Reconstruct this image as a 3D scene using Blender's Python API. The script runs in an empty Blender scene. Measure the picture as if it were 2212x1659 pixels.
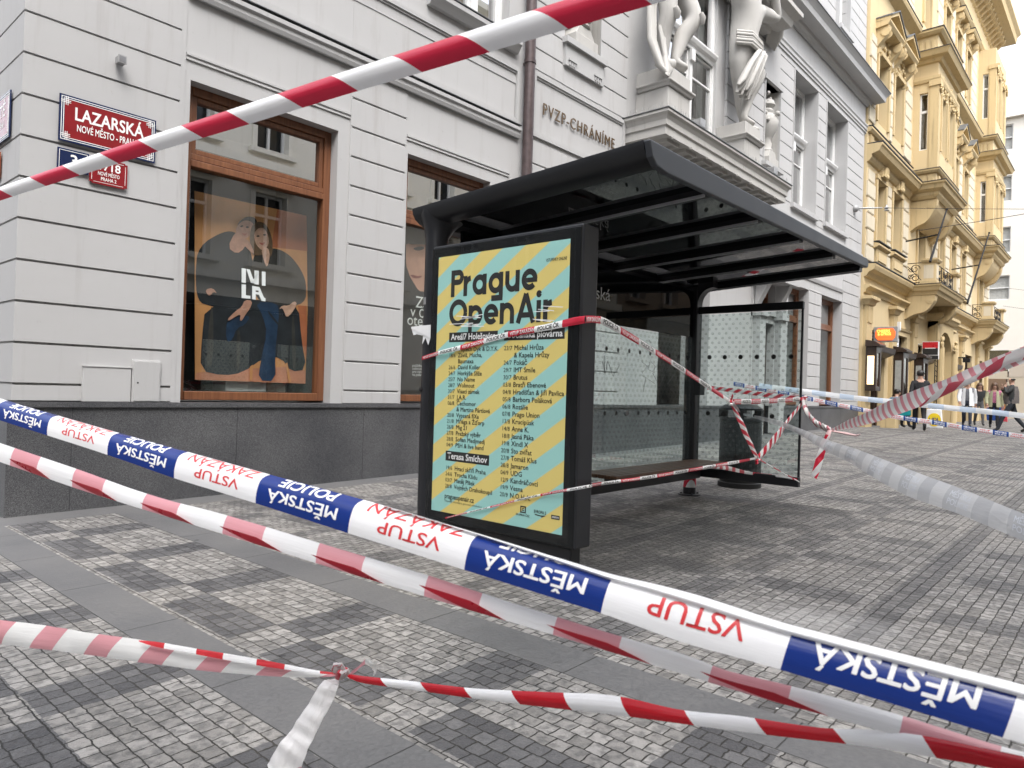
import bpy, bmesh, math, random
from mathutils import Vector, Matrix

random.seed(7)
SC = bpy.context.scene
COL = SC.collection
PI = math.pi
R = math.radians

# ------------------------------------------------------------------ camera
# X runs along the facades (away to the right), Y from the street to the facades, Z up; eye level is z = 0
AX_R = Vector((0.65974, -0.75091, 0.02963))
AX_D = Vector((0.02530, -0.01721, -0.99953))
AX_F = Vector((0.75107, 0.66018, 0.00764))
FOC, CX, CY = 1540.15, 1106.0, 829.5          # focal length and centre for a 2212 x 1659 picture
cam = bpy.data.cameras.new('camera')
cam.sensor_width = 36.0
cam.lens = FOC / 2212 * 36.0
cam.clip_start, cam.clip_end = 0.05, 2000
cam.dof.use_dof = True
cam.dof.focus_distance = 4.6
cam.dof.aperture_fstop = 9.0
cam_o = bpy.data.objects.new('camera', cam)
COL.objects.link(cam_o)
m3 = Matrix((AX_R, -AX_D, -AX_F)).transposed()
cam_o.matrix_world = m3.to_4x4()
SC.camera = cam_o

# ------------------------------------------------------------------ light
SUN_EL, SUN_AZ = R(57), R(-122)               # overcast: a broad soft sun from the street side
world = bpy.data.worlds.new('World')
SC.world = world
world.use_nodes = True
wn, wl = world.node_tree.nodes, world.node_tree.links
bg = wn['Background']
sky = wn.new('ShaderNodeTexSky')
sky.sky_type = 'NISHITA'
sky.sun_disc = False
sky.sun_elevation = SUN_EL
sky.sun_rotation = PI / 2 - SUN_AZ
sky.air_density, sky.dust_density, sky.ozone_density = 1.0, 3.0, 1.0
hs = wn.new('ShaderNodeHueSaturation')
hs.inputs['Saturation'].default_value = 0.30
wl.new(sky.outputs[0], hs.inputs['Color'])
wl.new(hs.outputs[0], bg.inputs['Color'])
bg.inputs['Strength'].default_value = 0.15
sun = bpy.data.lights.new('sun', 'SUN')
sun.energy = 0.5
sun.angle = R(35)
sun.color = (1.0, 0.975, 0.945)
sun_o = bpy.data.objects.new('sun', sun)
COL.objects.link(sun_o)
sd = Vector((math.cos(SUN_EL) * math.cos(SUN_AZ), math.cos(SUN_EL) * math.sin(SUN_AZ), math.sin(SUN_EL)))
sun_o.rotation_euler = sd.to_track_quat('Z', 'Y').to_euler()
vs = SC.view_settings
vs.view_transform, vs.look, vs.gamma, vs.use_curve_mapping = 'Standard', 'None', 1.0, False
vs.exposure = 2.0
SC.render.engine = 'CYCLES'
SC.cycles.max_bounces = 8
SC.cycles.transparent_max_bounces = 16
SC.cycles.caustics_reflective = False
SC.cycles.caustics_refractive = False
SC.cycles.sample_clamp_indirect = 6.0
SC.cycles.use_denoising = True

# ------------------------------------------------------------------ helpers
def ray(x, y):
    return AX_R * ((x - CX) / FOC) + AX_D * ((y - CY) / FOC) + AX_F
def at(x, y, d):
    return ray(x, y) * d
def on_x(x, y, X):
    v = ray(x, y); return v * (X / v.x)
def on_y(x, y, Y):
    v = ray(x, y); return v * (Y / v.y)
GP = ((-60.0, -2.0), (22.0, -0.861), (33.0, -0.93), (60.0, -1.01), (160.0, -1.01))
def gz(x):
    for (a, za), (b, zb) in zip(GP, GP[1:]):
        if x <= b:
            return za + (zb - za) * (x - a) / (b - a)
    return GP[-1][1]

def tag(o, label=None, cat=None, group=None, kind=None):
    if label: o['label'] = label
    if cat: o['category'] = cat
    if group: o['group'] = group
    if kind: o['kind'] = kind
    return o
def thing(name, label, cat, loc=(0, 0, 0), group=None, rz=0.0):
    o = bpy.data.objects.new(name, None)
    COL.objects.link(o)
    o.location = loc
    o.rotation_euler = (0, 0, rz)
    o.empty_display_size = 0.2
    return tag(o, label, cat, group)

class MB:
    """collects faces and links them as ONE mesh object"""
    def __init__(self):
        self.v, self.f, self.m, self.uv = [], [], [], {}
    def add(self, vs_, fs, m=0):
        n = len(self.v)
        self.v.extend(Vector(p) for p in vs_)
        for f in fs:
            self.f.append([i + n for i in f]); self.m.append(m)
        return n
    def box(self, x0, x1, y0, y1, z0, z1, m=0):
        if x1 < x0: x0, x1 = x1, x0
        if y1 < y0: y0, y1 = y1, y0
        if z1 < z0: z0, z1 = z1, z0
        self.add([(x0, y0, z0), (x1, y0, z0), (x1, y1, z0), (x0, y1, z0), (x0, y0, z1), (x1, y0, z1), (x1, y1, z1), (x0, y1, z1)],
                 [(0, 3, 2, 1), (4, 5, 6, 7), (0, 1, 5, 4), (1, 2, 6, 5), (2, 3, 7, 6), (3, 0, 4, 7)], m)
        return self
    def quad(self, a, b, c, d, m=0):
        self.add([a, b, c, d], [(0, 1, 2, 3)], m); return self
    def prism(self, pts, axis, a0, a1, m=0):
        """pts in the plane across axis: x -> (y,z), y -> (x,z), z -> (x,y)"""
        def P(p, a):
            return {'x': (a, p[0], p[1]), 'y': (p[0], a, p[1]), 'z': (p[0], p[1], a)}[axis]
        n = len(pts)
        self.add([P(p, a0) for p in pts] + [P(p, a1) for p in pts],
                 [tuple(range(n))[::-1], tuple(range(n, 2 * n))] + [(i, (i + 1) % n, n + (i + 1) % n, n + i) for i in range(n)], m)
        return self
    def tube(self, pts, r, n=8, m=0, closed=False, flat=1.0):
        pts = [Vector(p) for p in pts]
        k = len(pts)
        rs = r if isinstance(r, (list, tuple)) else [r] * k
        up = None; base = len(self.v); vs_ = []
        for i, p in enumerate(pts):
            t = (pts[(i + 1) % k] - pts[i - 1]) if closed else (pts[min(i + 1, k - 1)] - pts[max(i - 1, 0)])
            t.normalize()
            if up is None:
                up = Vector((0, 0, 1)) if abs(t.z) < 0.9 else Vector((1, 0, 0))
            a = t.cross(up)
            if a.length < 1e-6: a = t.cross(Vector((0.3, 0.8, 0.1)))
            a.normalize(); b = a.cross(t); up = b
            for j in range(n):
                w = 2 * PI * j / n
                vs_.append(p + a * (math.cos(w) * rs[i]) + b * (math.sin(w) * rs[i] * flat))
        fs = []
        for i in range(k if closed else k - 1):
            for j in range(n):
                fs.append((i * n + j, i * n + (j + 1) % n, ((i + 1) % k) * n + (j + 1) % n, ((i + 1) % k) * n + j))
        if not closed:
            fs.append(tuple(range(n))[::-1]); fs.append(tuple((k - 1) * n + j for j in range(n)))
        self.add(vs_, fs, m); return self
    def lathe(self, prof, c=(0, 0, 0), n=20, m=0):
        vs_ = [(c[0] + r * math.cos(2 * PI * j / n), c[1] + r * math.sin(2 * PI * j / n), c[2] + z) for r, z in prof for j in range(n)]
        k = len(prof)
        fs = [(i * n + j, i * n + (j + 1) % n, (i + 1) * n + (j + 1) % n, (i + 1) * n + j) for i in range(k - 1) for j in range(n)]
        fs.append(tuple(range(n))[::-1]); fs.append(tuple((k - 1) * n + j for j in range(n)))
        self.add(vs_, fs, m); return self
    def ball(self, c, r, n=10, k=7, m=0):
        r = r if isinstance(r, (list, tuple)) else (r, r, r)
        vs_ = [(c[0], c[1], c[2] - r[2])]
        for i in range(1, k):
            a = -PI / 2 + PI * i / k
            for j in range(n):
                w = 2 * PI * j / n
                vs_.append((c[0] + r[0] * math.cos(a) * math.cos(w), c[1] + r[1] * math.cos(a) * math.sin(w), c[2] + r[2] * math.sin(a)))
        vs_.append((c[0], c[1], c[2] + r[2]))
        fs = [(0, 1 + (j + 1) % n, 1 + j) for j in range(n)]
        for i in range(k - 2):
            for j in range(n):
                fs.append((1 + i * n + j, 1 + i * n + (j + 1) % n, 1 + (i + 1) * n + (j + 1) % n, 1 + (i + 1) * n + j))
        L = len(vs_) - 1
        fs += [(L, 1 + (k - 2) * n + j, 1 + (k - 2) * n + (j + 1) % n) for j in range(n)]
        self.add(vs_, fs, m); return self
    def sweep(self, prof, path, m=0, caps=True):
        """moulding: prof = [(out, z)] closed, carried along a plan path; 'out' points to the right of travel"""
        k = len(path); n = len(prof); vs_ = []
        P = [Vector((p[0], p[1])) for p in path]
        for i in range(k):
            ds = []
            if i > 0: ds.append((P[i] - P[i - 1]).normalized())
            if i < k - 1: ds.append((P[i + 1] - P[i]).normalized())
            ns = [Vector((d.y, -d.x)) for d in ds]
            nn = ns[0] if len(ns) == 1 else (ns[0] + ns[1]) / max(0.2, 1 + ns[0].dot(ns[1]))
            for o, z in prof:
                q = P[i] + nn * o
                vs_.append((q.x, q.y, z))
        fs = [(i * n + j, i * n + (j + 1) % n, (i + 1) * n + (j + 1) % n, (i + 1) * n + j) for i in range(k - 1) for j in range(n)]
        if caps:
            fs.append(tuple(range(n))[::-1]); fs.append(tuple((k - 1) * n + j for j in range(n)))
        self.add(vs_, fs, m); return self
    def build(self, name, mats, parent=None, bevel=0.0, smooth=None):
        me = bpy.data.meshes.new(name)
        me.from_pydata([tuple(p) for p in self.v], [], self.f)
        for q in (mats if isinstance(mats, (list, tuple)) else [mats]):
            me.materials.append(q)
        me.polygons.foreach_set('material_index', self.m)
        if self.uv:
            ul = me.uv_layers.new(name='tape')
            for l in me.loops:
                ul.data[l.index].uv = self.uv.get(l.vertex_index, (0, 0))
        me.update()
        if smooth is None or smooth == 0:
            bm = bmesh.new(); bm.from_mesh(me)
            bmesh.ops.recalc_face_normals(bm, faces=bm.faces)
            bm.to_mesh(me); bm.free()
        if smooth is not None:
            me.shade_smooth()
            if smooth: me.set_sharp_from_angle(angle=R(smooth))
        o = bpy.data.objects.new(name, me)
        COL.objects.link(o)
        if parent is not None:
            o.parent = parent
            o.matrix_parent_inverse = Matrix.Translation(parent.location).inverted() if parent.rotation_euler.z == 0 else Matrix.Identity(4)
        if bevel:
            b = o.modifiers.new('bevel', 'BEVEL')
            b.width, b.segments, b.limit_method, b.angle_limit = bevel, 2, 'ANGLE', R(40)
        return o

class Cur:
    """writes into the part being built, with a fixed material slot"""
    mb = None
    def __init__(self, m): self.m = m
    def __getattr__(self, name):
        fn = getattr(Cur.mb, name)
        return lambda *a, **k: fn(*a, **dict(k, m=self.m))
def open_part(): Cur.mb = MB()
def close_part(name, mats, parent, **k):
    o = Cur.mb.build(name, mats, parent, **k) if Cur.mb.f else None
    Cur.mb = MB(); return o

def text_shape(s, size=1.0, bold=0.0, res=4, sx=1.0, gap=1.0):
    """letters as flat faces: list of (x, y, layer), faces, width"""
    c = bpy.data.curves.new('letters', 'FONT')
    c.body, c.size, c.resolution_u, c.space_character = s, size, res, gap
    c.fill_mode = 'FRONT'
    o = bpy.data.objects.new('letters', c)
    me = o.to_mesh()
    vv = [(v.co.x * sx, v.co.y) for v in me.vertices]
    ff = [tuple(p.vertices) for p in me.polygons]
    o.to_mesh_clear(); bpy.data.objects.remove(o); bpy.data.curves.remove(c)
    w = max(p[0] for p in vv) if vv else 0
    V, F = [], []
    offs = [(0, 0)] if not bold else [(bold * size * math.cos(a), bold * size * math.sin(a)) for a in [PI / 3 * i for i in range(6)]]
    for k, (dx, dy) in enumerate(offs):
        n = len(V)
        V += [(x + dx, y + dy, k) for x, y in vv]
        F += [tuple(i + n for i in f) for f in ff]
    return V, F, w
def put_text(mb, s, org, ex, ey, size, m=0, bold=0.0, sx=1.0, center=False, lift=0.0008, res=4, width=None, gap=1.0):
    ex, ey = Vector(ex), Vector(ey); nz = ex.cross(ey)
    V, F, w = text_shape(s, size, bold, res, sx, gap)
    if width:
        k = width / w; V = [(x * k, y, l) for x, y, l in V]; w = width
    o = Vector(org) - (ex * (w / 2) if center else Vector((0, 0, 0)))
    mb.add([o + ex * x + ey * y + nz * (lift + l * 0.00006) for x, y, l in V], F, m)
CAP = 0.682                                     # capital height of the built-in letters at size 1

# ------------------------------------------------------------------ materials
def nodes(name):
    m = bpy.data.materials.new(name)
    m.use_nodes = True
    return m, m.node_tree.nodes, m.node_tree.links, m.node_tree.nodes['Principled BSDF']
def rgb(c): return (c[0], c[1], c[2], 1.0)
def noise(n, l, vec, scale, detail=4.0, rough=0.55):
    t = n.new('ShaderNodeTexNoise')
    t.inputs['Scale'].default_value, t.inputs['Detail'].default_value, t.inputs['Roughness'].default_value = scale, detail, rough
    l.new(vec, t.inputs['Vector']); return t
def ramp(n, l, fac, stops):
    r = n.new('ShaderNodeValToRGB')
    e = r.color_ramp.elements
    while len(e) < len(stops): e.new(0.5)
    for q, (p, c) in zip(e, stops):
        q.position, q.color = p, rgb(c)
    l.new(fac, r.inputs[0]); return r
def mixc(n, l, fac, a, b, mode='MIX'):
    x = n.new('ShaderNodeMix'); x.data_type = 'RGBA'; x.blend_type = mode
    for s, v in ((0, fac), (6, a), (7, b)):
        if hasattr(v, 'is_linked'): l.new(v, x.inputs[s])
        elif s == 0: x.inputs[0].default_value = v
        else: x.inputs[s].default_value = rgb(v)
    return x.outputs[2]
def mth(n, l, op, *a):
    x = n.new('ShaderNodeMath'); x.operation = op
    for i, v in enumerate(a):
        if hasattr(v, 'is_linked'): l.new(v, x.inputs[i])
        else: x.inputs[i].default_value = v
    return x.outputs[0]
def bump(n, l, h, strength, dist, b):
    x = n.new('ShaderNodeBump')
    x.inputs['Strength'].default_value, x.inputs['Distance'].default_value = strength, dist
    l.new(h, x.inputs['Height']); l.new(x.outputs[0], b.inputs['Normal']); return x
def pos(n): return n.new('ShaderNodeNewGeometry').outputs['Position']

def plain(name, c, rough=0.5, metal=0.0, var=0.12, scale=9.0, bmp=0.0, bscale=120.0, spec=0.5, coat=0.0):
    """a paint, metal or cloth with faint wear: mottling in colour and gloss"""
    m, n, l, b = nodes(name)
    p = pos(n)
    t = noise(n, l, p, scale, 5.0)
    lo = tuple(max(0, x * (1 - var)) for x in c); hi = tuple(min(1, x * (1 + var)) for x in c)
    r = ramp(n, l, t.outputs['Fac'], [(0.3, lo), (0.7, hi)])
    l.new(r.outputs[0], b.inputs['Base Color'])
    l.new(mth(n, l, 'MULTIPLY_ADD', t.outputs['Fac'], 0.25, max(0.02, rough - 0.12)), b.inputs['Roughness'])
    b.inputs['Metallic'].default_value = metal
    b.inputs['Specular IOR Level'].default_value = spec
    b.inputs['Coat Weight'].default_value = coat
    if bmp:
        t2 = noise(n, l, p, bscale, 3.0)
        bump(n, l, t2.outputs['Fac'], bmp, 0.004, b)
    return m

def plaster(name, c, dirt=(0.42, 0.40, 0.37), amount=0.35, streak=True):
    """painted render: soft patches, thin rain streaks, fine grain"""
    m, n, l, b = nodes(name)
    p = pos(n)
    a = noise(n, l, p, 0.9, 6.0, 0.6)
    base = ramp(n, l, a.outputs['Fac'], [(0.3, tuple(x * 0.95 for x in c)), (0.7, c)])
    mp = n.new('ShaderNodeMapping'); mp.inputs['Scale'].default_value = (5.0, 5.0, 0.35)
    l.new(p, mp.inputs['Vector'])
    s = noise(n, l, mp.outputs[0], 1.6, 6.0, 0.65)
    f = mth(n, l, 'MULTIPLY', ramp(n, l, s.outputs['Fac'], [(0.55, (0, 0, 0)), (0.8, (1, 1, 1))]).outputs[0], amount if streak else 0.0)
    sp = noise(n, l, p, 14.0, 3.0, 0.7)
    g = mth(n, l, 'MULTIPLY', ramp(n, l, sp.outputs['Fac'], [(0.68, (0, 0, 0)), (0.78, (1, 1, 1))]).outputs[0], amount * 0.6)
    col = mixc(n, l, f, base.outputs[0], dirt)
    col = mixc(n, l, g, col, dirt)
    l.new(col, b.inputs['Base Color'])
    b.inputs['Roughness'].default_value = 0.85
    b.inputs['Specular IOR Level'].default_value = 0.25
    fine = noise(n, l, p, 160.0, 4.0)
    und = noise(n, l, p, 5.0, 3.0)
    h = mth(n, l, 'MULTIPLY_ADD', und.outputs['Fac'], 2.0, fine.outputs['Fac'])
    bump(n, l, h, 0.22, 0.004, b)
    return m

def wood(name, c1, c2, rough=0.4, vert=True, scale=3.0):
    m, n, l, b = nodes(name)
    mp = n.new('ShaderNodeMapping')
    mp.inputs['Scale'].default_value = (14, 14, 0.7) if vert else (0.7, 14, 14)
    l.new(pos(n), mp.inputs['Vector'])
    t = noise(n, l, mp.outputs[0], scale, 7.0, 0.62)
    r = ramp(n, l, t.outputs['Fac'], [(0.3, c1), (0.7, c2)])
    l.new(r.outputs[0], b.inputs['Base Color'])
    b.inputs['Roughness'].default_value = rough
    bump(n, l, t.outputs['Fac'], 0.15, 0.003, b)
    return m

def glass(name, tint=(1, 1, 1), ior=1.6, rough=0.0, dots=None):
    """clear pane: what lies behind shows through, the surface mirrors by angle; optional printed dots"""
    m, n, l, b = nodes(name)
    out = n['Material Output']
    tr = n.new('ShaderNodeBsdfTransparent'); tr.inputs[0].default_value = rgb(tint)
    gl = n.new('ShaderNodeBsdfGlossy'); gl.inputs['Roughness'].default_value = rough
    gl.inputs['Color'].default_value = (1, 1, 1, 1)
    lw = n.new('ShaderNodeLayerWeight'); lw.inputs['Blend'].default_value = 0.5
    f0 = ((ior - 1) / (ior + 1)) ** 2
    fres = mth(n, l, 'MULTIPLY_ADD', mth(n, l, 'POWER', lw.outputs['Facing'], 5.0), 1 - f0, f0)
    mx = n.new('ShaderNodeMixShader')
    l.new(fres, mx.inputs[0]); l.new(tr.outputs[0], mx.inputs[1]); l.new(gl.outputs[0], mx.inputs[2])
    last = mx.outputs[0]
    if dots:
        p = pos(n)
        sep = n.new('ShaderNodeSeparateXYZ'); l.new(p, sep.inputs[0])
        # printed ring pattern, 5.5 cm apart, shifted every other row
        a = sep.outputs['X'] if dots == 'x' else sep.outputs['Y']
        row = mth(n, l, 'FLOOR', mth(n, l, 'DIVIDE', sep.outputs['Z'], 0.048))
        odd = mth(n, l, 'MULTIPLY', mth(n, l, 'FRACT', mth(n, l, 'MULTIPLY', row, 0.5)), 0.075)
        fa = mth(n, l, 'SUBTRACT', mth(n, l, 'FRACT', mth(n, l, 'DIVIDE', mth(n, l, 'ADD', a, odd), 0.075)), 0.5)
        fz = mth(n, l, 'SUBTRACT', mth(n, l, 'FRACT', mth(n, l, 'DIVIDE', sep.outputs['Z'], 0.048)), 0.5)
        d2 = mth(n, l, 'SQRT', mth(n, l, 'ADD', mth(n, l, 'POWER', mth(n, l, 'MULTIPLY', fa, 0.075), 2.0), mth(n, l, 'POWER', mth(n, l, 'MULTIPLY', fz, 0.048), 2.0)))
        ring = mth(n, l, 'MULTIPLY', mth(n, l, 'LESS_THAN', d2, 0.0125), mth(n, l, 'GREATER_THAN', d2, 0.0062))
        df = n.new('ShaderNodeBsdfDiffuse'); df.inputs[0].default_value = (0.33, 0.33, 0.33, 1)
        dirt = noise(n, l, p, 3.0, 6.0, 0.7)
        veil = mth(n, l, 'MULTIPLY', ramp(n, l, dirt.outputs['Fac'], [(0.45, (0, 0, 0)), (0.75, (1, 1, 1))]).outputs[0], 0.05)
        fac = mth(n, l, 'MAXIMUM', mth(n, l, 'MULTIPLY', ring, 0.27), veil)
        m2 = n.new('ShaderNodeMixShader')
        l.new(fac, m2.inputs[0]); l.new(last, m2.inputs[1]); l.new(df.outputs[0], m2.inputs[2])
        last = m2.outputs[0]
    l.new(last, out.inputs['Surface'])
    return m

def emit(name, c, s):
    m, n, l, b = nodes(name)
    b.inputs['Base Color'].default_value = rgb(c)
    b.inputs['Emission Color'].default_value = rgb(c)
    b.inputs['Emission Strength'].default_value = s
    return m

def tape_mat(name, red, white, period, duty=0.5, slant=0.0, trans=0.35, gloss=0.32, phase=0.0, alpha=1.0, wrinkle=0.35):
    """thin plastic film; UV x = metres along the tape, UV y = 0..1 across"""
    m, n, l, b = nodes(name)
    uv = n.new('ShaderNodeUVMap'); uv.uv_map = 'tape'
    sep = n.new('ShaderNodeSeparateXYZ'); l.new(uv.outputs[0], sep.inputs[0])
    q = mth(n, l, 'MULTIPLY_ADD', sep.outputs['Y'], slant, mth(n, l, 'MULTIPLY_ADD', sep.outputs['X'], 1.0 / period, phase))
    on = mth(n, l, 'LESS_THAN', mth(n, l, 'FRACT', q), duty)
    col = mixc(n, l, on, white, red)
    l.new(col, b.inputs['Base Color'])
    b.inputs['Roughness'].default_value = gloss
    p = pos(n)
    mp = n.new('ShaderNodeMapping'); mp.inputs['Scale'].default_value = (1, 1, 1)
    cv = n.new('ShaderNodeCombineXYZ'); l.new(mth(n, l, 'MULTIPLY', sep.outputs['X'], 5.0), cv.inputs[0]); l.new(mth(n, l, 'MULTIPLY', sep.outputs['Y'], 3.0), cv.inputs[1])
    wv = noise(n, l, cv.outputs[0], 1.4, 4.0, 0.6)
    bump(n, l, wv.outputs['Fac'], wrinkle, 0.012, b)
    t = n.new('ShaderNodeBsdfTranslucent'); l.new(col, t.inputs[0])
    mx = n.new('ShaderNodeMixShader'); mx.inputs[0].default_value = trans
    l.new(b.outputs[0], mx.inputs[1]); l.new(t.outputs[0], mx.inputs[2])
    last = mx.outputs[0]
    if alpha < 1:
        tr = n.new('ShaderNodeBsdfTransparent')
        m2 = n.new('ShaderNodeMixShader'); m2.inputs[0].default_value = alpha
        l.new(tr.outputs[0], m2.inputs[1]); l.new(last, m2.inputs[2]); last = m2.outputs[0]
    l.new(last, n['Material Output'].inputs['Surface'])
    return m

def paving():
    """mosaic of split granite setts: slab strips, light fields and dark bars on a 1.03 x 0.96 m grid; turned by 90 degrees further right"""
    m, n, l, b = nodes('mosaic_paving')
    p = pos(n)
    M = lambda op, *a: mth(n, l, op, *a)
    sep = n.new('ShaderNodeSeparateXYZ'); l.new(p, sep.inputs[0])
    X, Y = sep.outputs['X'], sep.outputs['Y']
    jit = noise(n, l, p, 20.0, 2.0)
    js = n.new('ShaderNodeSeparateColor'); l.new(jit.outputs['Color'], js.inputs[0])
    jx = M('MULTIPLY_ADD', M('SUBTRACT', js.outputs[0], 0.5), 0.018, X)
    jy = M('MULTIPLY_ADD', M('SUBTRACT', js.outputs[1], 0.5), 0.018, Y)
    def between(v, a, c): return M('MULTIPLY', M('GREATER_THAN', v, a), M('LESS_THAN', v, c))
    def fr(v, o, per): return M('MULTIPLY', M('FRACT', M('DIVIDE', M('SUBTRACT', v, o), per)), per)
    snap = lambda v: v
    zone2 = M('GREATER_THAN', X, 2.565)
    # zone 1 (near the left): slab strips along Y
    u = fr(jx, 1.285, 1.03); w = fr(jy, 0.95, 0.96)          # w: light small 0..0.25 of the bars' rhythm
    slab1 = M('LESS_THAN', fr(X, 1.285, 1.03), 0.255)
    alt1 = between(u, 0.29, 0.535)
    big1 = M('GREATER_THAN', u, 0.535)
    barw = between(w, 0.90 - 0.05, 0.96); barw = M('MAXIMUM', barw, M('LESS_THAN', w, 0.16))  # dark bar in big fields
    dark1 = M('MAXIMUM', M('MULTIPLY', alt1, M('SUBTRACT', 1.0, barw)), M('MULTIPLY', big1, barw))
    # zone 2: the same turned, dark course along X
    v2 = fr(jy, 0.80, 1.85); w2 = fr(jx, 4.13, 0.93)
    bar2 = M('LESS_THAN', w2, 0.25)
    course = between(v2, 0.095, 0.25)
    edge2 = M('MAXIMUM', M('LESS_THAN', v2, 0.095), between(v2, 0.25, 0.335))
    alt2 = between(v2, 0.95, 1.18)
    big2 = M('MAXIMUM', between(v2, 0.335, 0.95), M('GREATER_THAN', v2, 1.18))
    dark2 = M('MAXIMUM', course, M('MAXIMUM', M('MULTIPLY', alt2, M('SUBTRACT', 1.0, bar2)), M('MULTIPLY', big2, bar2)))
    dark = M('ADD', M('MULTIPLY', dark1, M('SUBTRACT', 1.0, zone2)), M('MULTIPLY', dark2, zone2))
    slab = M('MULTIPLY', slab1, M('SUBTRACT', 1.0, zone2))
    wallslab = M('GREATER_THAN', Y, 6.42)
    slab = M('MAXIMUM', slab, wallslab)
    # setts
    def bricks(vec, w_, h_, mortar, off=0.5):
        t = n.new('ShaderNodeTexBrick')
        t.offset = off
        t.inputs['Scale'].default_value = 1.0
        t.inputs['Brick Width'].default_value, t.inputs['Row Height'].default_value = w_, h_
        t.inputs['Mortar Size'].default_value, t.inputs['Mortar Smooth'].default_value = mortar, 0.5
        t.inputs['Color1'].default_value, t.inputs['Color2'].default_value, t.inputs['Mortar'].default_value = (0, 0, 0, 1), (1, 1, 1, 1), (0.5, 0.5, 0.5, 1)
        l.new(vec, t.inputs['Vector']); return t
    def cvec(a, c):
        x = n.new('ShaderNodeCombineXYZ'); l.new(a, x.inputs[0]); l.new(c, x.inputs[1]); return x.outputs[0]
    b1 = bricks(cvec(jy, jx), 0.069, 0.065, 0.0030)
    b2 = bricks(cvec(jx, jy), 0.064, 0.060, 0.0030)
    bs = bricks(cvec(Y, X), 0.86, 0.2575, 0.003, 0.35)
    bsw = bricks(cvec(X, Y), 0.9, 0.5, 0.003)
    rnd = mixc(n, l, zone2, b1.outputs['Color'], b2.outputs['Color'])
    rndv = n.new('ShaderNodeSeparateColor'); l.new(rnd, rndv.inputs[0]); rv = rndv.outputs[0]
    mort = M('ADD', M('MULTIPLY', b1.outputs['Fac'], M('SUBTRACT', 1.0, zone2)), M('MULTIPLY', b2.outputs['Fac'], zone2))
    smort = M('MULTIPLY', bs.outputs['Fac'], M('SUBTRACT', 1.0, wallslab))
    grit = noise(n, l, p, 55.0, 5.0, 0.62)
    pit = noise(n, l, p, 28.0, 3.0, 0.5)
    wide = noise(n, l, p, 0.8, 5.0, 0.6)
    light = ramp(n, l, rv, [(0.0, (0.175, 0.168, 0.158)), (1.0, (0.325, 0.314, 0.298))]).outputs[0]
    chip = ramp(n, l, pit.outputs['Fac'], [(0.38, (1, 1, 1)), (0.55, (0, 0, 0))]).outputs[0]
    light = mixc(n, l, M('MULTIPLY', chip, 0.6), light, (0.085, 0.084, 0.083))
    darkc = ramp(n, l, rv, [(0.0, (0.064, 0.063, 0.066)), (1.0, (0.132, 0.130, 0.131))]).outputs[0]
    darkc = mixc(n, l, M('MULTIPLY', chip, 0.3), darkc, (0.06, 0.06, 0.065))
    slabc = ramp(n, l, grit.outputs['Fac'], [(0.3, (0.092, 0.092, 0.094)), (0.7, (0.148, 0.148, 0.148))]).outputs[0]
    sett = mixc(n, l, M('MULTIPLY', dark, M('SUBTRACT', 1.0, M('MULTIPLY', zone2, 0.3))), light, darkc)
    joint = ramp(n, l, wide.outputs['Fac'], [(0.4, (0.02, 0.019, 0.017)), (0.65, (0.062, 0.056, 0.047))]).outputs[0]
    sett = mixc(n, l, mort, sett, joint)
    col = mixc(n, l, slab, sett, slabc)
    col = mixc(n, l, M('MULTIPLY', M('MULTIPLY', slab, smort), 0.9), col, (0.05, 0.05, 0.048))
    # wear: broad tone, a dark drip stain along the shelter, chalk dust on the right
    tone = ramp(n, l, wide.outputs['Fac'], [(0.3, (0.74, 0.74, 0.75)), (0.5, (0.98, 0.97, 0.96)), (0.7, (1.18, 1.15, 1.11))]).outputs[0]
    col = mixc(n, l, 1.0, col, tone, 'MULTIPLY')
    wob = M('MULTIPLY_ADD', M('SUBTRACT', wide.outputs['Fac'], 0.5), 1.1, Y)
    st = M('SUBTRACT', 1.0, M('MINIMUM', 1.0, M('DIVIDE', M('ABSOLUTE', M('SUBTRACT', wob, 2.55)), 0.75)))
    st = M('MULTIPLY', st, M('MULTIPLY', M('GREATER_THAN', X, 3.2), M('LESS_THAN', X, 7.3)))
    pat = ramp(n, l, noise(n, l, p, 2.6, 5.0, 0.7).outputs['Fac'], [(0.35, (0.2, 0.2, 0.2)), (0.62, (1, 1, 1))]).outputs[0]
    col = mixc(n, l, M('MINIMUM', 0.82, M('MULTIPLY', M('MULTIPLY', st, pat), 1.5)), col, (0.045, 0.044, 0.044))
    dx = M('DIVIDE', M('SUBTRACT', X, 3.7), 0.35); dy = M('DIVIDE', M('SUBTRACT', Y, 1.15), 0.55)
    ch = M('SUBTRACT', 1.0, M('MINIMUM', 1.0, M('SQRT', M('ADD', M('MULTIPLY', dx, dx), M('MULTIPLY', dy, dy)))))
    col = mixc(n, l, M('MULTIPLY', M('MULTIPLY', ch, pat), 0.7), col, (0.5, 0.49, 0.47))
    fl = n.new('ShaderNodeTexVoronoi'); fl.inputs['Scale'].default_value = 3.2; l.new(p, fl.inputs['Vector'])
    col = mixc(n, l, M('MULTIPLY', M('LESS_THAN', fl.outputs['Distance'], 0.018), 0.9), col, (0.62, 0.61, 0.58))
    gm = n.new('ShaderNodeTexVoronoi'); gm.inputs['Scale'].default_value = 2.1; l.new(p, gm.inputs['Vector'])
    col = mixc(n, l, M('MULTIPLY', M('LESS_THAN', gm.outputs['Distance'], 0.035), 0.75), col, (0.03, 0.03, 0.03))
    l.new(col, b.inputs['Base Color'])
    l.new(ramp(n, l, grit.outputs['Fac'], [(0.3, (0.5, 0.5, 0.5)), (0.7, (0.82, 0.82, 0.82))]).outputs[0], b.inputs['Roughness'])
    b.inputs['Specular IOR Level'].default_value = 0.4
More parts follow.
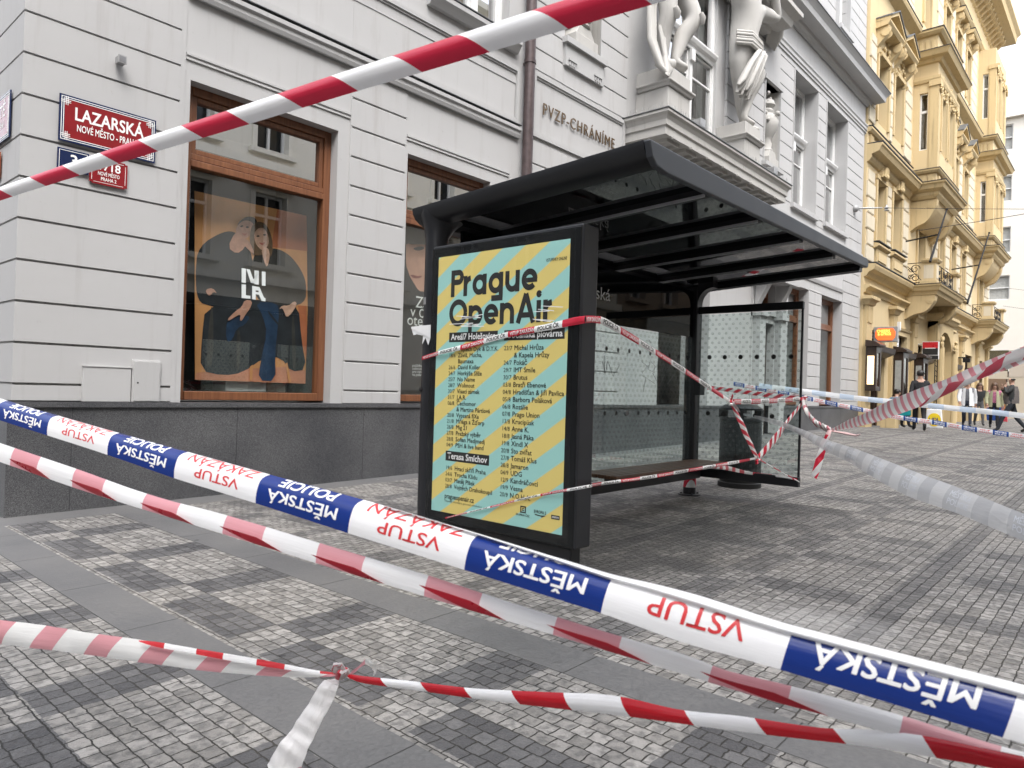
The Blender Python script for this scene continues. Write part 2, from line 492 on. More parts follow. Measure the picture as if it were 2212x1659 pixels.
    hs_ = M('ADD', M('MULTIPLY', M('SUBTRACT', 1.0, mort), 1.0), M('ADD', M('MULTIPLY', pit.outputs['Fac'], 0.9), M('MULTIPLY_ADD', rv, 0.35, M('MULTIPLY', grit.outputs['Fac'], 0.35))))
    hl = M('SUBTRACT', M('MULTIPLY', grit.outputs['Fac'], 0.16), M('MULTIPLY', smort, 0.6))
    h = M('ADD', M('MULTIPLY', hs_, M('SUBTRACT', 1.0, slab)), M('MULTIPLY', hl, slab))
    bump(n, l, h, 1.0, 0.013, b)
    return m

def granite():
    m, n, l, b = nodes('polished_granite')
    p = pos(n)
    a = noise(n, l, p, 210.0, 3.0, 0.8)
    r = ramp(n, l, a.outputs['Fac'], [(0.36, (0.02, 0.02, 0.023)), (0.5, (0.085, 0.087, 0.093)), (0.66, (0.21, 0.213, 0.22))])
    w_ = noise(n, l, p, 1.2, 4.0)
    c = mixc(n, l, 1.0, r.outputs[0], ramp(n, l, w_.outputs['Fac'], [(0.3, (0.6, 0.6, 0.62)), (0.7, (1.15, 1.13, 1.1))]).outputs[0], 'MULTIPLY')
    v = n.new('ShaderNodeTexVoronoi'); v.inputs['Scale'].default_value = 2.3; l.new(p, v.inputs['Vector'])
    c = mixc(n, l, mth(n, l, 'LESS_THAN', v.outputs['Distance'], 0.03), c, (0.02, 0.02, 0.02))
    l.new(c, b.inputs['Base Color'])
    b.inputs['Roughness'].default_value = 0.42
    return m

M_ = {}
M_['white'] = plaster('white_render', (0.475, 0.472, 0.469), (0.33, 0.302, 0.29), 0.55)
M_['white_clean'] = plaster('white_moulding', (0.455, 0.453, 0.45), (0.31, 0.30, 0.285), amount=0.35)
M_['groove'] = plaster('groove_grime', (0.33, 0.325, 0.315), (0.06, 0.06, 0.055), 0.9)
M_['stone'] = plaster('cream_stone', (0.48, 0.468, 0.444), (0.27, 0.25, 0.225), 0.6)
M_['granite'] = granite()
M_['brown'] = wood('brown_window_wood', (0.13, 0.048, 0.022), (0.235, 0.098, 0.045))
M_['white_frame'] = plain('white_window_paint', (0.72, 0.72, 0.71), 0.4, var=0.05)
M_['pane'] = glass('window_glass', (0.84, 0.88, 0.86), 2.3)
M_['mirror_pane'] = glass('coated_glass', (0.5, 0.55, 0.54), 7.0)
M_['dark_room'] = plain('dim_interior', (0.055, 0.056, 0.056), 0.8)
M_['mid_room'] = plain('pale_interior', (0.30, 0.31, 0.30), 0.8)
M_['anthra'] = plain('anthracite_paint', (0.016, 0.017, 0.020), 0.40, var=0.2, scale=4.0)
M_['anthra_l'] = plain('slate_grey_paint', (0.048, 0.053, 0.061), 0.45, var=0.12, scale=5.0)
M_['black_gloss'] = plain('black_enamelled_glass', (0.008, 0.009, 0.010), 0.12, var=0.2, scale=3.0, spec=0.35)
m, n, l, b = nodes('tinted_roof_glass')
b.inputs['Base Color'].default_value = (0.004, 0.005, 0.006, 1); b.inputs['Roughness'].default_value = 0.02; b.inputs['IOR'].default_value = 1.42
M_['tinted'] = m
M_['tin'] = plain('brown_painted_tin', (0.085, 0.062, 0.062), 0.4, metal=0.2, var=0.25, scale=12.0)
M_['lead'] = plain('grey_zinc', (0.13, 0.135, 0.14), 0.5, metal=0.4)
M_['iron'] = plain('black_iron', (0.012, 0.012, 0.013), 0.6, spec=0.2)
M_['grey_metal'] = plain('grey_metal', (0.32, 0.32, 0.32), 0.45, metal=0.3)
M_['bench'] = wood('bench_wood', (0.10, 0.045, 0.022), (0.20, 0.10, 0.052), 0.42, vert=False)
M_['yellow'] = plaster('ochre_render', (0.60, 0.475, 0.28), (0.42, 0.34, 0.22), 0.6)
M_['yellow_l'] = plaster('pale_ochre_render', (0.62, 0.55, 0.42), (0.42, 0.36, 0.27), 0.55)
M_['yellow_d'] = plaster('deep_ochre_stucco', (0.54, 0.42, 0.235), (0.25, 0.195, 0.11), 0.85)
M_['cream'] = plaster('cream_render', (0.68, 0.645, 0.58), (0.5, 0.46, 0.4), 0.2)
M_['sill_black'] = plain('bitumen_edge', (0.03, 0.03, 0.032), 0.6)
M_['dark_wood'] = wood('dark_shop_wood', (0.018, 0.011, 0.008), (0.05, 0.03, 0.02), 0.4)
M_['paper'] = plain('white_paper', (0.8, 0.8, 0.8), 0.7, var=0.05)
M_['ink'] = plain('black_ink', (0.018, 0.018, 0.017), 0.5, var=0.0)
M_['white_ink'] = plain('white_ink', (0.85, 0.85, 0.84), 0.5, var=0.0)
M_['red_ink'] = plain('red_ink', (0.62, 0.035, 0.04), 0.4, var=0.0)
M_['blue_ink'] = plain('blue_ink', (0.010, 0.032, 0.19), 0.35, var=0.0)
M_['paving'] = paving()
M_['enamel_red'] = plain('red_enamel', (0.24, 0.016, 0.020), 0.18, var=0.12)
M_['enamel_blue'] = plain('navy_enamel', (0.012, 0.022, 0.075), 0.18, var=0.12)
M_['gold'] = plain('bronze_letters', (0.13, 0.085, 0.045), 0.4, metal=0.3)
M_['skin'] = plain('skin', (0.42, 0.25, 0.18), 0.55, var=0.08)
M_['rubber'] = plain('black_rubber', (0.012, 0.012, 0.012), 0.6)
# ------------------------------------------------------------------ ground
g = MB()
ys = [-60, -20, 0, 3, 6.79, 20, 60]
xs = [a for a, _ in GP[:1]] + [-20, 0, 3, 6, 10, 22, 33, 60, 160]
idx = {}
for i, x in enumerate(xs):
    for j, y in enumerate(ys):
        idx[i, j] = len(g.v); g.v.append(Vector((x, y, gz(x))))
for i in range(len(xs) - 1):
    for j in range(len(ys) - 1):
        g.f.append([idx[i, j], idx[i + 1, j], idx[i + 1, j + 1], idx[i, j + 1]]); g.m.append(0)
tag(g.build('pavement', M_['paving']), kind='structure')

# ------------------------------------------------------------------ white corner building
YF = 6.8
WB = thing('white_building', 'white corner building with grooved walls, granite base and a statue balcony', 'building', (1.65, YF, -1.15))
wall = MB(); gro = MB()
def solid(x0, x1, z0, z1, y0=YF, y1=7.5, m=0): wall.box(x0, x1, y0, y1, z0, z1, m)
def courses(x0, x1, z0, z1, ref=2.945, step=0.335, y=YF, depth=0.022, gap=0.018, inset0=0.0, inset1=0.0):
    """rusticated pier: blocks stand proud of a grimy backing, thin grooves between"""
    gro.box(x0 + 0.01, x1 - 0.01, y + depth, 7.5, z0, z1)
    k0 = math.floor((z0 - ref) / step) - 1
    zs = [z0] + [ref + step * k for k in range(k0, k0 + 60) if z0 + 0.03 < ref + step * k < z1 - 0.03] + [z1]
    for a, c in zip(zs, zs[1:]):
        lo = a + (gap / 2 if a != z0 else 0); hi = c - (gap / 2 if c != z1 else 0)
        # chamfered lips on the front face
        e = 0.006
        wall.prism([(y + e, lo), (y, lo + e), (y, hi - e), (y + e, hi), (7.49, hi), (7.49, lo)], 'x', x0, x1)
    for zz in zs[1:-1]:
        if inset0: wall.box(x0, x0 + inset0, y + 0.0005, 7.4, zz - gap / 2, zz + gap / 2)
        if inset1: wall.box(x1 - inset1, x1, y + 0.0005, 7.4, zz - gap / 2, zz + gap / 2)

ZP = -0.215
# corner pier and its return along the side street
gro.box(1.66, 2.93, YF + 0.028, 7.5, ZP, 4.4)
zs = [ZP] + [2.945 + 0.335 * k for k in range(-9, 5)] + [4.4]
for a, c in zip(zs, zs[1:]):
    lo, hi, e = a + 0.010, c - 0.010, 0.006
    wall.prism([(1.65, 12), (1.65, YF), (2.90, YF), (2.90, 7.5), (2.2, 7.5), (2.2, 12)], 'z', lo, hi)
gro.box(1.68, 2.2, 6.83, 12, ZP, 4.4)
wall.box(2.9005, 2.945, YF + 0.004, 7.5, ZP, 4.4)
# bay 1: lintel and panel over the shop window
solid(2.945, 4.82, 2.85, 4.4, YF + 0.012)
solid(2.945, 3.0, ZP, 2.85, YF + 0.012); solid(4.665, 4.82, ZP, 2.85, YF + 0.012)
courses(4.82, 5.645, ZP, 3.62, inset0=0.02, inset1=0.02)
solid(5.645, 5.68, ZP, 2.87, YF + 0.012); solid(5.645, 7.70, 2.87, 4.4, YF + 0.012)
solid(7.17, 7.56, ZP, 2.87, YF + 0.012)
courses(7.56, 7.95, ZP, 2.868, y=YF + 0.02)
# upper wall, left part
solid(1.65, 6.15, 4.4, 9.6, YF + 0.002)
solid(4.82, 5.645, 3.62, 4.4, YF + 0.010)
# strip beside the drain pipe
solid(7.7, 7.95, 2.868, 9.6, YF + 0.015)
# second-floor window (left) opening 6.3 .. 7.45
solid(6.15, 6.3, 4.4, 9.6, YF + 0.002); solid(6.3, 7.45, 4.4, 4.95, YF + 0.002); solid(6.3, 7.45, 7.6, 9.6, YF + 0.002); solid(7.45, 7.7, 4.4, 9.6, YF + 0.002)
# pier with the gilt letters
courses(7.95, 10.55, ZP, 3.70, ref=3.36, step=0.335)
solid(7.95, 10.55, 3.70, 4.77, YF + 0.01)
courses(7.95, 8.74, 4.77, 9.6, ref=5.08, step=0.36, inset1=0.03)
courses(9.72, 10.55, 4.77, 9.6, ref=5.12, step=0.36, inset0=0.03)
solid(8.74, 9.72, 4.77, 5.48, YF); solid(8.74, 9.72, 7.5, 9.6, YF)
# balcony bay
solid(10.55, 11.95, ZP, 9.6, YF + 0.05); solid(14.5, 16.2, ZP, 3.2, YF + 0.05)
solid(11.95, 14.05, 3.0, 4.8, YF + 0.05); solid(11.95, 14.05, 8.9, 9.6, YF + 0.05)
solid(14.05, 14.5, ZP, 9.6, YF + 0.05)
solid(14.5, 16.2, 3.2, 4.4, YF + 0.03)
courses(14.5, 16.54, 4.4, 8.6, ref=4.65, step=0.35)
solid(16.54, 17.46, 4.4, 5.6, YF); solid(16.54, 17.46, 7.56, 8.6, YF)
courses(17.46, 18.44, 4.4, 8.6, ref=4.65, step=0.35, inset1=0.04)
courses(20.18, 20.97, 4.8, 8.6, ref=4.65, step=0.35, inset0=0.04, inset1=0.04)
courses(22.86, 24.55, 4.4, 8.6, ref=4.65, step=0.35, inset0=0.04, inset1=0.05)
solid(18.44, 20.18, 4.4, 5.02, YF + 0.01); solid(20.97, 22.86, 4.4, 5.02, YF + 0.01)
solid(20.18, 20.97, 4.4, 4.8, YF + 0.01)
solid(18.44, 20.18, 8.47, 8.6, YF + 0.01); solid(20.97, 22.86, 8.47, 8.6, YF + 0.01)
solid(24.55, 24.75, ZP - 0.6, 9.0, YF + 0.03)
solid(10.55, 24.75, 8.6, 9.62, YF + 0.012)
# ground floor right part
solid(16.2, 16.6, ZP, 4.4, YF + 0.02); solid(16.6, 17.5, 2.75, 4.4, YF + 0.02); solid(16.6, 17.5, 1.8, 2.05, YF + 0.02)
courses(17.5, 18.38, ZP, 3.0, inset0=0.03, inset1=0.03)
courses(19.9, 20.93, ZP, 3.0, inset0=0.03, inset1=0.03)
courses(22.83, 24.45, ZP, 4.4, inset0=0.03, inset1=0.03)
solid(24.45, 24.55, ZP - 0.6, 8.6, YF + 0.03)
solid(17.5, 22.83, 3.0, 4.4, YF + 0.01); solid(18.38, 19.9, 2.96, 3.0, YF + 0.01); solid(20.93, 22.83, 2.96, 3.0, YF + 0.01)
# top storey above the main cornice
courses(17.2, 21.75, 10.0, 15.5, ref=10.3, step=0.36, y=YF + 0.05)
courses(22.7, 24.75, 10.0, 15.5, ref=10.3, step=0.36, y=YF + 0.05)
solid(21.75, 22.7, 10.0, 10.9, YF + 0.06); solid(21.75, 22.7, 13.6, 15.5, YF + 0.06)
solid(1.65, 17.2, 10.0, 15.5, YF + 0.05)
wall.box(1.9, 24.7, 7.5, 7.9, 9.62, 15.5)
wall.box(1.66, 24.74, 11.9, 12.0, -1.2, 15.5)
wall.box(24.66, 24.745, 7.5, 12.0, -1.2, 15.5)
wall.box(1.66, 24.74, 7.0, 12.0, 15.5, 15.6)
wall.build('wall', M_['white'], WB)
gro.build('wall_joints', M_['groove'], WB)

# mouldings: string courses, panel frames, cornices
def frame_strip(mb, x0, x1, z0, z1, w=0.05, d=0.03, y=YF + 0.01):
    pr = [(0, 0), (d * 0.6, w * 0.15), (d, w * 0.5), (d * 0.5, w), (0, w)]
    mb.box(x0, x1, y - d, y, z1 - w, z1); mb.box(x0, x1, y - d, y, z0, z0 + w)
    mb.box(x0, x0 + w, y - d, y, z0 + w, z1 - w); mb.box(x1 - w, x1, y - d, y, z0 + w, z1 - w)
    mb.box(x0 + w, x1 - w, y - d * 0.5, y, z1 - w * 1.5, z1 - w); mb.box(x0 + w, x1 - w, y - d * 0.5, y, z0 + w, z0 + w * 1.5)
mo = MB()
mo.sweep([(0, 3.62), (0.035, 3.62), (0.05, 3.66), (0.05, 3.70), (0.075, 3.72), (0.075, 3.765), (0.02, 3.79), (0, 3.79)], [(2.95, YF + 0.002), (7.70, YF + 0.002)])
mo.sweep([(0, 3.03), (0.014, 3.03), (0.014, 3.045), (0.006, 3.055), (0.022, 3.07), (0.022, 3.09), (0, 3.10)], [(2.95, YF + 0.012), (4.815, YF + 0.012)])
mo.sweep([(0, 3.03), (0.014, 3.03), (0.014, 3.045), (0.006, 3.055), (0.022, 3.07), (0.022, 3.09), (0, 3.10)], [(5.65, YF + 0.012), (7.54, YF + 0.012)])
mo.build('string_course', M_['white_clean'], WB); mo = MB()
frame_strip(mo, 2.95, 7.68, 3.82, 4.62, 0.055, 0.035, YF + 0.002)
mo.build('panel_frame', M_['white_clean'], WB); mo = MB()
frame_strip(mo, 8.0, 10.5, 3.76, 4.72, 0.06, 0.035)
mo.build('panel_frame', M_['white_clean'], WB); mo = MB()
mo.sweep([(0, 4.80), (0.06, 4.80), (0.10, 4.86), (0.13, 4.90), (0.13, 4.96), (0, 4.97)], [(5.9, YF), (7.6, YF)])
mo.build('window_sill', M_['white_clean'], WB); mo = MB()
mo.box(8.68, 9.80, YF - 0.10, YF, 5.40, 5.49); mo.box(8.72, 9.76, YF - 0.05, YF, 5.06, 5.40)
for xx in (8.80, 9.50):
    for q in range(3): mo.box(xx + q * 0.06, xx + q * 0.06 + 0.03, YF - 0.065, YF - 0.05, 5.08, 5.14)
    mo.box(xx - 0.02, xx + 0.19, YF - 0.075, YF - 0.05, 5.15, 5.18)
mo.build('niche_sill', M_['white_clean'], WB); mo = MB()
mo.sweep([(0, 8.66), (0.03, 8.66), (0.03, 8.72), (0.055, 8.74), (0.055, 8.82), (0.08, 8.86), (0.08, 8.90), (0, 8.91)], [(16.2, YF + 0.012), (24.75, YF + 0.012), (24.75, 7.4)])
mo.build('architrave', M_['white_clean'], WB); mo = MB()
cor = [(0, 9.50), (0.04, 9.50), (0.07, 9.58), (0.12, 9.62), (0.14, 9.70), (0.44, 9.72), (0.46, 9.86), (0.50, 9.92), (0.56, 10.0), (0, 10.04)]
mo.sweep(cor, [(17.3, YF), (24.85, YF), (24.85, 7.6)])
mo.build('main_cornice', M_['white_clean'], WB); mo = MB()
for (a, c, zb, zt) in ((18.44, 20.18, 5.02, 8.47), (20.97, 22.86, 5.02, 8.47)):
    mo.box(a - 0.10, c + 0.10, YF - 0.09, YF + 0.009, zb - 0.12, zb - 0.005)
    mo.box(a - 0.05, a - 0.004, YF - 0.02, YF + 0.1, zb, zt); mo.box(c + 0.004, c + 0.05, YF - 0.02, YF + 0.1, zb, zt); mo.box(a - 0.05, c + 0.05, YF - 0.02, YF + 0.1, zt + 0.004, zt + 0.05)
    mo.build('window_surround', M_['white_clean'], WB); mo = MB()
mo.box(16.50, 16.536, YF - 0.03, YF + 0.1, 5.604, 7.556); mo.box(17.464, 17.50, YF - 0.03, YF + 0.1, 5.604, 7.556); mo.box(16.46, 17.54, YF - 0.06, YF + 0.1, 7.564, 7.66)
mo.box(16.44, 17.56, YF - 0.12, YF + 0.05, 5.50, 5.596)
mo.build('niche_frame', M_['white_clean'], WB); mo = MB()
mo.sweep([(0, 4.50), (0.04, 4.50), (0.05, 4.56), (0.08, 4.60), (0.08, 4.66), (0, 4.68)], [(16.2, YF + 0.01), (24.55, YF + 0.01)])
mo.sweep([(0, 3.22), (0.03, 3.22), (0.05, 3.30), (0.05, 3.34), (0, 3.36)], [(16.2, YF + 0.01), (22.8, YF + 0.01)])
mo.build('string_course', M_['white_clean'], WB); mo = MB()
# portal behind the shelter: stepped jambs and brackets
for a, d in ((16.25, 0.16), (17.52, 0.16)):
    mo.box(a, a + 0.32, YF - d, YF + 0.1, -0.9, 1.9); mo.box(a - 0.05, a + 0.37, YF - d - 0.06, YF + 0.1, 1.9, 2.08)
    mo.prism([(YF, 2.08), (YF - 0.28, 2.6), (YF - 0.34, 2.75), (YF, 2.75)], 'x', a + 0.04, a + 0.26)
mo.box(16.1, 18.0, YF - 0.42, YF + 0.1, 2.75, 2.9)
mo.box(16.6, 17.5, YF - 0.05, YF + 0.1, 1.98, 2.2)
mo.build('portal', M_['white_clean'], WB); mo = MB()
mo.box(21.6, 22.85, YF - 0.14, YF + 0.1, 10.82, 10.95); mo.box(21.66, 21.746, YF - 0.05, YF + 0.1, 10.95, 13.6); mo.box(22.704, 22.79, YF - 0.05, YF + 0.1, 10.95, 13.6)
mo.build('window_surround', M_['white_clean'], WB)
# dark tin covering on ledges
fl = MB()
fl.box(2.95, 7.70, YF - 0.082, YF, 3.7925, 3.80)
fl.build('ledge_flashing', M_['lead'], WB); fl = MB()
fl.box(5.88, 7.62, YF - 0.14, YF, 4.9725, 4.985)
fl.build('ledge_flashing', M_['lead'], WB); fl = MB()
fl.sweep([(-0.2, 10.045), (0.575, 10.005), (0.575, 10.025), (-0.2, 10.065)], [(17.3, YF), (24.85, YF), (24.85, 7.6)])
fl.build('ledge_flashing', M_['lead'], WB)

# niches
ni = MB()
for (a, c, zb, zt) in ((8.74, 9.72, 5.48, 7.5), (16.54, 17.46, 5.6, 7.56)):
    n_ = 10
    pts = [(a + .004, YF + 0.02)] + [((a + c) / 2 - ((c - a) / 2 - .006) * math.cos(PI * k / n_), YF + 0.08 + 0.30 * math.sin(PI * k / n_)) for k in range(n_ + 1)] + [(c - .004, YF + 0.02)]
    for p, q in zip(pts, pts[1:]):
        ni.quad((p[0], p[1], zb), (q[0], q[1], zb), (q[0], q[1], zt), (p[0], p[1], zt))
    ni.add([(p[0], p[1], zt) for p in pts], [tuple(range(len(pts)))]); ni.add([(p[0], p[1], zb) for p in pts], [tuple(range(len(pts)))])
    ni.build('niche', M_['stone'], WB); ni = MB()

# plinth
pl = MB()
def plinth(x0, x1):
    pl.box(x0, x1, YF - 0.035, 7.3, -2.2, -0.262); pl.box(x0, x1, YF - 0.055, 7.3, -0.26, -0.216)
plinth(1.62, 16.2); plinth(17.85, 24.6)
pl.box(1.62, 2.2, 7.3, 12, -2.2, -0.262)
pl.build('granite_plinth', M_['granite'], WB)
jj = MB()
for xx in (2.08, 3.55, 5.10, 6.65, 8.2, 9.9, 11.5, 13.2, 14.9, 19.4, 21.0, 22.8):
    jj.box(xx, xx + 0.004, YF - 0.0365, YF - 0.034, -2.0, -0.262)
jj.build('plinth_joints', M_['sill_black'], WB)

# windows ---------------------------------------------------------------
def room(mb, x0, x1, z0, z1, y0, y1):
    mb.quad((x0, y1, z0), (x1, y1, z0), (x1, y1, z1), (x0, y1, z1)); mb.quad((x0, y0, z0), (x0, y1, z0), (x0, y1, z1), (x0, y0, z1))
    mb.quad((x1, y0, z0), (x1, y1, z0), (x1, y1, z1), (x1, y0, z1)); mb.quad((x0, y0, z0), (x1, y0, z0), (x1, y1, z0), (x0, y1, z0)); mb.quad((x0, y0, z1), (x1, y0, z1), (x1, y1, z1), (x0, y1, z1))
def shop_window(x0, x1, z0, z1, zt, name='shop_window', y=7.0, mat='brown', w=0.085, inner='dark_room', mull=None, depth=1.1):
    """wooden shop window: outer frame, transom with its own sash, two panes"""
    f = MB()
    f.box(x0, x0 + w, y - 0.05, y + 0.06, z0, z1); f.box(x1 - w, x1, y - 0.05, y + 0.06, z0, z1)
    f.box(x0 + w, x1 - w, y - 0.05, y + 0.06, z1 - w, z1); f.box(x0 + w, x1 - w, y - 0.06, y + 0.06, z0, z0 + w)
    f.box(x0 + w, x1 - w, y - 0.055, y + 0.06, zt, zt + w * 0.78); f.box(x0 + w, x1 - w, y - 0.045, y + 0.06, zt + w * 0.82, zt + w * 1.5)
    s = w * 0.62                                              # opening sash of the transom light
    a, c, b_, t = x0 + w, x1 - w, zt + w * 1.5, z1 - w
    f.box(a + 0.004, a + s, y - 0.03, y + 0.05, b_, t); f.box(c - s, c - 0.004, y - 0.03, y + 0.05, b_, t)
    f.box(a + s, c - s, y - 0.03, y + 0.05, t - s, t - 0.004); f.box(a + s, c - s, y - 0.03, y + 0.05, b_ + 0.004, b_ + s)
    if mull:
        for q in mull: f.box(q - w / 2, q + w / 2, y - 0.04, y + 0.05, z0 + w, zt)
    fo = f.build(name, M_[mat], WB, bevel=0.006)
    p = MB()
    p.quad((x0 + w, y + 0.01, z0 + w), (x1 - w, y + 0.01, z0 + w), (x1 - w, y + 0.01, zt), (x0 + w, y + 0.01, zt))
    p.build('pane', M_['pane'], fo)
    p = MB(); p.quad((a + s, y + 0.012, b_ + s), (c - s, y + 0.012, b_ + s), (c - s, y + 0.012, t - s), (a + s, y + 0.012, t - s))
    p.build('pane', M_['mirror_pane'], fo)
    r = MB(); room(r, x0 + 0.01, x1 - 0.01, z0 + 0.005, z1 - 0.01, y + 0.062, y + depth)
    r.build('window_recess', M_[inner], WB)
    return fo
shop_window(3.0, 4.665, -0.195, 2.85, 2.075, y=6.99)
shop_window(5.68, 7.17, -0.19, 2.87, 2.05, y=6.99)
shop_window(18.38, 19.9, -0.19, 2.96, 2.05, y=7.12, inner='mid_room')
shop_window(20.93, 22.83, -0.19, 2.96, 2.05, y=7.12, inner='mid_room')
def sash_window(x0, x1, z0, z1, zt, y=7.08, arch=True, name='window'):
    """white double-leaf window with a heavy transom and a fanlight"""
    f = MB(); w = 0.07; xm = (x0 + x1) / 2
    f.box(x0, x0 + w, y - 0.05, y + 0.05, z0, z1); f.box(x1 - w, x1, y - 0.05, y + 0.05, z0, z1)
    f.box(x0 + w, x1 - w, y - 0.05, y + 0.05, z1 - w, z1); f.box(x0 + w, x1 - w, y - 0.05, y + 0.05, z0, z0 + w)
    f.box(xm - 0.06, xm + 0.06, y - 0.075, y + 0.05, z0 + w, z1 - w)
    f.sweep([(0, zt - 0.10), (0.03, zt - 0.10), (0.05, zt - 0.03), (0.10, zt), (0.13, zt + 0.06), (0.13, zt + 0.10), (0, zt + 0.13)], [(x0 + w, y - 0.05), (x1 - w, y - 0.05)])
    f.box(xm - 0.075, xm + 0.075, y - 0.13, y - 0.06, zt - 0.34, zt - 0.10)
    for a, c in ((x0 + w, xm - 0.06), (xm + 0.06, x1 - w)):
        s = 0.045
        for lo, hi in ((z0 + w, zt - 0.10), (zt + 0.13, z1 - w)):
            f.box(a, a + s, y - 0.03, y + 0.03, lo, hi); f.box(c - s, c, y - 0.03, y + 0.03, lo, hi)
            f.box(a + s, c - s, y - 0.03, y + 0.03, hi - s, hi); f.box(a + s, c - s, y - 0.03, y + 0.03, lo, lo + s)
        f.box(a + s, c - s, y - 0.025, y + 0.025, zt - 0.62, zt - 0.58)
    fo = f.build(name, M_['white_frame'], WB, bevel=0.005)
    p = MB(); p.quad((x0 + w, y + 0.012, z0 + w), (x1 - w, y + 0.012, z0 + w), (x1 - w, y + 0.012, z1 - w), (x0 + w, y + 0.012, z1 - w))
    p.build('pane', M_['mirror_pane'], fo)
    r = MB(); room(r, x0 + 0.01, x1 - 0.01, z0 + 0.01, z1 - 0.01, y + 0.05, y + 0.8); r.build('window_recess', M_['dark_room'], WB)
    # curtains behind the leaves
    cu = MB()
    for a, c in ((x0 + w + 0.02, x0 + w + 0.26), (x1 - w - 0.26, x1 - w - 0.02)):
        k = 12
        for q in range(k):
            u0, u1 = a + (c - a) * q / k, a + (c - a) * (q + 1) / k
            cu.quad((u0, y + 0.16 + 0.02 * (q % 2), z0 + 0.1), (u1, y + 0.16 + 0.02 * ((q + 1) % 2), z0 + 0.1), (u1, y + 0.16 + 0.02 * ((q + 1) % 2), z1 - 0.1), (u0, y + 0.16 + 0.02 * (q % 2), z1 - 0.1))
    cu.build('curtain', M_['white_frame'], fo)
    return fo
sash_window(18.44, 20.18, 5.02, 8.47, 7.0, y=7.2)
sash_window(20.97, 22.86, 5.02, 8.47, 7.0, y=7.2)
sash_window(6.3, 7.45, 4.95, 7.6, 6.6, y=7.0)
sash_window(11.95, 14.05, 4.8, 8.9, 7.05, y=6.95, name='balcony_door')
sash_window(21.75, 22.7, 10.95, 13.6, 12.9, y=7.05)
d_ = MB(); d_.box(16.6, 17.5, 6.98, 7.05, -0.95, 1.8)
for q in range(2):
    for z0, z1 in ((-0.75, 0.15), (0.3, 1.6)): d_.box(16.68 + q * 0.42, 17.0 + q * 0.42, 6.96, 6.98, z0, z1)
d_.build('door', M_['dark_wood'], WB, bevel=0.01)
shop_window(16.66, 17.44, 2.06, 2.75, 2.45, y=7.0, w=0.05)

# balcony on the first floor
ba = MB()
pathb = [(10.55, YF + 0.05), (10.55, 6.02), (15.95, 6.02), (15.95, YF + 0.05)]
pathb = [(p[0], p[1]) for p in pathb]
led = [(-0.35, 4.36), (0.0, 4.36), (0.0, 4.49), (0.03, 4.51), (0.03, 4.60), (0.06, 4.66), (0.10, 4.70), (0.10, 4.745), (-0.35, 4.76)]
ba.sweep(led, pathb[::1])
ba.box(10.6, 15.9, 6.06, YF + 0.05, 4.40, 4.73)
# coffers and dentils under the slab
for k in range(8):
    x = 10.75 + k * 0.65
    ba.box(x, x + 0.42, 6.10, 6.14, 4.30, 4.40); ba.box(x, x + 0.42, 6.62, 6.66, 4.30, 4.40)
    ba.box(x, x + 0.04, 6.14, 6.62, 4.30, 4.40); ba.box(x + 0.38, x + 0.42, 6.14, 6.62, 4.30, 4.40)
    ba.box(x + 0.02, x + 0.36, 5.99, 6.03, 4.335, 4.365)
ba.build('balcony', M_['stone'], WB)
bt = MB(); bt.sweep([(-0.4, 4.765), (0.115, 4.75), (0.115, 4.765), (-0.4, 4.785)], pathb); bt.build('balcony_flashing', M_['lead'], WB)
bs_ = MB()
for k in range(120):
    t = k / 119.0
    x, y = (10.50, 6.75 - 0.75 * t * 4) if t < 0.25 else (10.5 + 5.4 * (t - 0.25) / 0.75, 5.97)
    bs_.tube([(x, y, 4.76), (x + random.uniform(-.03, .03), y + random.uniform(-.03, .03), 4.88)], 0.0022, 4)
bs_.build('bird_spikes', M_['grey_metal'], WB)
# upper corbel over the statues
co = MB()
co.sweep([(0, 8.5), (0.2, 8.5), (0.22, 8.6), (0.55, 8.66), (0.6, 8.8), (0.75, 8.9), (0.75, 9.0), (0, 9.02)], [(13.9, YF), (16.1, YF), (16.1, 7.3)])
co.sweep([(0, 9.0), (0.3, 9.0), (0.35, 9.3), (0.3, 9.7), (0.5, 9.9), (0, 9.95)], [(15.4, YF), (17.1, YF)])
for k in range(9):
    co.tube([(16.2 + k * 0.09, 6.55, 8.95), (16.25 + k * 0.09, 6.62, 8.7), (16.4 + k * 0.06, 6.74, 8.35)], [0.05, 0.05, 0.02], 6)
co.build('corbel', M_['stone'], WB, smooth=35)
# drain pipe with brackets
dp = MB(); dp.tube([(7.81, 6.70, -1.15), (7.81, 6.70, 9.6)], 0.078, 16)
for z in (0.6, 3.0, 4.72, 7.2): dp.tube([(7.81, 6.70, z), (7.81, 6.70, z + 0.05)], 0.088, 16); dp.box(7.79, 7.83, 6.70, 6.83, z, z + 0.04)
tag(dp.build('drainpipe', M_['tin'], smooth=40), 'dark brown drainpipe running down the white wall left of the bronze letters', 'drainpipe')

# statue pedestals are parts of the balcony front
for a in (10.92, 14.12):
    pd = MB()
    pd.box(a, a + 0.78, 6.20, YF + 0.05, 4.765, 5.34); pd.box(a, a + 0.78, 6.20, YF + 0.05, 5.44, 5.70)
    pd.sweep([(-0.1, 5.34), (0.03, 5.34), (0.05, 5.38), (0.08, 5.41), (0.08, 5.44), (-0.1, 5.44)], [(a, YF), (a, 6.20), (a + 0.78, 6.20), (a + 0.78, YF)])
    pd.box(a + 0.05, a + 0.73, 6.24, YF + 0.04, 5.34, 5.44)
    pd.build('statue_pedestal', M_['stone'], WB, bevel=0.008)
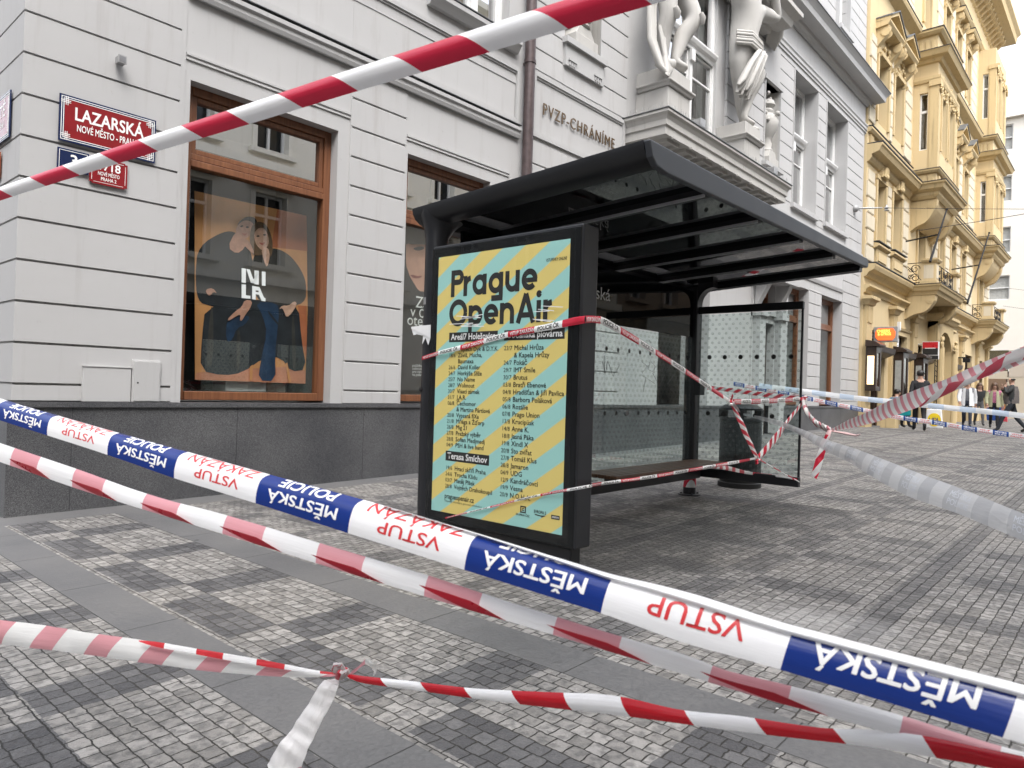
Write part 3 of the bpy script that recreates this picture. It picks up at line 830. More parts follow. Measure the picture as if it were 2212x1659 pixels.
# ------------------------------------------------------------------ signs on the white wall
EX, EZ = Vector((1, 0, 0)), Vector((0, 0, 1))
def plate(mb, x0, x1, z0, z1, y, t=0.012, m=0, notch=0.0):
    if notch:
        k = notch
        pts = [(x0 + k, z0), (x1 - k, z0), (x1 - k, z0 + k * .5), (x1, z0 + k * .5), (x1, z1 - k * .5), (x1 - k, z1 - k * .5), (x1 - k, z1), (x0 + k, z1), (x0 + k, z1 - k * .5), (x0, z1 - k * .5), (x0, z0 + k * .5), (x0 + k, z0 + k * .5)]
        mb.prism(pts, 'y', y - t, y, m)
    else:
        mb.box(x0, x1, y - t, y, z0, z1, m)
def deco_frame(mb, x0, x1, z0, z1, y, m):
    """double white line with interlaced corners"""
    for k, i in ((0.014, 0), (0.030, 1)):
        w = 0.0055
        mb.box(x0 + k, x1 - k, y - 0.0012 - i * .0003, y, z1 - k - w, z1 - k, m); mb.box(x0 + k, x1 - k, y - 0.0012 - i * .0003, y, z0 + k, z0 + k + w, m)
        mb.box(x0 + k, x0 + k + w, y - 0.0018 - i * .0003, y, z0 + k + w, z1 - k - w, m); mb.box(x1 - k - w, x1 - k, y - 0.0018 - i * .0003, y, z0 + k + w, z1 - k - w, m)
    for sx in (0, 1):
        for sz in (0, 1):
            X = (lambda a: x0 + a) if not sx else (lambda a: x1 - a)
            Z = (lambda a: z0 + a) if not sz else (lambda a: z1 - a)
            for a in (0.046, 0.060):
                xa, xb = sorted((X(a), X(a + 0.005))); za, zb = sorted((Z(0.012), Z(0.085))); mb.box(xa, xb, y - 0.0026, y - 0.0003, za, zb, m)
                za, zb = sorted((Z(a), Z(a + 0.005))); xa, xb = sorted((X(0.012), X(0.085))); mb.box(xa, xb, y - 0.0032, y - 0.0003, za, zb, m)
s = MB(); y = YF - 0.012
plate(s, 1.91, 2.685, 1.965, 2.355, y, m=1)
s.prism([(1.95, 2.02), (1.97, 2.0), (2.625, 2.0), (2.645, 2.02), (2.645, 2.30), (2.625, 2.32), (1.97, 2.32), (1.95, 2.30)], 'y', y - 0.0125, y - 0.003, 0)
deco_frame(s, 1.91, 2.685, 1.965, 2.355, y - 0.0125, 2)
put_text(s, 'LAZARSKÁ', (2.30, y - 0.0128, 2.165), EX, EZ, 0.150, 2, bold=0.022, sx=0.92, center=True, width=0.555)
put_text(s, 'NOVÉ MĚSTO - PRAHA 1', (2.30, y - 0.0128, 2.072), EX, EZ, 0.083, 2, bold=0.014, center=True, width=0.515)
tag(s.build('street_sign', [M_['enamel_red'], M_['enamel_blue'], M_['white_ink']]), 'red enamel street sign with white LAZARSKÁ lettering and a navy border', 'street sign')
s = MB()
plate(s, 1.908, 2.145, 1.725, 1.905, y, m=0); 
for a in ((1.92, 2.133, 1.888, 1.892), (1.92, 2.133, 1.738, 1.742), (1.92, 1.924, 1.742, 1.888), (2.129, 2.133, 1.742, 1.888)): s.box(a[0], a[1], y - 0.0135, y - 0.011, a[2], a[3], 1)
put_text(s, '3', (2.026, y - 0.0128, 1.770), EX, EZ, 0.135, 1, bold=0.02, center=True)
tag(s.build('house_number_plate', [M_['enamel_blue'], M_['white_ink']]), 'small navy enamel number plate with a white 3', 'number plate')
s = MB()
plate(s, 2.152, 2.455, 1.668, 1.895, y, m=0, notch=0.02)
for a in ((2.185, 2.422, 1.876, 1.879), (2.185, 2.422, 1.684, 1.687), (2.168, 2.171, 1.70, 1.863), (2.436, 2.439, 1.70, 1.863)): s.box(a[0], a[1], y - 0.0135, y - 0.011, a[2], a[3], 1)
put_text(s, '1718', (2.303, y - 0.0128, 1.797), EX, EZ, 0.098, 1, bold=0.02, center=True, width=0.185)
put_text(s, 'NOVÉ MĚSTO', (2.303, y - 0.0128, 1.748), EX, EZ, 0.044, 1, bold=0.012, center=True, width=0.175)
put_text(s, 'PRAHA 2', (2.303, y - 0.0128, 1.704), EX, EZ, 0.042, 1, bold=0.012, center=True, width=0.125)
tag(s.build('registry_number_plate', [M_['enamel_red'], M_['white_ink']]), 'red enamel plate with white house number 1718 and NOVÉ MĚSTO', 'number plate')
# signs on the side-street face (plane X = 1.65, seen from the left)
s = MB(); xs_ = 1.65 - 0.012
s.box(xs_ - 0.012, xs_, 7.04, 7.81, 1.965, 2.355, 1); s.box(xs_ - 0.0135, xs_ - 0.003, 7.08, 7.77, 2.0, 2.32, 0)
for k in (0.012, 0.03):
    s.box(xs_ - 0.0145, xs_ - 0.0115, 7.04 + k, 7.81 - k, 2.355 - k - 0.006, 2.355 - k, 2); s.box(xs_ - 0.0145, xs_ - 0.0115, 7.04 + k, 7.81 - k, 1.965 + k, 1.965 + k + 0.006, 2)
    s.box(xs_ - 0.015, xs_ - 0.0115, 7.04 + k, 7.046 + k, 1.98 + k, 2.34 - k, 2)
put_text(s, 'ITĚ', (xs_ - 0.0138, 7.36, 2.165), (0, -1, 0), EZ, 0.15, 2, bold=0.022, width=0.21)
put_text(s, 'PRAHA 1', (xs_ - 0.0138, 7.37, 2.072), (0, -1, 0), EZ, 0.083, 2, bold=0.014, width=0.20)
tag(s.build('street_sign', [M_['enamel_red'], M_['enamel_blue'], M_['white_ink']]), 'red street sign cut by the left picture edge, on the side-street face of the corner', 'street sign')
s = MB(); s.box(xs_ - 0.01, xs_, 7.30, 7.55, 1.67, 1.89, 0); s.box(xs_ - 0.0112, xs_ - 0.009, 7.32, 7.53, 1.69, 1.695, 1); s.box(xs_ - 0.0112, xs_ - 0.009, 7.32, 7.53, 1.865, 1.87, 1)
tag(s.build('enamel_plate', [plain('orange_enamel', (0.34, 0.10, 0.04), 0.3), M_['white_ink']]), 'small orange-brown plate below the cut-off street sign on the side-street face', 'number plate')

# motion sensor lamp
s = MB(); s.box(2.325, 2.385, YF - 0.10, YF - 0.02, 2.745, 2.805, 0); s.box(2.345, 2.365, YF - 0.02, YF, 2.76, 2.79, 0); s.box(2.32, 2.39, YF - 0.108, YF - 0.098, 2.74, 2.81, 0); s.box(2.33, 2.38, YF - 0.110, YF - 0.107, 2.75, 2.80, 1)
tag(s.build('wall_lamp', [M_['grey_metal'], plain('frosted_lens', (0.2, 0.2, 0.21), 0.3)], bevel=0.004), 'tiny grey box lamp on the grooved wall above the LAZARSKÁ sign', 'wall lamp')
# utility boxes let into the base
s = thing('utility_cabinet', 'wide flush white meter cabinet without a keyhole, low on the corner pier', 'cabinet', (2.35, YF, -0.25))
q = MB(); q.box(2.155, 2.545, YF - 0.022, YF + 0.02, -0.214, 0.088); q.build('body', M_['white'], s, bevel=0.005)
q = MB(); q.box(2.150, 2.55, YF - 0.028, YF - 0.0, 0.089, 0.096); q.build('lid', M_['white_clean'], s)
s = thing('utility_cabinet', 'narrow white cabinet with a black keyhole, right beside the wide one', 'cabinet', (2.68, YF, -0.25))
q = MB(); q.box(2.553, 2.80, YF - 0.022, YF + 0.02, -0.214, 0.165); q.build('body', M_['white'], s, bevel=0.004)
q = MB(); q.box(2.567, 2.79, YF - 0.0285, YF - 0.0225, -0.205, 0.153); q.build('door', M_['white_clean'], s, bevel=0.003)
q = MB(); q.tube([(2.60, YF - 0.030, -0.04), (2.60, YF - 0.028, -0.04)], 0.008, 10); q.build('keyhole', M_['ink'], s)

# bronze letters
s = MB()
x = 8.22
V, F, w = text_shape('PVZP-CHRÁNÍME', 0.255, 0.0, 4, 1.0, 1.2)
k = 1.95 / w
n = len(V)
fr_ = [Vector((8.23 + a * k, YF - 0.022, 4.14 + b)) for a, b, _ in V]
bk = [Vector((8.23 + a * k, YF - 0.010, 4.14 + b)) for a, b, _ in V]
s.add(fr_ + bk, [f for f in F])
edges = {}
for f in F:
    for a, b in zip(f, f[1:] + f[:1]):
        key = (min(a, b), max(a, b)); edges[key] = edges.get(key, 0) + 1
s.add(fr_ + bk, [(a, b, b + n, a + n) for (a, b), c in edges.items() if c == 1])
tag(s.build('wall_letters', M_['gold']), 'bronze raised letters PVZP-CHRÁNÍME in a framed panel on the white wall', 'lettering')

# ------------------------------------------------------------------ window displays
def flat_shapes(mb, Y, items, fn, lift=0.0006):
    for i, (m, pts) in enumerate(items):
        P = [on_y(*fn(a, b), Y - lift * (i + 1)) for a, b in pts]
        mb.add(P, [tuple(range(len(P)))], m)
def smooth_poly(pts, it=2):
    for _ in range(it):
        o = []
        for a, b in zip(pts, pts[1:] + pts[:1]):
            o += [(a[0] * .75 + b[0] * .25, a[1] * .75 + b[1] * .25), (a[0] * .25 + b[0] * .75, a[1] * .25 + b[1] * .75)]
        pts = o
    return pts
W1 = lambda x, y: (388.8 + .21876 * x, 172.8 + .21876 * y)
W2 = lambda x, y: (388.8 + .21876 * x, 518.4 + .21876 * y - 345.6)
# one coordinate frame for both enlargements: lower one is offset by 1580 px
F2 = lambda x, y: (388.8 + .21876 * x, 172.8 + .21876 * y)
o2 = 1580.0
YP = 7.30
pp = MB()
orange, orange2, coat, coat2, skin1, skin2, hair1, hair2, jeans, brick, lip = range(11)
def S_(m, pts, lower=False, it=2):
    return (m, smooth_poly([(a, b + (o2 if lower else 0)) for a, b in pts], it) if it else [(a, b + (o2 if lower else 0)) for a, b in pts])
items = [
    S_(orange, [(145, 1095), (1250, 1340), (1270, 3000), (150, 2960)], it=0),
    S_(orange2, [(960, 1276), (1250, 1340), (1258, 1690), (900, 1650)], it=0),
    (brick, [(160, 2890), (700, 2850), (1060, 2830), (1268, 2880), (1270, 3000), (150, 2960)]),
    S_(orange2, [(1165, 2230), (1250, 2230), (1262, 2800), (1195, 2560)], it=0),
    # left figure: wide dark coat
    S_(coat, [(180, 1640), (430, 1490), (560, 1500), (660, 1620), (700, 1700), (740, 1900), (760, 2250), (640, 2330), (300, 2230), (170, 2190), (150, 1900)], it=2),
    S_(coat, [(250, 2230), (700, 2160), (990, 2200), (1170, 2220), (1200, 2560), (1250, 2860), (1090, 2880), (1000, 2740), (830, 2740), (620, 2890), (430, 2920), (200, 2870), (215, 2560)], it=1),
    S_(coat2, [(700, 1690), (930, 1650), (1080, 1720), (1190, 1860), (1250, 2000), (1240, 2220), (1000, 2230), (720, 2180)], it=2),
    S_(jeans, [(470, 2370), (600, 2330), (700, 2330), (640, 2420), (560, 2450), (520, 2560), (470, 2600), (450, 2480)], it=1),
    S_(jeans, [(740, 2190), (960, 2200), (980, 2300), (960, 2480), (940, 2700), (945, 2975), (770, 2965), (800, 2760), (860, 2500), (820, 2330)], it=1),
    S_(coat2, [(300, 2250), (330, 2240), (330, 2800), (250, 2860)], it=1), S_(coat2, [(1100, 2330), (1130, 2330), (1150, 2860), (1110, 2860)], it=1), S_(coat2, [(560, 2480), (600, 2470), (590, 2860), (560, 2880)], it=1),
    S_(coat, [(860, 2260), (990, 2420), (1000, 2460), (880, 2320)], it=1),
    S_(skin1, [(545, 1500), (600, 1490), (650, 1600), (640, 1660), (560, 1720), (470, 1650)], it=1),
    S_(hair1, [(560, 1440), (600, 1380), (670, 1345), (750, 1360), (765, 1420), (700, 1500), (590, 1480)]),
    S_(skin1, [(560, 1450), (610, 1390), (690, 1385), (735, 1430), (700, 1520), (650, 1575), (580, 1560), (548, 1500)]),
    S_(lip, [(600, 1505), (640, 1520), (668, 1510), (640, 1545)]),
    S_(hair2, [(690, 1500), (720, 1420), (780, 1395), (850, 1420), (900, 1520), (920, 1640), (900, 1760), (850, 1720), (720, 1740), (690, 1640)]),
    S_(skin2, [(735, 1500), (790, 1450), (850, 1480), (880, 1570), (870, 1640), (820, 1690), (760, 1640), (732, 1570)]),
    S_(lip, [(770, 1600), (820, 1612), (850, 1590), (818, 1640)]),
    S_(hair1, [(750, 1540), (775, 1530), (790, 1545), (765, 1552)]), S_(hair1, [(815, 1525), (840, 1520), (855, 1532), (830, 1540)]),
    S_(hair1, [(590, 1445), (615, 1432), (630, 1442), (605, 1455)]), S_(hair1, [(645, 1450), (670, 1442), (685, 1455), (660, 1465)]),
    S_(skin2, [(800, 1660), (870, 1650), (890, 1740), (860, 1860), (830, 1790)], it=1),
    S_(skin1, [(590, 1590), (640, 1560), (690, 1600), (740, 1720), (700, 1700), (640, 1640)], it=1),
    # hands
    S_(skin1, [(640, 2170), (720, 2180), (690, 2260), (650, 2310), (610, 2380), (590, 2370), (600, 2310), (540, 2340), (480, 2380), (470, 2360), (550, 2280), (610, 2240)], it=1),
    S_(skin1, [(250, 2070), (320, 2050), (370, 2110), (330, 2090), (300, 2130), (270, 2120)], it=1),
    S_(skin2, [(1130, 2180), (1160, 2210), (1100, 2310), (1050, 2345), (1030, 2290), (1010, 2250), (975, 2265), (1010, 2225), (1070, 2230)], it=1),
    S_(orange, [(690, 2830), (720, 2810), (715, 2960), (690, 2970)], it=0), S_(orange, [(1040, 2800), (1060, 2790), (1100, 2980), (1075, 2990)], it=0),
]
flat_shapes(pp, YP, items, F2)
a, b_, c, d_ = [on_y(*F2(*q), YP) for q in ((145, 1095), (1250, 1340), (1270, 3000), (150, 2960))]
pp.add([a, b_, c, d_, a + Vector((0, .012, 0)), b_ + Vector((0, .012, 0)), c + Vector((0, .012, 0)), d_ + Vector((0, .012, 0))], [(7, 6, 5, 4), (0, 4, 5, 1), (1, 5, 6, 2), (2, 6, 7, 3), (3, 7, 4, 0)], 0)
tag(pp.build('window_poster', [plain('poster_orange', (0.78, 0.36, 0.14), 0.6, var=0.18, scale=2.5), plain('poster_deep_orange', (0.62, 0.20, 0.09), 0.6, var=0.15, scale=3), plain('poster_coat', (0.022, 0.026, 0.033), 0.6, var=0.4, scale=6),
     plain('poster_shirt', (0.055, 0.05, 0.047), 0.6, var=0.4, scale=7), plain('poster_skin', (0.62, 0.32, 0.23), 0.6, var=0.2, scale=14), plain('poster_pale_skin', (0.70, 0.42, 0.31), 0.6, var=0.2, scale=14),
     plain('poster_dark_hair', (0.035, 0.025, 0.02), 0.6), plain('poster_fair_hair', (0.17, 0.10, 0.055), 0.6, var=0.35, scale=25), plain('poster_denim', (0.02, 0.05, 0.11), 0.6, var=0.35, scale=8), plain('poster_brick', (0.65, 0.27, 0.16), 0.6, var=0.2, scale=5), plain('poster_lips', (0.5, 0.16, 0.13), 0.6)]),
    'orange fashion poster of two embracing people in dark coats behind the large shop window', 'poster')
# cut vinyl logo on the pane
nl = MB()
def V2(pts): nl.add([on_y(*F2(a, b + o2), 6.992) for a, b in pts], [tuple(range(len(pts)))], 0)
V2([(608, 277), (652, 284), (650, 424), (608, 418)]); V2([(655, 285), (690, 291), (738, 430), (778, 303), (780, 303), (778, 441), (736, 436), (690, 415)][:4] + [(700, 425)])
V2([(735, 300), (778, 304), (778, 441), (735, 436)]); V2([(808, 311), (845, 315), (845, 453), (808, 449)])
V2([(608, 436), (652, 442), (650, 545), (695, 551), (695, 580), (608, 572)])
V2([(712, 452), (765, 462), (778, 500), (748, 498), (748, 590), (712, 584)]); V2([(765, 462), (785, 465), (830, 570), (845, 575), (843, 606), (805, 600), (780, 540), (748, 535), (748, 512), (778, 515)])
tag(nl.build('window_logo', plain('pale_vinyl', (0.62, 0.66, 0.65), 0.6, var=0.03)), 'pale NI LA lettering stuck on the large shop window', 'lettering')
# stacked packing behind the window
for i, (x0, x1, z0, z1, yy, lab, mt) in enumerate((
        (3.72, 4.20, -0.11, 0.02, 7.36, 'white wrapped parcel at the foot of the orange poster', 'paper'),
        (4.22, 4.45, -0.11, 0.02, 7.38, 'plain tan carton beside the white wrapped parcel', 'cream'))):
    q = MB(); q.box(x0, x1, yy, yy + 0.3, z0, z1); q.box((x0 + x1) / 2 - 0.02, (x0 + x1) / 2 + 0.02, yy - 0.002, yy + 0.301, z0 + 0.001, z1 + 0.002)
    tag(q.build('parcel', M_[mt], bevel=0.008), lab, 'parcel')
# dark poster with a face behind the second shop window
fp = MB(); YQ = 7.12
D8 = lambda x, y: (846.7 + .3643 * x, 345.6 + .3643 * y)
def Q(m, pts, i, it=2): fp.add([on_y(*D8(a, b), YQ - 0.0006 * i) for a, b in (smooth_poly(pts, it) if it else pts)], [tuple(range(len(pts) * (2 ** it)))], m)
fp.box(5.74, 7.1, YQ, YQ + 0.01, -0.05, 2.0, 0)
Q(1, [(85, 480), (330, 470), (330, 790), (190, 780), (160, 778), (130, 730), (105, 690), (95, 655), (85, 630), (82, 560)], 1, 1)
Q(2, [(105, 682), (125, 680), (150, 690), (180, 684), (170, 700), (130, 703)], 2, 1)
Q(0, [(120, 525), (160, 512), (190, 515), (190, 530), (150, 540)], 2, 1)
Q(0, [(85, 470), (330, 460), (330, 515), (200, 500), (85, 500)], 3, 1)
for t_, px, py, sz in (('Zdraví', 138, 873, 0.215), ('v české', 108, 925, 0.20), ('otevřené', 88, 975, 0.20)):
    o_ = on_y(*D8(px, py), YQ - 0.002); put_text(fp, t_, o_, EX, EZ, sz, 3)
for k in range(4):
    o_ = on_y(*D8(120, 1225 + 18 * k), YQ - 0.002); put_text(fp, ('pojištění', 'cestovní a úrazové', 'pro cizince', 'na pobočce')[k], o_, EX, EZ, 0.05, 3)
tag(fp.build('window_poster', [plain('poster_charcoal', (0.035, 0.034, 0.036), 0.5, var=0.3), plain('poster_face', (0.55, 0.30, 0.22), 0.5, var=0.15, scale=5), plain('poster_mouth', (0.26, 0.08, 0.07), 0.5), M_['white_ink']]),
    'dark poster with a large half-hidden face and white lettering behind the second shop window', 'poster')

# ------------------------------------------------------------------ skinned figures
def skin_mesh(joints, bones, sub=2):
    """one continuous surface around a skeleton; joints = {name: ((x, y, z), radius)}"""
    names = list(joints)
    me = bpy.data.meshes.new('skeleton')
    me.from_pydata([joints[k][0] for k in names], [(names.index(a), names.index(b)) for a, b in bones], [])
    o = bpy.data.objects.new('skeleton', me); COL.objects.link(o)
    mod = o.modifiers.new('skin', 'SKIN'); mod.use_smooth_shade = True
    for i, k in enumerate(names):
        r = joints[k][1]; r = r if isinstance(r, tuple) else (r, r)
        sv = me.skin_vertices[0].data[i]; sv.radius = r; sv.use_root = (i == 0)
    sb = o.modifiers.new('sub', 'SUBSURF'); sb.levels = sub; sb.render_levels = sub
    dg = bpy.context.evaluated_depsgraph_get()
    out = bpy.data.meshes.new_from_object(o.evaluated_get(dg))
    bpy.data.objects.remove(o)
    out.shade_smooth()
    return out
def nearest_part(co, joints, segs):
    best = None
    for key, a, b in segs:
        A, B = Vector(joints[a][0]), Vector(joints[b][0])
        t = max(0, min(1, (co - A).dot(B - A) / max(1e-9, (B - A).length_squared)))
        d = (co - (A + (B - A) * t)).length
        if best is None or d < best[0]: best = (d, key)
    return best[1]
def drape(mb, strips, m=0):
    """cloth folds as overlapping flattened tubes"""
    for pts, r in strips: mb.tube(pts, r, 8, m, flat=0.75)

def statue(label, J, bones, folds, face, seg_head):
    t = thing('statue', label, 'statue', J['pelvis'][0])
    me = skin_mesh(J, bones, 2)
    me.name = 'body'; me.materials.append(M_['stone'])
    o = bpy.data.objects.new('body', me); COL.objects.link(o); o.parent = t; o.matrix_parent_inverse = Matrix.Translation(t.location).inverted()
    q = MB(); drape(q, folds); q.build('drapery', M_['stone'], t, smooth=60)
    hx, hy, hz = J['head'][0]
    q = MB(); random.seed(3)
    for k in range(26):
        a, b = random.uniform(0, 2 * PI), random.uniform(-0.3, 1.4)
        q.ball((hx + 0.17 * math.cos(a) * math.cos(b), hy + 0.02 + 0.17 * math.sin(a) * math.cos(b) * 0.9, hz + 0.05 + 0.17 * math.sin(b)), 0.055, 7, 5)
    q.build('hair', M_['stone'], t, smooth=60)
    q = MB()
    q.prism([(hx - 0.025, hz - 0.05), (hx + 0.025, hz - 0.05), (hx, hz + 0.06)], 'y', hy - 0.19, hy - 0.12)
    q.ball((hx - 0.055, hy - 0.145, hz + 0.04), 0.025, 8, 5); q.ball((hx + 0.055, hy - 0.145, hz + 0.04), 0.025, 8, 5); q.ball((hx, hy - 0.15, hz - 0.085), (0.05, 0.02, 0.018), 8, 5)
    for k in range(14):
        a = PI * (0.15 + 0.7 * k / 13); q.ball((hx + 0.13 * math.cos(a), hy - 0.10, hz - 0.09 - 0.09 * math.sin(a)), 0.05, 7, 5)
    q.build('face', M_['stone'], t, smooth=60)
    return t
BON = [('pelvis', 'belly'), ('belly', 'chest'), ('chest', 'neck'), ('neck', 'head'), ('pelvis', 'hl'), ('hl', 'kl'), ('kl', 'cl'), ('cl', 'al'), ('al', 'fl'), ('pelvis', 'hr'), ('hr', 'kr'), ('kr', 'cr'), ('cr', 'ar'), ('ar', 'fr'),
       ('chest', 'sl'), ('sl', 'el'), ('el', 'wl'), ('wl', 'dl'), ('chest', 'sr'), ('sr', 'er'), ('er', 'wr'), ('wr', 'dr')]
ys_ = 6.42
J2 = {'pelvis': ((14.45, ys_, 7.32), (0.30, 0.24)), 'belly': ((14.40, ys_ - 0.02, 7.66), (0.27, 0.20)), 'chest': ((14.47, ys_ - 0.05, 8.12), (0.38, 0.26)), 'neck': ((14.72, ys_ - 0.12, 8.55), 0.13), 'head': ((15.0, ys_ - 0.2, 8.80), (0.16, 0.18)),
      'hl': ((14.66, ys_ - 0.05, 7.20), 0.22), 'kl': ((14.82, ys_ - 0.22, 6.86), 0.145), 'cl': ((14.60, ys_ - 0.06, 6.42), 0.145), 'al': ((14.36, ys_ - 0.06, 5.84), 0.085), 'fl': ((14.62, ys_ - 0.20, 5.76), (0.09, 0.05)),
      'hr': ((14.28, ys_ + 0.06, 7.15), 0.22), 'kr': ((14.50, ys_ + 0.08, 6.55), 0.15), 'cr': ((14.62, ys_ + 0.1, 6.2), 0.13), 'ar': ((14.72, ys_ + 0.06, 5.83), 0.085), 'fr': ((14.97, ys_ - 0.16, 5.74), (0.09, 0.05)),
      'sl': ((14.05, ys_ - 0.02, 8.42), 0.19), 'el': ((14.30, ys_ - 0.12, 8.95), 0.15), 'wl': ((14.85, ys_ - 0.22, 9.02), 0.10), 'dl': ((15.02, ys_ - 0.24, 8.99), 0.08),
      'sr': ((14.98, ys_ - 0.06, 8.36), 0.19), 'er': ((15.62, ys_ - 0.22, 8.42), 0.135), 'wr': ((15.30, ys_ - 0.28, 8.82), 0.10), 'dr': ((15.22, ys_ - 0.28, 8.95), 0.08)}
def fold(pts, r): return ([Vector(p) for p in pts], r)
f2 = []
random.seed(5)
for k in range(13):                              # loin cloth: folds fan from the right hip down to the left
    a = k / 12; dz = 0.05 * (k % 2) + random.uniform(-.02, .02)
    f2.append(fold([(14.90 - 0.02 * a, ys_ - 0.24 + dz * .5, 7.40), (14.72 - 0.34 * a, ys_ - 0.36 + dz, 7.22 - 0.02 * a), (14.52 - 0.46 * a, ys_ - 0.34 + dz * 1.4, 6.85), (14.38 - 0.56 * a, ys_ - 0.27 + dz * 1.6, 6.50 - 0.06 * a), (14.34 - 0.62 * a, ys_ - 0.22 + dz * 1.6, 6.30 - 0.06 * (k % 3))], [0.04, 0.055, 0.06, 0.075, 0.035]))
for k in range(5):                               # rolled waist band
    f2.append(fold([(14.05, ys_ + 0.0, 7.60 - 0.06 * k), (14.22, ys_ - 0.26, 7.56 - 0.06 * k), (14.55, ys_ - 0.33, 7.44 - 0.05 * k), (14.88, ys_ - 0.20, 7.42 - 0.05 * k), (14.95, ys_ + 0.12, 7.36 - 0.05 * k)], 0.045 + 0.012 * (k % 2)))
for k in range(5):
    f2.append(fold([(14.88, ys_ - 0.12, 7.36), (14.95 + 0.02 * k, ys_ - 0.08 + 0.05 * k, 7.1), (14.90 + 0.03 * k, ys_ + 0.06 * k, 6.75), (14.94 + 0.02 * k, ys_ + 0.04 * k, 6.5)], [0.05, 0.06, 0.05, 0.03]))
statue('stone statue of a bearded man with raised arms, standing on the right balcony pedestal', J2, BON, f2, None, None)
dx = -3.2
J1 = {k: (Vector(v[0]) + Vector((dx, 0, 0)), v[1]) for k, v in J2.items()}
J1.update({'hl': ((11.50, ys_ - 0.06, 7.32), 0.25), 'kl': ((11.66, ys_ - 0.30, 6.76), 0.17), 'cl': ((11.50, ys_ - 0.12, 6.42), 0.165), 'al': ((11.32, ys_ - 0.10, 5.92), 0.09), 'fl': ((11.50, ys_ - 0.27, 5.80), (0.095, 0.05)),
           'hr': ((10.95, ys_ - 0.05, 7.28), 0.24), 'kr': ((10.98, ys_ - 0.16, 6.64), 0.17), 'cr': ((11.00, ys_ - 0.04, 6.3), 0.15), 'ar': ((11.06, ys_ - 0.02, 5.84), 0.10), 'fr': ((11.14, ys_ - 0.24, 5.76), (0.10, 0.05)),
           'sr': ((11.72, ys_ - 0.06, 8.40), 0.19), 'er': ((12.10, ys_ - 0.2, 8.85), 0.135), 'wr': ((11.75, ys_ - 0.25, 9.2), 0.1), 'dr': ((11.65, ys_ - 0.25, 9.3), 0.08),
           'sl': ((10.85, ys_ - 0.02, 8.42), 0.19), 'el': ((10.45, ys_ - 0.15, 8.8), 0.15), 'wl': ((10.85, ys_ - 0.22, 9.15), 0.10), 'dl': ((10.95, ys_ - 0.24, 9.25), 0.08), 'head': ((11.3, ys_ - 0.15, 8.86), (0.16, 0.18)), 'neck': ((11.3, ys_ - 0.08, 8.56), 0.13), 'chest': ((11.27, ys_ - 0.03, 8.12), (0.38, 0.26))})
f1 = []
for kx, ky, kz in ((11.67, -0.42, 6.74), (10.98, -0.30, 6.60)): f1.append(fold([(kx - .05, ys_ + ky, kz + .08), (kx, ys_ + ky - .01, kz), (kx + .03, ys_ + ky, kz - .09)], [.06, .085, .05]))
for k in range(4):
    e = 0.05 * k
    f1.append(fold([(10.72 + e, ys_ - 0.05, 7.3), (10.62 + e, ys_ + 0.02, 6.7), (10.58 + e, ys_ - 0.02, 6.1), (10.66 + e, ys_ - 0.18, 5.6 - .3 * e), (10.86 - e * .4, ys_ - 0.24, 5.47), (10.98 - e, ys_ - 0.22, 5.62), (10.90, ys_ - 0.14, 5.86), (10.86 + e * .5, ys_ - 0.05, 6.4)], 0.052))
for k in range(7):
    e = k / 6
    f1.append(fold([(11.05 + 0.4 * e, ys_ + 0.02, 7.35), (11.10 + 0.26 * e, ys_ + 0.03, 6.8), (11.08 + 0.22 * e, ys_ + 0.08, 6.35), (11.12 + 0.2 * e, ys_ + 0.12, 5.85)], 0.06))
for k in range(5):
    f1.append(fold([(10.92, ys_ - 0.24, 7.62 - 0.06 * k), (11.25, ys_ - 0.32, 7.48 - 0.07 * k), (11.6, ys_ - 0.24, 7.55 - 0.05 * k), (11.68, ys_ + .05, 7.5)], 0.05))
statue('stone statue with bare knees and hanging drapery, standing on the left balcony pedestal', J1, BON, f1, None, None)

# urns in the niches
def urn(x, z, h, label, squat):
    t = thing('urn', label, 'urn', (x, 6.92, z))
    b = MB()
    b.box(x - 0.30, x + 0.30, 6.72, 7.10, z, z + 0.10 * h); b.prism([(x - 0.27, z + 0.10 * h), (x + 0.27, z + 0.10 * h), (x + 0.15, z + 0.2 * h), (x - 0.15, z + 0.2 * h)], 'y', 6.76, 7.08)
    b.build('base', M_['stone'], t, bevel=0.01)
    v = MB()
    if squat: v.lathe([(0.12, 0.2 * h), (0.20, 0.22 * h), (0.16, 0.27 * h), (0.30, 0.34 * h), (0.36, 0.5 * h), (0.30, 0.66 * h), (0.16, 0.74 * h), (0.18, 0.8 * h), (0.26, 0.84 * h), (0.05, 0.86 * h)], (x, 6.92, z), 24)
    else: v.lathe([(0.14, 0.18 * h), (0.16, 0.22 * h), (0.11, 0.26 * h), (0.13, 0.31 * h), (0.10, 0.36 * h), (0.14, 0.40 * h), (0.25, 0.52 * h), (0.27, 0.62 * h), (0.22, 0.68 * h), (0.15, 0.72 * h), (0.17, 0.76 * h), (0.10, 0.80 * h), (0.18, 0.84 * h), (0.15, 0.9 * h), (0.05, 0.93 * h)], (x, 6.92, z), 24)
    v.build('vessel', M_['stone'], t, smooth=50)
    g_ = MB(); random.seed(int(x * 10))
    for k in range(34):
        a = random.uniform(0, 2 * PI); zz = random.choice((0.60, 0.66, 0.70)) if k < 18 else random.uniform(0.86, 1.0)
        rr = 0.27 if k < 18 else 0.13
        g_.ball((x + rr * math.cos(a), 6.92 + rr * math.sin(a), z + zz * h), random.uniform(0.035, 0.06), 6, 4)
    g_.build('garland', M_['stone'], t, smooth=60)
urn(17.0, 5.60, 1.78, 'slender stone urn with flower garland in the niche right of the statues', False)
urn(9.23, 5.49, 1.7, 'squat stone urn on a chequered base in the niche above the bronze letters', True)

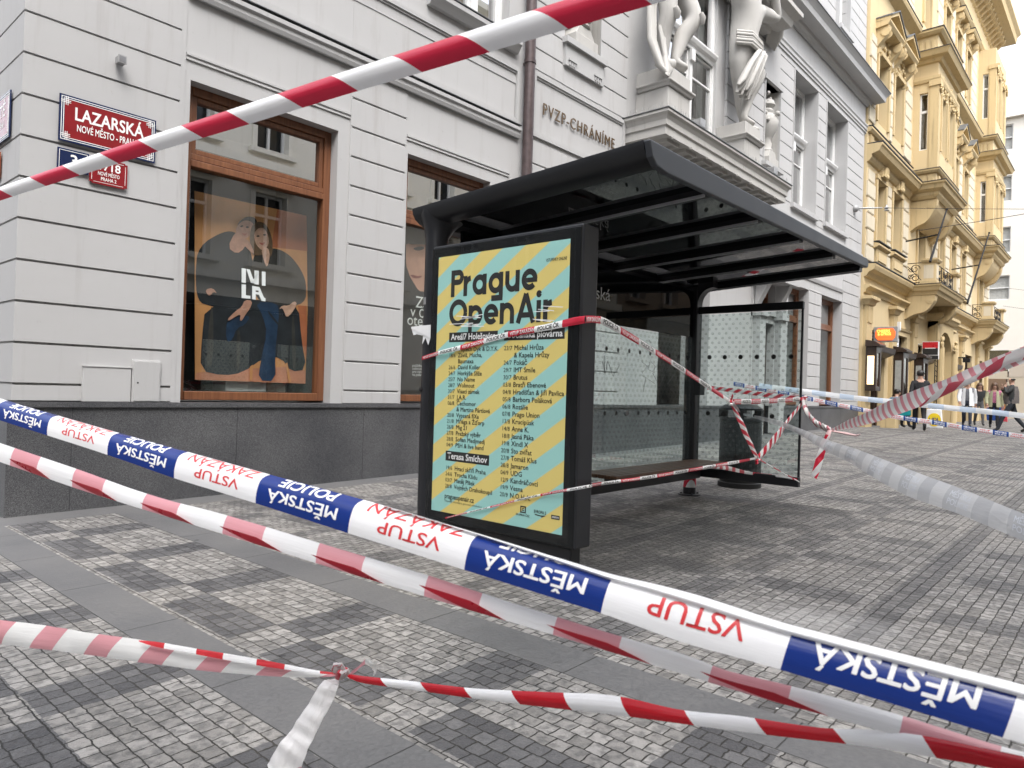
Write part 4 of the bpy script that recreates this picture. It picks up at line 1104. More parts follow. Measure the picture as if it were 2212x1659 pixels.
# spotlights at the feet of the pedestals
for x, lab in ((11.85, 'small box spotlight on the balcony ledge beside the left pedestal'), (15.3, 'small box spotlight on the balcony ledge beside the right pedestal')):
    q = MB(); q.box(x - 0.09, x + 0.09, 6.02, 6.16, 4.86, 4.99); q.box(x - 0.1, x + 0.1, 6.0, 6.02, 4.85, 5.0); q.box(x - 0.03, x + 0.03, 6.06, 6.12, 4.77, 4.86)
    tag(q.build('spotlight', M_['grey_metal'], bevel=0.006), lab, 'spotlight', 'balcony spotlights')
# ------------------------------------------------------------------ bus and tram shelter
M_['highlight_trim'] = plain('pale_highlight_trim', (0.62, 0.63, 0.65), 0.4, metal=0.2)  # trim lightened so its colour carries the bright highlight lines on the roof ribs
SH = thing('bus_shelter', 'black tram stop shelter with a lit-size poster case, glass walls and a wooden bench', 'bus shelter', (5.2, 3.0, gz(5.2)))
AN, BG = M_['anthra'], M_['black_gloss']
# left post: round tube that flares into the roof edge
q = MB()
q.tube([(3.40, 3.735, gz(3.4) - 0.02), (3.40, 3.735, 0.98)], 0.078, 20)
q.build('post', AN, SH, smooth=40)
q = MB()                                   # door hatch and lock on the post
q.tube([(3.40, 3.733, -0.83), (3.40, 3.733, 0.10)], 0.081, 20)
q.tube([(3.323, 3.77, -0.02), (3.318, 3.772, -0.02)], 0.016, 12)
q.build('post_hatch', M_['anthra'], SH, smooth=40)
# roof slope: z falls 7 cm per metre towards the facade
def rz(y): return 1.335 - 0.052 * (y - 2.0)
XL, XR, YA, YB = 3.275, 7.34, 2.0, 3.72
q = MB()
# left roof edge, a hollow curved fascia: top face + bullnose + soffit, swept from the post to the street edge
prof = [(0.0, 0.012), (0.0, 0.0), (0.008, -0.03), (0.03, -0.062), (0.065, -0.085), (0.11, -0.098), (0.16, -0.10), (0.16, 0.012)]
n = len(prof); ysw = [YA, 2.4, 2.8, 3.2, 3.55, 3.72, 3.86]
vs_ = []
for yy in ysw:
    for a, c in prof: vs_.append((XL + a, yy, rz(min(yy, 3.86)) + c))
fs = [(i * n + j, i * n + (j + 1) % n, (i + 1) * n + (j + 1) % n, (i + 1) * n + j) for i in range(len(ysw) - 1) for j in range(n)] + [tuple(range(n))[::-1], tuple((len(ysw) - 1) * n + j for j in range(n))]
q.add(vs_, fs)
# flare joining edge and post (lofted ellipses)
rings = [(0.98, 0.078, 0.078, 3.40, 3.735), (1.05, 0.085, 0.083, 3.405, 3.737), (1.11, 0.11, 0.10, 3.425, 3.74), (1.16, 0.15, 0.12, 3.45, 3.742), (1.20, 0.19, 0.13, 3.47, 3.742), (1.235, 0.20, 0.125, 3.475, 3.735)]
m_ = 24; vs_ = []
for z, rx, ry, cx_, cy_ in rings:
    for j in range(m_):
        w = 2 * PI * j / m_
        vs_.append((cx_ + rx * math.cos(w), cy_ + ry * math.sin(w), z))
q.add(vs_, [(i * m_ + j, i * m_ + (j + 1) % m_, (i + 1) * m_ + (j + 1) % m_, (i + 1) * m_ + j) for i in range(len(rings) - 1) for j in range(m_)])
q.build('roof_edge', AN, SH, smooth=50)
# street-side fascia, grey
q = MB()
zf = rz(YA)
prof = [(XL + 0.0, zf + 0.012), (XL + 0.0, zf + 0.0), (XL + 0.03, zf - 0.075), (XL + 0.08, zf - 0.115), (XL + 0.2, zf - 0.128), (XR - 0.02, zf - 0.075), (XR, zf - 0.05), (XR, zf - 0.01), (XR - 0.05, zf + 0.012)]
q.prism(prof, 'y', YA - 0.04, YA - 0.0005)
q.build('roof_fascia', M_['anthra_l'], SH, bevel=0.008)
# glazed roof between ribs
q = MB()
for a, c in ((XL + 0.16, XR - 0.03),):
    q.add([(a, YA, rz(YA) - 0.075), (c, YA, rz(YA) - 0.075), (c, YB, rz(YB) - 0.075), (a, YB, rz(YB) - 0.075), (a, YA, rz(YA) + 0.01), (c, YA, rz(YA) + 0.01), (c, YB, rz(YB) + 0.01), (a, YB, rz(YB) + 0.01)], [(0, 3, 2, 1), (4, 5, 6, 7), (0, 1, 5, 4), (1, 2, 6, 5), (2, 3, 7, 6), (3, 0, 4, 7)])
q.build('roof_glass', M_['tinted'], SH)
for k in range(5):
    x = XL + 0.74 + 0.80 * k
    q = MB()
    def slab(x0, x1, h0, h1):
        q.add([(x0, YA + 0.001, rz(YA) - h0), (x1, YA + 0.001, rz(YA) - h0), (x1, YB, rz(YB) - h0), (x0, YB, rz(YB) - h0), (x0, YA + 0.001, rz(YA) - h1), (x1, YA + 0.001, rz(YA) - h1), (x1, YB, rz(YB) - h1), (x0, YB, rz(YB) - h1)], [(0, 1, 2, 3), (7, 6, 5, 4), (4, 5, 1, 0), (5, 6, 2, 1), (6, 7, 3, 2), (7, 4, 0, 3)])
    slab(x, x + 0.07, 0.0755, 0.115)
    slab(x - 0.012, x, 0.0755, 0.13)
    ro = q.build('roof_rib', AN, SH)
    q = MB(); slab(x - 0.02, x - 0.012, 0.112, 0.131); q.build('rib_trim', M_['highlight_trim'], ro)
q = MB()
q.box(XL + 0.1, XR - 0.04, YB - 0.02, YB + 0.10, rz(YB) - 0.13, rz(YB) + 0.012)
q.build('rear_beam', AN, SH, bevel=0.01)
q = MB()
q.prism([(YA, rz(YA) - 0.06), (YB, rz(YB) - 0.115), (YB, rz(YB) + 0.01), (YA, rz(YA) + 0.01)], 'x', XR - 0.035, XR - 0.001)
q.build('end_edge', AN, SH, bevel=0.004)

# rear posts
for x in (6.95,):
    q = MB(); q.box(x, x + 0.13, 3.53, 3.66, gz(x) + 0.29, 1.15); q.build('rear_post', AN, SH, bevel=0.012)
    q = MB(); q.tube([(x + 0.065, 3.595, gz(x) - 0.01), (x + 0.065, 3.595, gz(x) + 0.30)], 0.066, 18); q.build('post_foot', AN, SH, smooth=40)
# post-to-roof gusset (round inner corner)
q = MB()
pts = [(3.53, 0.96)] + [(3.53 - 0.17 + 0.17 * math.cos(a), 0.96 + 0.17 * math.sin(a)) for a in [PI / 2 * k / 8 for k in range(9)]] + [(3.36, rz(3.36) - 0.01), (3.53, rz(3.53) - 0.01)]
q.prism(pts, 'x', 6.96, 7.07); q.build('gusset', AN, SH)
# rear glass wall with a dark stop-name band on top
ga = glass('back_glass', (0.80, 0.86, 0.85), 1.62, 0.0, 'x')
gb = glass('end_glass', (0.86, 0.91, 0.90), 1.5, 0.0, 'y')
for x0, x1 in ((3.50, 4.55), (4.56, 5.695), (5.705, 6.945)):
    q = MB(); q.box(x0, x1, 3.580, 3.590, -0.79, 0.605); q.build('back_pane', ga, SH)
q = MB()
q.box(3.50, 6.945, 3.572, 3.60, 0.61, 1.10)
q.build('name_band', M_['tinted'], SH)
q = MB(); put_text(q, 'Lazarská', (4.74, 3.5715, 0.815), EX, EZ, 0.16, 0, width=0.62); q.build('stop_name', M_['white_ink'], SH)
q = MB()
def dot(mb, c, axis, r=0.021):
    pts = [(r * math.cos(2 * PI * k / 18), r * math.sin(2 * PI * k / 18)) for k in range(18)]
    mb.add([(c[0] + a, c[1], c[2] + b) if axis == 'y' else (c[0], c[1] + a, c[2] + b) for a, b in pts], [tuple(range(18))])
for k in range(18):
    for z in (0.39, -0.19): q = MB(); dot(q, (3.62 + 0.1905 * k, 3.578, z), 'y'); q.build('warning_dot', M_['ink'], SH)
for x in (4.555, 5.70):
    for z in (-0.19, 0.55): q = MB(); q.tube([(x, 3.573, z), (x, 3.598, z)], 0.023, 14); q.build('glass_clamp', M_['grey_metal'], SH, smooth=40)
# scratched graffiti on the panes
q = MB(); random.seed(11)
def scratch(pts, r=0.0028): q.tube([on_y(*p, 3.577) for p in pts], r, 4, flat=0.15)
CC = lambda x, y: (1278.7 + .2917 * x, 604.8 + .2917 * y)
for pts in ([(75, 600), (100, 690), (118, 600), (150, 700), (160, 715), (205, 628)], [(70, 470), (200, 545), (250, 530)], [(75, 650), (190, 640)], [(90, 560), (95, 690)], [(365, 600), (410, 640), (370, 690)], [(430, 610), (415, 660), (450, 680), (470, 640), (440, 605)],
            [(480, 640), (500, 600), (540, 620), (520, 680), (480, 660)], [(360, 700), (470, 770), (380, 800)], [(400, 720), (380, 830)], [(450, 690), (500, 790), (540, 700)], [(540, 560), (560, 600), (590, 590), (580, 640), (545, 650)], [(640, 560), (620, 700), (650, 850), (600, 800)], [(530, 680), (610, 700), (560, 770), (610, 840)],
            [(275, 640), (380, 645)], [(420, 440), (440, 470), (410, 480)]):
    P = [CC(*p) for p in pts]
    o = []
    for a, b in zip(P, P[1:]):
        for t in (0, .33, .66): o.append((a[0] + (b[0] - a[0]) * t + random.uniform(-.5, .5), a[1] + (b[1] - a[1]) * t + random.uniform(-.5, .5)))
    scratch(o + [P[-1]])
q.build('scratched_graffiti', M_['grey_metal'], SH)
# end wall
q = MB(); q.box(7.005, 7.015, 2.46, 3.52, -0.755, 0.85); q.build('end_pane', gb, SH)
q = MB(); q.box(6.985, 7.035, 2.44, 3.53, 0.86, 0.935); q.build('top_rail', AN, SH, bevel=0.006)
q = MB(); q.box(6.98, 7.04, 2.44, 3.53, -0.86, -0.765); q.build('bottom_rail', AN, SH, bevel=0.006)
q = MB(); q.box(7.0, 7.02, 2.440, 2.458, -0.765, 0.86); q.build('edge_strip', AN, SH)
for k in range(6):
    for z in (0.40, -0.19): q = MB(); dot(q, (7.0035, 3.40 - 0.17 * k, z), 'x', 0.024); q.build('warning_dot', M_['ink'], SH)
q = MB(); q.box(6.94, 7.06, 3.47, 3.525, 0.0, 0.16); q.build('hinge_block', AN, SH, bevel=0.006)
# bench
q = MB(); q.box(3.48, 6.96, 3.44, 3.53, -0.87, -0.785); q.build('bench_beam', AN, SH, bevel=0.008)
for x in (5.3, 6.6):
    q = MB(); q.prism([(3.44, -0.80), (3.22, -0.74), (3.22, -0.715), (3.54, -0.715), (3.54, -0.80)], 'x', x, x + 0.05)
    q.build('bench_bracket', AN, SH)
for k in range(6):
    q = MB(); y0 = 3.175 + 0.064 * k
    q.box(4.93, 7.02, y0, y0 + 0.056, -0.714, -0.682); q.build('bench_slat', M_['bench'], SH, bevel=0.008)

for x_, y_, rr in ((3.40, 3.735, 0.13), (7.015, 3.595, 0.12)):
    q = MB(); q.lathe([(rr, 0.0), (rr, 0.010), (rr - 0.01, 0.014), (0.05, 0.016)], (x_, y_, gz(x_)), 24)
    for a in (0.8, 2.4, 3.9, 5.5): q.lathe([(0.012, 0.012), (0.012, 0.026), (0.006, 0.028)], (x_ + (rr - 0.03) * math.cos(a), y_ + (rr - 0.03) * math.sin(a), gz(x_)), 6)
    q.build('base_plate', AN, SH)
# poster case -----------------------------------------------------------
q = MB()
q.box(3.302, 3.458, 2.392, 3.658, -0.905, 0.965)
q.build('poster_case', AN, SH, bevel=0.012)
q = MB(); q.box(3.33, 3.43, 2.44, 3.6, gz(3.4) - 0.01, -0.904); q.build('case_foot', AN, SH, bevel=0.01)
q = MB(); q.box(3.290, 3.302, 2.400, 3.650, -0.895, 0.945); q.build('front_frame', BG, SH, bevel=0.004)
PY, PZ = 3.585, -0.83                      # poster origin: lower left corner seen from the street
PX = 3.2895
def PU(u, v, l=0.0): return Vector((PX - l, PY - u, PZ + v))
ps = MB()
W_, H_ = 1.11, 1.71
ps.add([PU(0, 0), PU(W_, 0), PU(W_, H_), PU(0, H_)], [(0, 1, 2, 3)], 0)
EY = Vector((0, -1, 0))
def T(s, u, v, size, m=1, bold=0.0, width=None, res=2, center=False):
    put_text(ps, s, PU(u, v, 0.0006), EY, EZ, size, m, bold, width=width, res=res, center=center)
# title in round strokes
def stroke(pts, w, l):
    P = [Vector(p) for p in pts]; L, Rr = [], []
    for i, p in enumerate(P):
        d = (P[min(i + 1, len(P) - 1)] - P[max(i - 1, 0)]).normalized(); nn = Vector((-d.y, d.x)) * (w / 2)
        L.append(p + nn); Rr.append(p - nn)
    k = len(P)
    ps.add([PU(a.x, a.y, 0.0008 + l) for a in L + Rr], [(i, i + 1, k + i + 1, k + i) for i in range(k - 1)], 1)
def arc(cx_, cy_, rx, ry, a0, a1, k=28): return [(cx_ + rx * math.cos(R(a0 + (a1 - a0) * i / k)), cy_ + ry * math.sin(R(a0 + (a1 - a0) * i / k))) for i in range(k + 1)]
def glyph(ch, x, y, cap, xh, w, l):
    r = xh / 2
    if ch == 'P':
        stroke([(x + w / 2, y), (x + w / 2, y + cap)], w, l); b = cap * 0.28
        stroke([(x + w / 2, y + cap - w / 2), (x + cap * 0.42, y + cap - w / 2)] + arc(x + cap * 0.42, y + cap - w / 2 - (b - w / 2), b - w / 2, b - w / 2, 90, -90, 16) + [(x + w / 2, y + cap - 2 * b + w / 2)], w, l + 1e-5); return cap * 0.70
    if ch == 'r':
        stroke([(x + w / 2, y), (x + w / 2, y + xh)], w, l); stroke([(x + w / 2, y + xh * 0.5)] + arc(x + w / 2 + xh * 0.42, y + xh * 0.5, xh * 0.42, xh * 0.5 - w / 2, 180, 95, 10), w, l + 1e-5); return xh * 0.66
    if ch in 'ag':
        stroke(arc(x + r, y + r, r - w / 2, r - w / 2, 0, 360), w, l); stroke([(x + xh - w / 2, y + xh), (x + xh - w / 2, y if ch == 'a' else y - xh * 0.22)], w, l + 1e-5)
        if ch == 'g': stroke([(x + xh - 0.001, y - xh * 0.22), (x + xh * 0.22, y - xh * 0.22)], w, l + 2e-5)
        return xh * 1.14
    if ch == 'u':
        stroke([(x + w / 2, y + xh), (x + w / 2, y + r * .95)] + arc(x + r * 0.95, y + r * .95, r * .95 - w / 2, r * .95 - w / 2, 180, 360, 16) + [(x + 1.9 * r - w / 2, y + xh)], w, l); stroke([(x + 1.9 * r - w / 2, y), (x + 1.9 * r - w / 2, y + xh)], w, l + 1e-5); return xh * 1.08
    if ch == 'n':
        stroke([(x + w / 2, y), (x + w / 2, y + xh)], w, l); stroke([(x + w / 2, y + r)] + arc(x + r * .95, y + r * 1.05, r * .95 - w / 2, r * .95 - w / 2, 180, 0, 16) + [(x + 1.9 * r - w / 2, y)], w, l + 1e-5); return xh * 1.08
    if ch == 'e':
        stroke(arc(x + r, y + r, r - w / 2, r - w / 2, 0, 318), w, l); stroke([(x + w * .4, y + r - w * .1), (x + xh - w * .05, y + r - w * .1)], w * .8, l + 1e-5); return xh * 1.10
    if ch == 'O':
        stroke(arc(x + cap / 2, y + cap / 2, cap / 2 - w / 2, cap / 2 - w / 2, 0, 360, 36), w, l); return cap * 1.07
    if ch == 'p':
        stroke(arc(x + r, y + r, r - w / 2, r - w / 2, 0, 360), w, l); stroke([(x + w / 2, y + xh), (x + w / 2, y - xh * 0.42)], w, l + 1e-5); return xh * 1.10
    if ch == 'A':
        h = cap * 0.90; stroke([(x + w * .45, y), (x + h / 2, y + cap)], w, l); stroke([(x + h / 2, y + cap), (x + h - w * .45, y)], w, l + 1e-5); stroke([(x + h * .22, y + cap * .27), (x + h * .78, y + cap * .27)], w * .9, l + 2e-5); return h * 1.05
    if ch == 'i':
        stroke([(x + w / 2, y), (x + w / 2, y + xh)], w, l); stroke(arc(x + w / 2, y + xh + w * 1.05, w * .3, w * .3, 0, 360, 12), w * .62, l); return w * 1.5
def title(s, u0, v0, cap, xh, w, u1):
    global ps
    keep, tmp = ps, MB(); ps = tmp
    x = 0.0
    for i, ch in enumerate(s): x += glyph(ch, x, 0.0, cap, xh, w, i * 4e-5)
    ps = keep
    k = (u1 - u0) / x
    n0 = len(ps.v)
    for p in tmp.v:
        u, v, l = PY - p.y, p.z - PZ, PX - p.x
        ps.v.append(PU(u0 + u * k, v0 + v, l))
    for f, m in zip(tmp.f, tmp.m): ps.f.append([i + n0 for i in f]); ps.m.append(m)
title('Prague', 0.128, 1.432, 0.178, 0.132, 0.036, 0.885)
title('OpenAir', 0.118, 1.236, 0.178, 0.132, 0.036, 1.005)
def bar(u0, u1, v0, v1): ps.add([PU(u0, v0, .0005), PU(u1, v0, .0005), PU(u1, v1, .0005), PU(u0, v1, .0005)], [(0, 1, 2, 3)], 1)
bar(0.124, 0.563, 1.132, 1.196); T('Areál7 Holešovice', 0.144, 1.147, 0.058, 2, 0.022, 0.40)
bar(0.617, 1.088, 1.132, 1.196); T('Občanská plovárna', 0.637, 1.147, 0.058, 2, 0.022, 0.436)
bar(0.124, 0.521, 0.345, 0.410); T('Terasa Smíchov', 0.143, 0.360, 0.058, 2, 0.022, 0.36)
left = [('17/6', 'Vojtěch Dyk & D.Y.K.'), ('18/6', 'Záviš, Mucha,'), ('', 'Baumaxa'), ('26/6', 'David Koller'), ('24/7', 'Horkýže Slíže'), ('25/7', 'No Name'), ('28/7', 'Wohnout'), ('30/7', 'Visací zámek'), ('31/7', 'J.A.R.'), ('06/8', 'Čechomor'), ('', '& Martina Pártlová'), ('20/8', 'Vypsaná fiXa'), ('21/8', 'Mňága a Žďorp'), ('26/8', 'Mig 21'), ('27/8', 'Pražský výběr'), ('28/8', 'Sofian Medjmedj'), ('04/9', 'PSH & live band')]
for i, (a, b_) in enumerate(left):
    v = 1.071 - i * 0.0395
    if a: T(a, 0.128, v, 0.036)
    T(b_, 0.214, v, 0.040, 1, 0.009)
right = [('23/7', 'Michal Hrůza'), ('', '& Kapela Hrůzy'), ('24/7', 'Pokáč'), ('29/7', 'IMT Smile'), ('30/7', 'Brutus'), ('03/8', 'Bratři Ebenové'), ('04/8', 'Hradišťan & Jiří Pavlica'), ('05/8', 'Barbora Poláková'), ('06/8', 'Rozálie'), ('07/8', 'Prago Union'), ('13/8', 'Krucipüsk'), ('14/8', 'Anna K.'), ('18/8', 'Jasná Páka'), ('19/8', 'Xindl X'), ('20/8', 'Sto zvířat'), ('27/8', 'Tomáš Klus'), ('28/8', 'Jamaron'), ('04/9', 'UDG'), ('12/9', 'Kandráčovci'), ('19/9', 'Vesna'), ('20/9', 'N.O.H.A.')]
for i, (a, b_) in enumerate(right):
    v = 1.072 - i * 0.0452
    if a: T(a, 0.620, v, 0.038)
    T(b_, 0.703, v, 0.043, 1, 0.009)
for i, (a, b_) in enumerate([('19/6', 'Hrací skříň Praha'), ('24/6', 'Trocha Klidu'), ('03/7', 'Matěj Plšek'), ('28/8', 'Vojtěch Drahokoupil')]):
    v = 0.287 - i * 0.0405
    T(a, 0.128, v, 0.036); T(b_, 0.213, v, 0.040, 1, 0.009)
T('pragueopenair.cz', 0.126, 0.096, 0.046, 1, 0.012, 0.272)
T('Vstupenky: informuji.cz, goout.net, eventlook.cz', 0.126, 0.073, 0.018, 1, 0, 0.345)
T('VSTUPENKY ONLINE', 0.935, 1.592, 0.026, 1, 0.01, 0.154)
# partner marks along the foot
for a in ((0.790, 0.835, 0.122, 0.130), (0.790, 0.835, 0.088, 0.096), (0.790, 0.798, 0.096, 0.122), (0.827, 0.835, 0.096, 0.122)): bar(*a)
bar(0.805, 0.822, 0.112, 0.117); bar(0.805, 0.822, 0.101, 0.106); bar(0.803, 0.808, 0.1065, 0.1115)
T('SKUPINA ČEZ', 0.757, 0.070, 0.017, 1, 0.012, 0.108)
T('EVROPA 2', 0.898, 0.102, 0.026, 1, 0.02, 0.092); stroke([(0.905, 0.093), (0.95, 0.089), (0.985, 0.094), (0.955, 0.083)], 0.006, 0)
bar(1.028, 1.09, 0.084, 0.108); T('metro', 1.034, 0.091, 0.022, 2, 0.015, 0.05)
# striped paper: yellow and mint, soft edges
pm, n, l, b = nodes('striped_poster')
sp = n.new('ShaderNodeSeparateXYZ'); l.new(pos(n), sp.inputs[0])
uu = mth(n, l, 'SUBTRACT', PY, sp.outputs['Y']); vv = mth(n, l, 'SUBTRACT', sp.outputs['Z'], PZ)
d = mth(n, l, 'SUBTRACT', uu, mth(n, l, 'MULTIPLY', vv, 1.5))
ph = mth(n, l, 'FRACT', mth(n, l, 'DIVIDE', mth(n, l, 'ADD', d, 3.955), 0.376))
tri = mth(n, l, 'ABSOLUTE', mth(n, l, 'SUBTRACT', ph, 0.5))
rp = ramp(n, l, tri, [(0.235, (0.36, 0.68, 0.63)), (0.265, (0.80, 0.64, 0.20))])
l.new(rp.outputs[0], b.inputs['Base Color']); l.new(rp.outputs[0], b.inputs['Emission Color']); b.inputs['Emission Strength'].default_value = 0.0   # lamps of the lit case behind the paper
b.inputs['Roughness'].default_value = 0.5
po = ps.build('poster', [pm, M_['ink'], M_['white_ink']], SH, smooth=0)
q = MB(); q.add([PU(-0.05, -0.055, 0.012), PU(W_ + 0.05, -0.055, 0.012), PU(W_ + 0.05, H_ + 0.055, 0.012), PU(-0.05, H_ + 0.055, 0.012)], [(0, 1, 2, 3)])
q.build('case_pane', glass('case_glass', (0.98, 0.985, 0.98), 1.28), SH)

# litter bin ------------------------------------------------------------
bx, by = 8.07, 3.50
B_ = thing('litter_bin', 'dark round litter bin with perforated sides behind the glass end wall', 'litter bin', (bx, by, gz(bx)))
zb = gz(bx)
q = MB(); q.lathe([(0.245, -0.02), (0.245, 0.05), (0.225, 0.06), (0.225, 0.12)], (bx, by, zb), 28); q.build('base', M_['rubber'], B_, smooth=40)
pmat, n, l, b = nodes('perforated_sheet')
p = pos(n); v = n.new('ShaderNodeTexVoronoi'); v.inputs['Scale'].default_value = 55; v.inputs['Randomness'].default_value = 0.15; l.new(p, v.inputs['Vector'])
l.new(ramp(n, l, v.outputs['Distance'], [(0.3, (0.004, 0.004, 0.005)), (0.42, (0.032, 0.034, 0.037))]).outputs[0], b.inputs['Base Color']); b.inputs['Roughness'].default_value = 0.5
q = MB(); q.lathe([(0.232, 0.12), (0.238, 0.14), (0.238, 0.74), (0.232, 0.76)], (bx, by, zb), 36); q.build('body', pmat, B_, smooth=40)
q = MB(); q.lathe([(0.234, 0.76), (0.244, 0.765), (0.244, 0.80), (0.236, 0.81)], (bx, by, zb), 36); q.build('rim', AN, B_, smooth=40)
q = MB()
for a in (0.4, 2.0, 3.6, 5.2): q.box(bx + 0.20 * math.cos(a) - 0.04, bx + 0.20 * math.cos(a) + 0.04, by + 0.20 * math.sin(a) - 0.04, by + 0.20 * math.sin(a) + 0.04, zb + 0.80, zb + 0.90)
q.lathe([(0.0, 0.90), (0.24, 0.895), (0.244, 0.915), (0.18, 0.955), (0.08, 0.965), (0.0, 0.967)], (bx, by, zb), 32); q.build('hood', AN, B_, smooth=45)
q = MB(); q.lathe([(0.21, 0.795), (0.21, 0.80), (0.05, 0.70)], (bx, by, zb), 24); q.build('liner', M_['rubber'], B_)
# ------------------------------------------------------------------ ochre building
YY = 6.75
YB_ = thing('ochre_building', 'ochre stucco building with bay windows, balconies and rich mouldings', 'building', (24.8, YY, -0.9))
Yw, Yl, Yd = M_['yellow'], M_['yellow_l'], M_['yellow_d']
YM = [Yw, Yl, Yd, M_['sill_black'], M_['lead']]
wl_, gl_, md, sb_, zt_ = Cur(0), Cur(1), Cur(2), Cur(3), Cur(4)   # walls, pale ashlar, mouldings, dark ledge tops, zinc
open_part()
def done(name): close_part(name, YM, YB_)
def ow(x0, x1, z0, z1, y0=YY, y1=8.2): wl_.box(x0, x1, y0, y1, z0, z1)
# back mass, pierced by real reveals: piers between openings are separate boxes
X0, X1 = 24.78, 50.0
def wall_with(openings, z0, z1, x0=X0, x1=X1, y=YY):
    """openings: (x0, x1, z0, z1) sorted along x"""
    x = x0
    for a, c, lo, hi in openings:
        if a > x: ow(x, a, z0, z1, y)
        if lo > z0: ow(a, c, z0, lo, y)
        if hi < z1: ow(a, c, hi, z1, y)
        x = c
    ow(x, x1, z0, z1, y)
gf = [(25.35, 27.55, -1.1, 2.35), (29.4, 30.7, -1.1, 2.45), (32.55, 33.9, -1.1, 2.3), (34.75, 37.0, -1.1, 3.0), (38.9, 40.3, -1.1, 2.5), (43.0, 45.0, -1.1, 2.5), (47.0, 48.4, -1.1, 2.4)]
wall_with(gf, -1.2, 3.5)
f1_ = [(25.95, 26.95, 5.3, 7.42), (28.0, 29.18, 5.35, 7.46), (31.9, 33.1, 4.5, 7.3), (35.9, 36.9, 5.2, 7.4), (38.5, 39.5, 5.2, 7.4), (41.1, 42.1, 5.2, 7.4), (46.3, 47.5, 4.7, 7.4)]
wall_with(f1_, 3.5, 7.7)
f2_ = [(25.75, 27.0, 9.35, 11.6), (27.85, 29.05, 9.45, 11.65), (36.0, 37.0, 9.4, 11.6), (38.6, 39.6, 9.4, 11.6), (41.2, 42.2, 9.4, 11.6)]
wall_with(f2_, 7.7, 14.2)
f3_ = [(25.75, 27.0, 15.2, 17.6), (27.85, 29.05, 15.2, 17.6), (32.0, 33.2, 15.2, 17.6), (36.0, 37.0, 15.2, 17.6), (38.6, 39.6, 15.2, 17.6), (41.2, 42.2, 15.2, 17.6), (46.3, 47.3, 15.2, 17.6)]
wall_with(f3_, 14.2, 22.6)
wl_.box(X0, X1, 11.0, 11.2, -1.2, 22.6); wl_.box(49.8, X1 - 0.01, 8.2, 11.0, -1.2, 22.6); wl_.box(X0 + 0.01, X0 + 0.2, 8.2, 11.0, -1.2, 22.6)
def yel_win(x0, x1, z0, z1, y=YY + 0.42, name='window', side=None, arched=False):
    """narrow white sash window deep in its reveal"""
    f = MB(); w = 0.06; zt = z0 + (z1 - z0) * 0.66; xm = (x0 + x1) / 2
    f.box(x0, x0 + w, y - 0.04, y + 0.04, z0, z1); f.box(x1 - w, x1, y - 0.04, y + 0.04, z0, z1); f.box(x0 + w, x1 - w, y - 0.04, y + 0.04, z1 - w, z1); f.box(x0 + w, x1 - w, y - 0.04, y + 0.04, z0, z0 + w)
    f.box(x0 + w, x1 - w, y - 0.05, y + 0.04, zt, zt + 0.08); f.box(xm - 0.035, xm + 0.035, y - 0.045, y + 0.04, z0 + w, zt); f.box(xm - 0.03, xm + 0.03, y - 0.04, y + 0.04, zt + 0.08, z1 - w)
    fo = f.build(name, M_['white_frame'], YB_)
    p = MB(); p.quad((x0 + w, y + 0.01, z0 + w), (x1 - w, y + 0.01, z0 + w), (x1 - w, y + 0.01, z1 - w), (x0 + w, y + 0.01, z1 - w)); p.build('pane', M_['pane'], fo)
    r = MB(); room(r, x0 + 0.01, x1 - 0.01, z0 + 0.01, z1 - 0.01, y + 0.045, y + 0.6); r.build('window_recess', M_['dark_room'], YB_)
for o_ in f1_ + f2_ + f3_: yel_win(*o_)
def surround(a, c, lo, hi, w=0.16, d=0.07):
    md.box(a - w, a - 0.006, YY - d, YY + 0.1, lo - 0.02, hi); md.box(c + 0.006, c + w, YY - d, YY + 0.1, lo - 0.02, hi); md.box(a - w - 0.02, c + w + 0.02, YY - d - 0.02, YY + 0.1, hi + 0.006, hi + w)
def console(x, y, z, h, w=0.24, out=0.4):
    """S-scroll bracket seen from the side"""
    pts = []
    for i in range(17):
        t = i / 16; pts.append((y - out * (1 - t) ** 1.4 - 0.07 * math.sin(t * PI * 2), z - h * t))
    pts += [(y + 0.1, z - h), (y + 0.1, z)]
    md.prism(pts, 'x', x - w / 2, x + w / 2)
    for s in (-1, 1):
        md.tube([(x + s * w / 2, y - out * 0.72, z - h * 0.2), (x + s * (w / 2 + 0.03), y - out * 0.72, z - h * 0.2)], h * 0.15, 12); md.tube([(x + s * w / 2, y - 0.05, z - h * 0.82), (x + s * (w / 2 + 0.03), y - 0.05, z - h * 0.82)], h * 0.10, 12)
def relief(x0, x1, y, z0, z1, n, seed, r=0.07):
    """clumped stucco ornament"""
    random.seed(seed)
    for k in range(n):
        a = random.random(); md.ball((x0 + (x1 - x0) * a, y - random.uniform(0, 0.03), z0 + (z1 - z0) * random.random()), (random.uniform(.6, 1.3) * r, r * 0.7, random.uniform(.6, 1.3) * r), 6, 4)
done('wall')
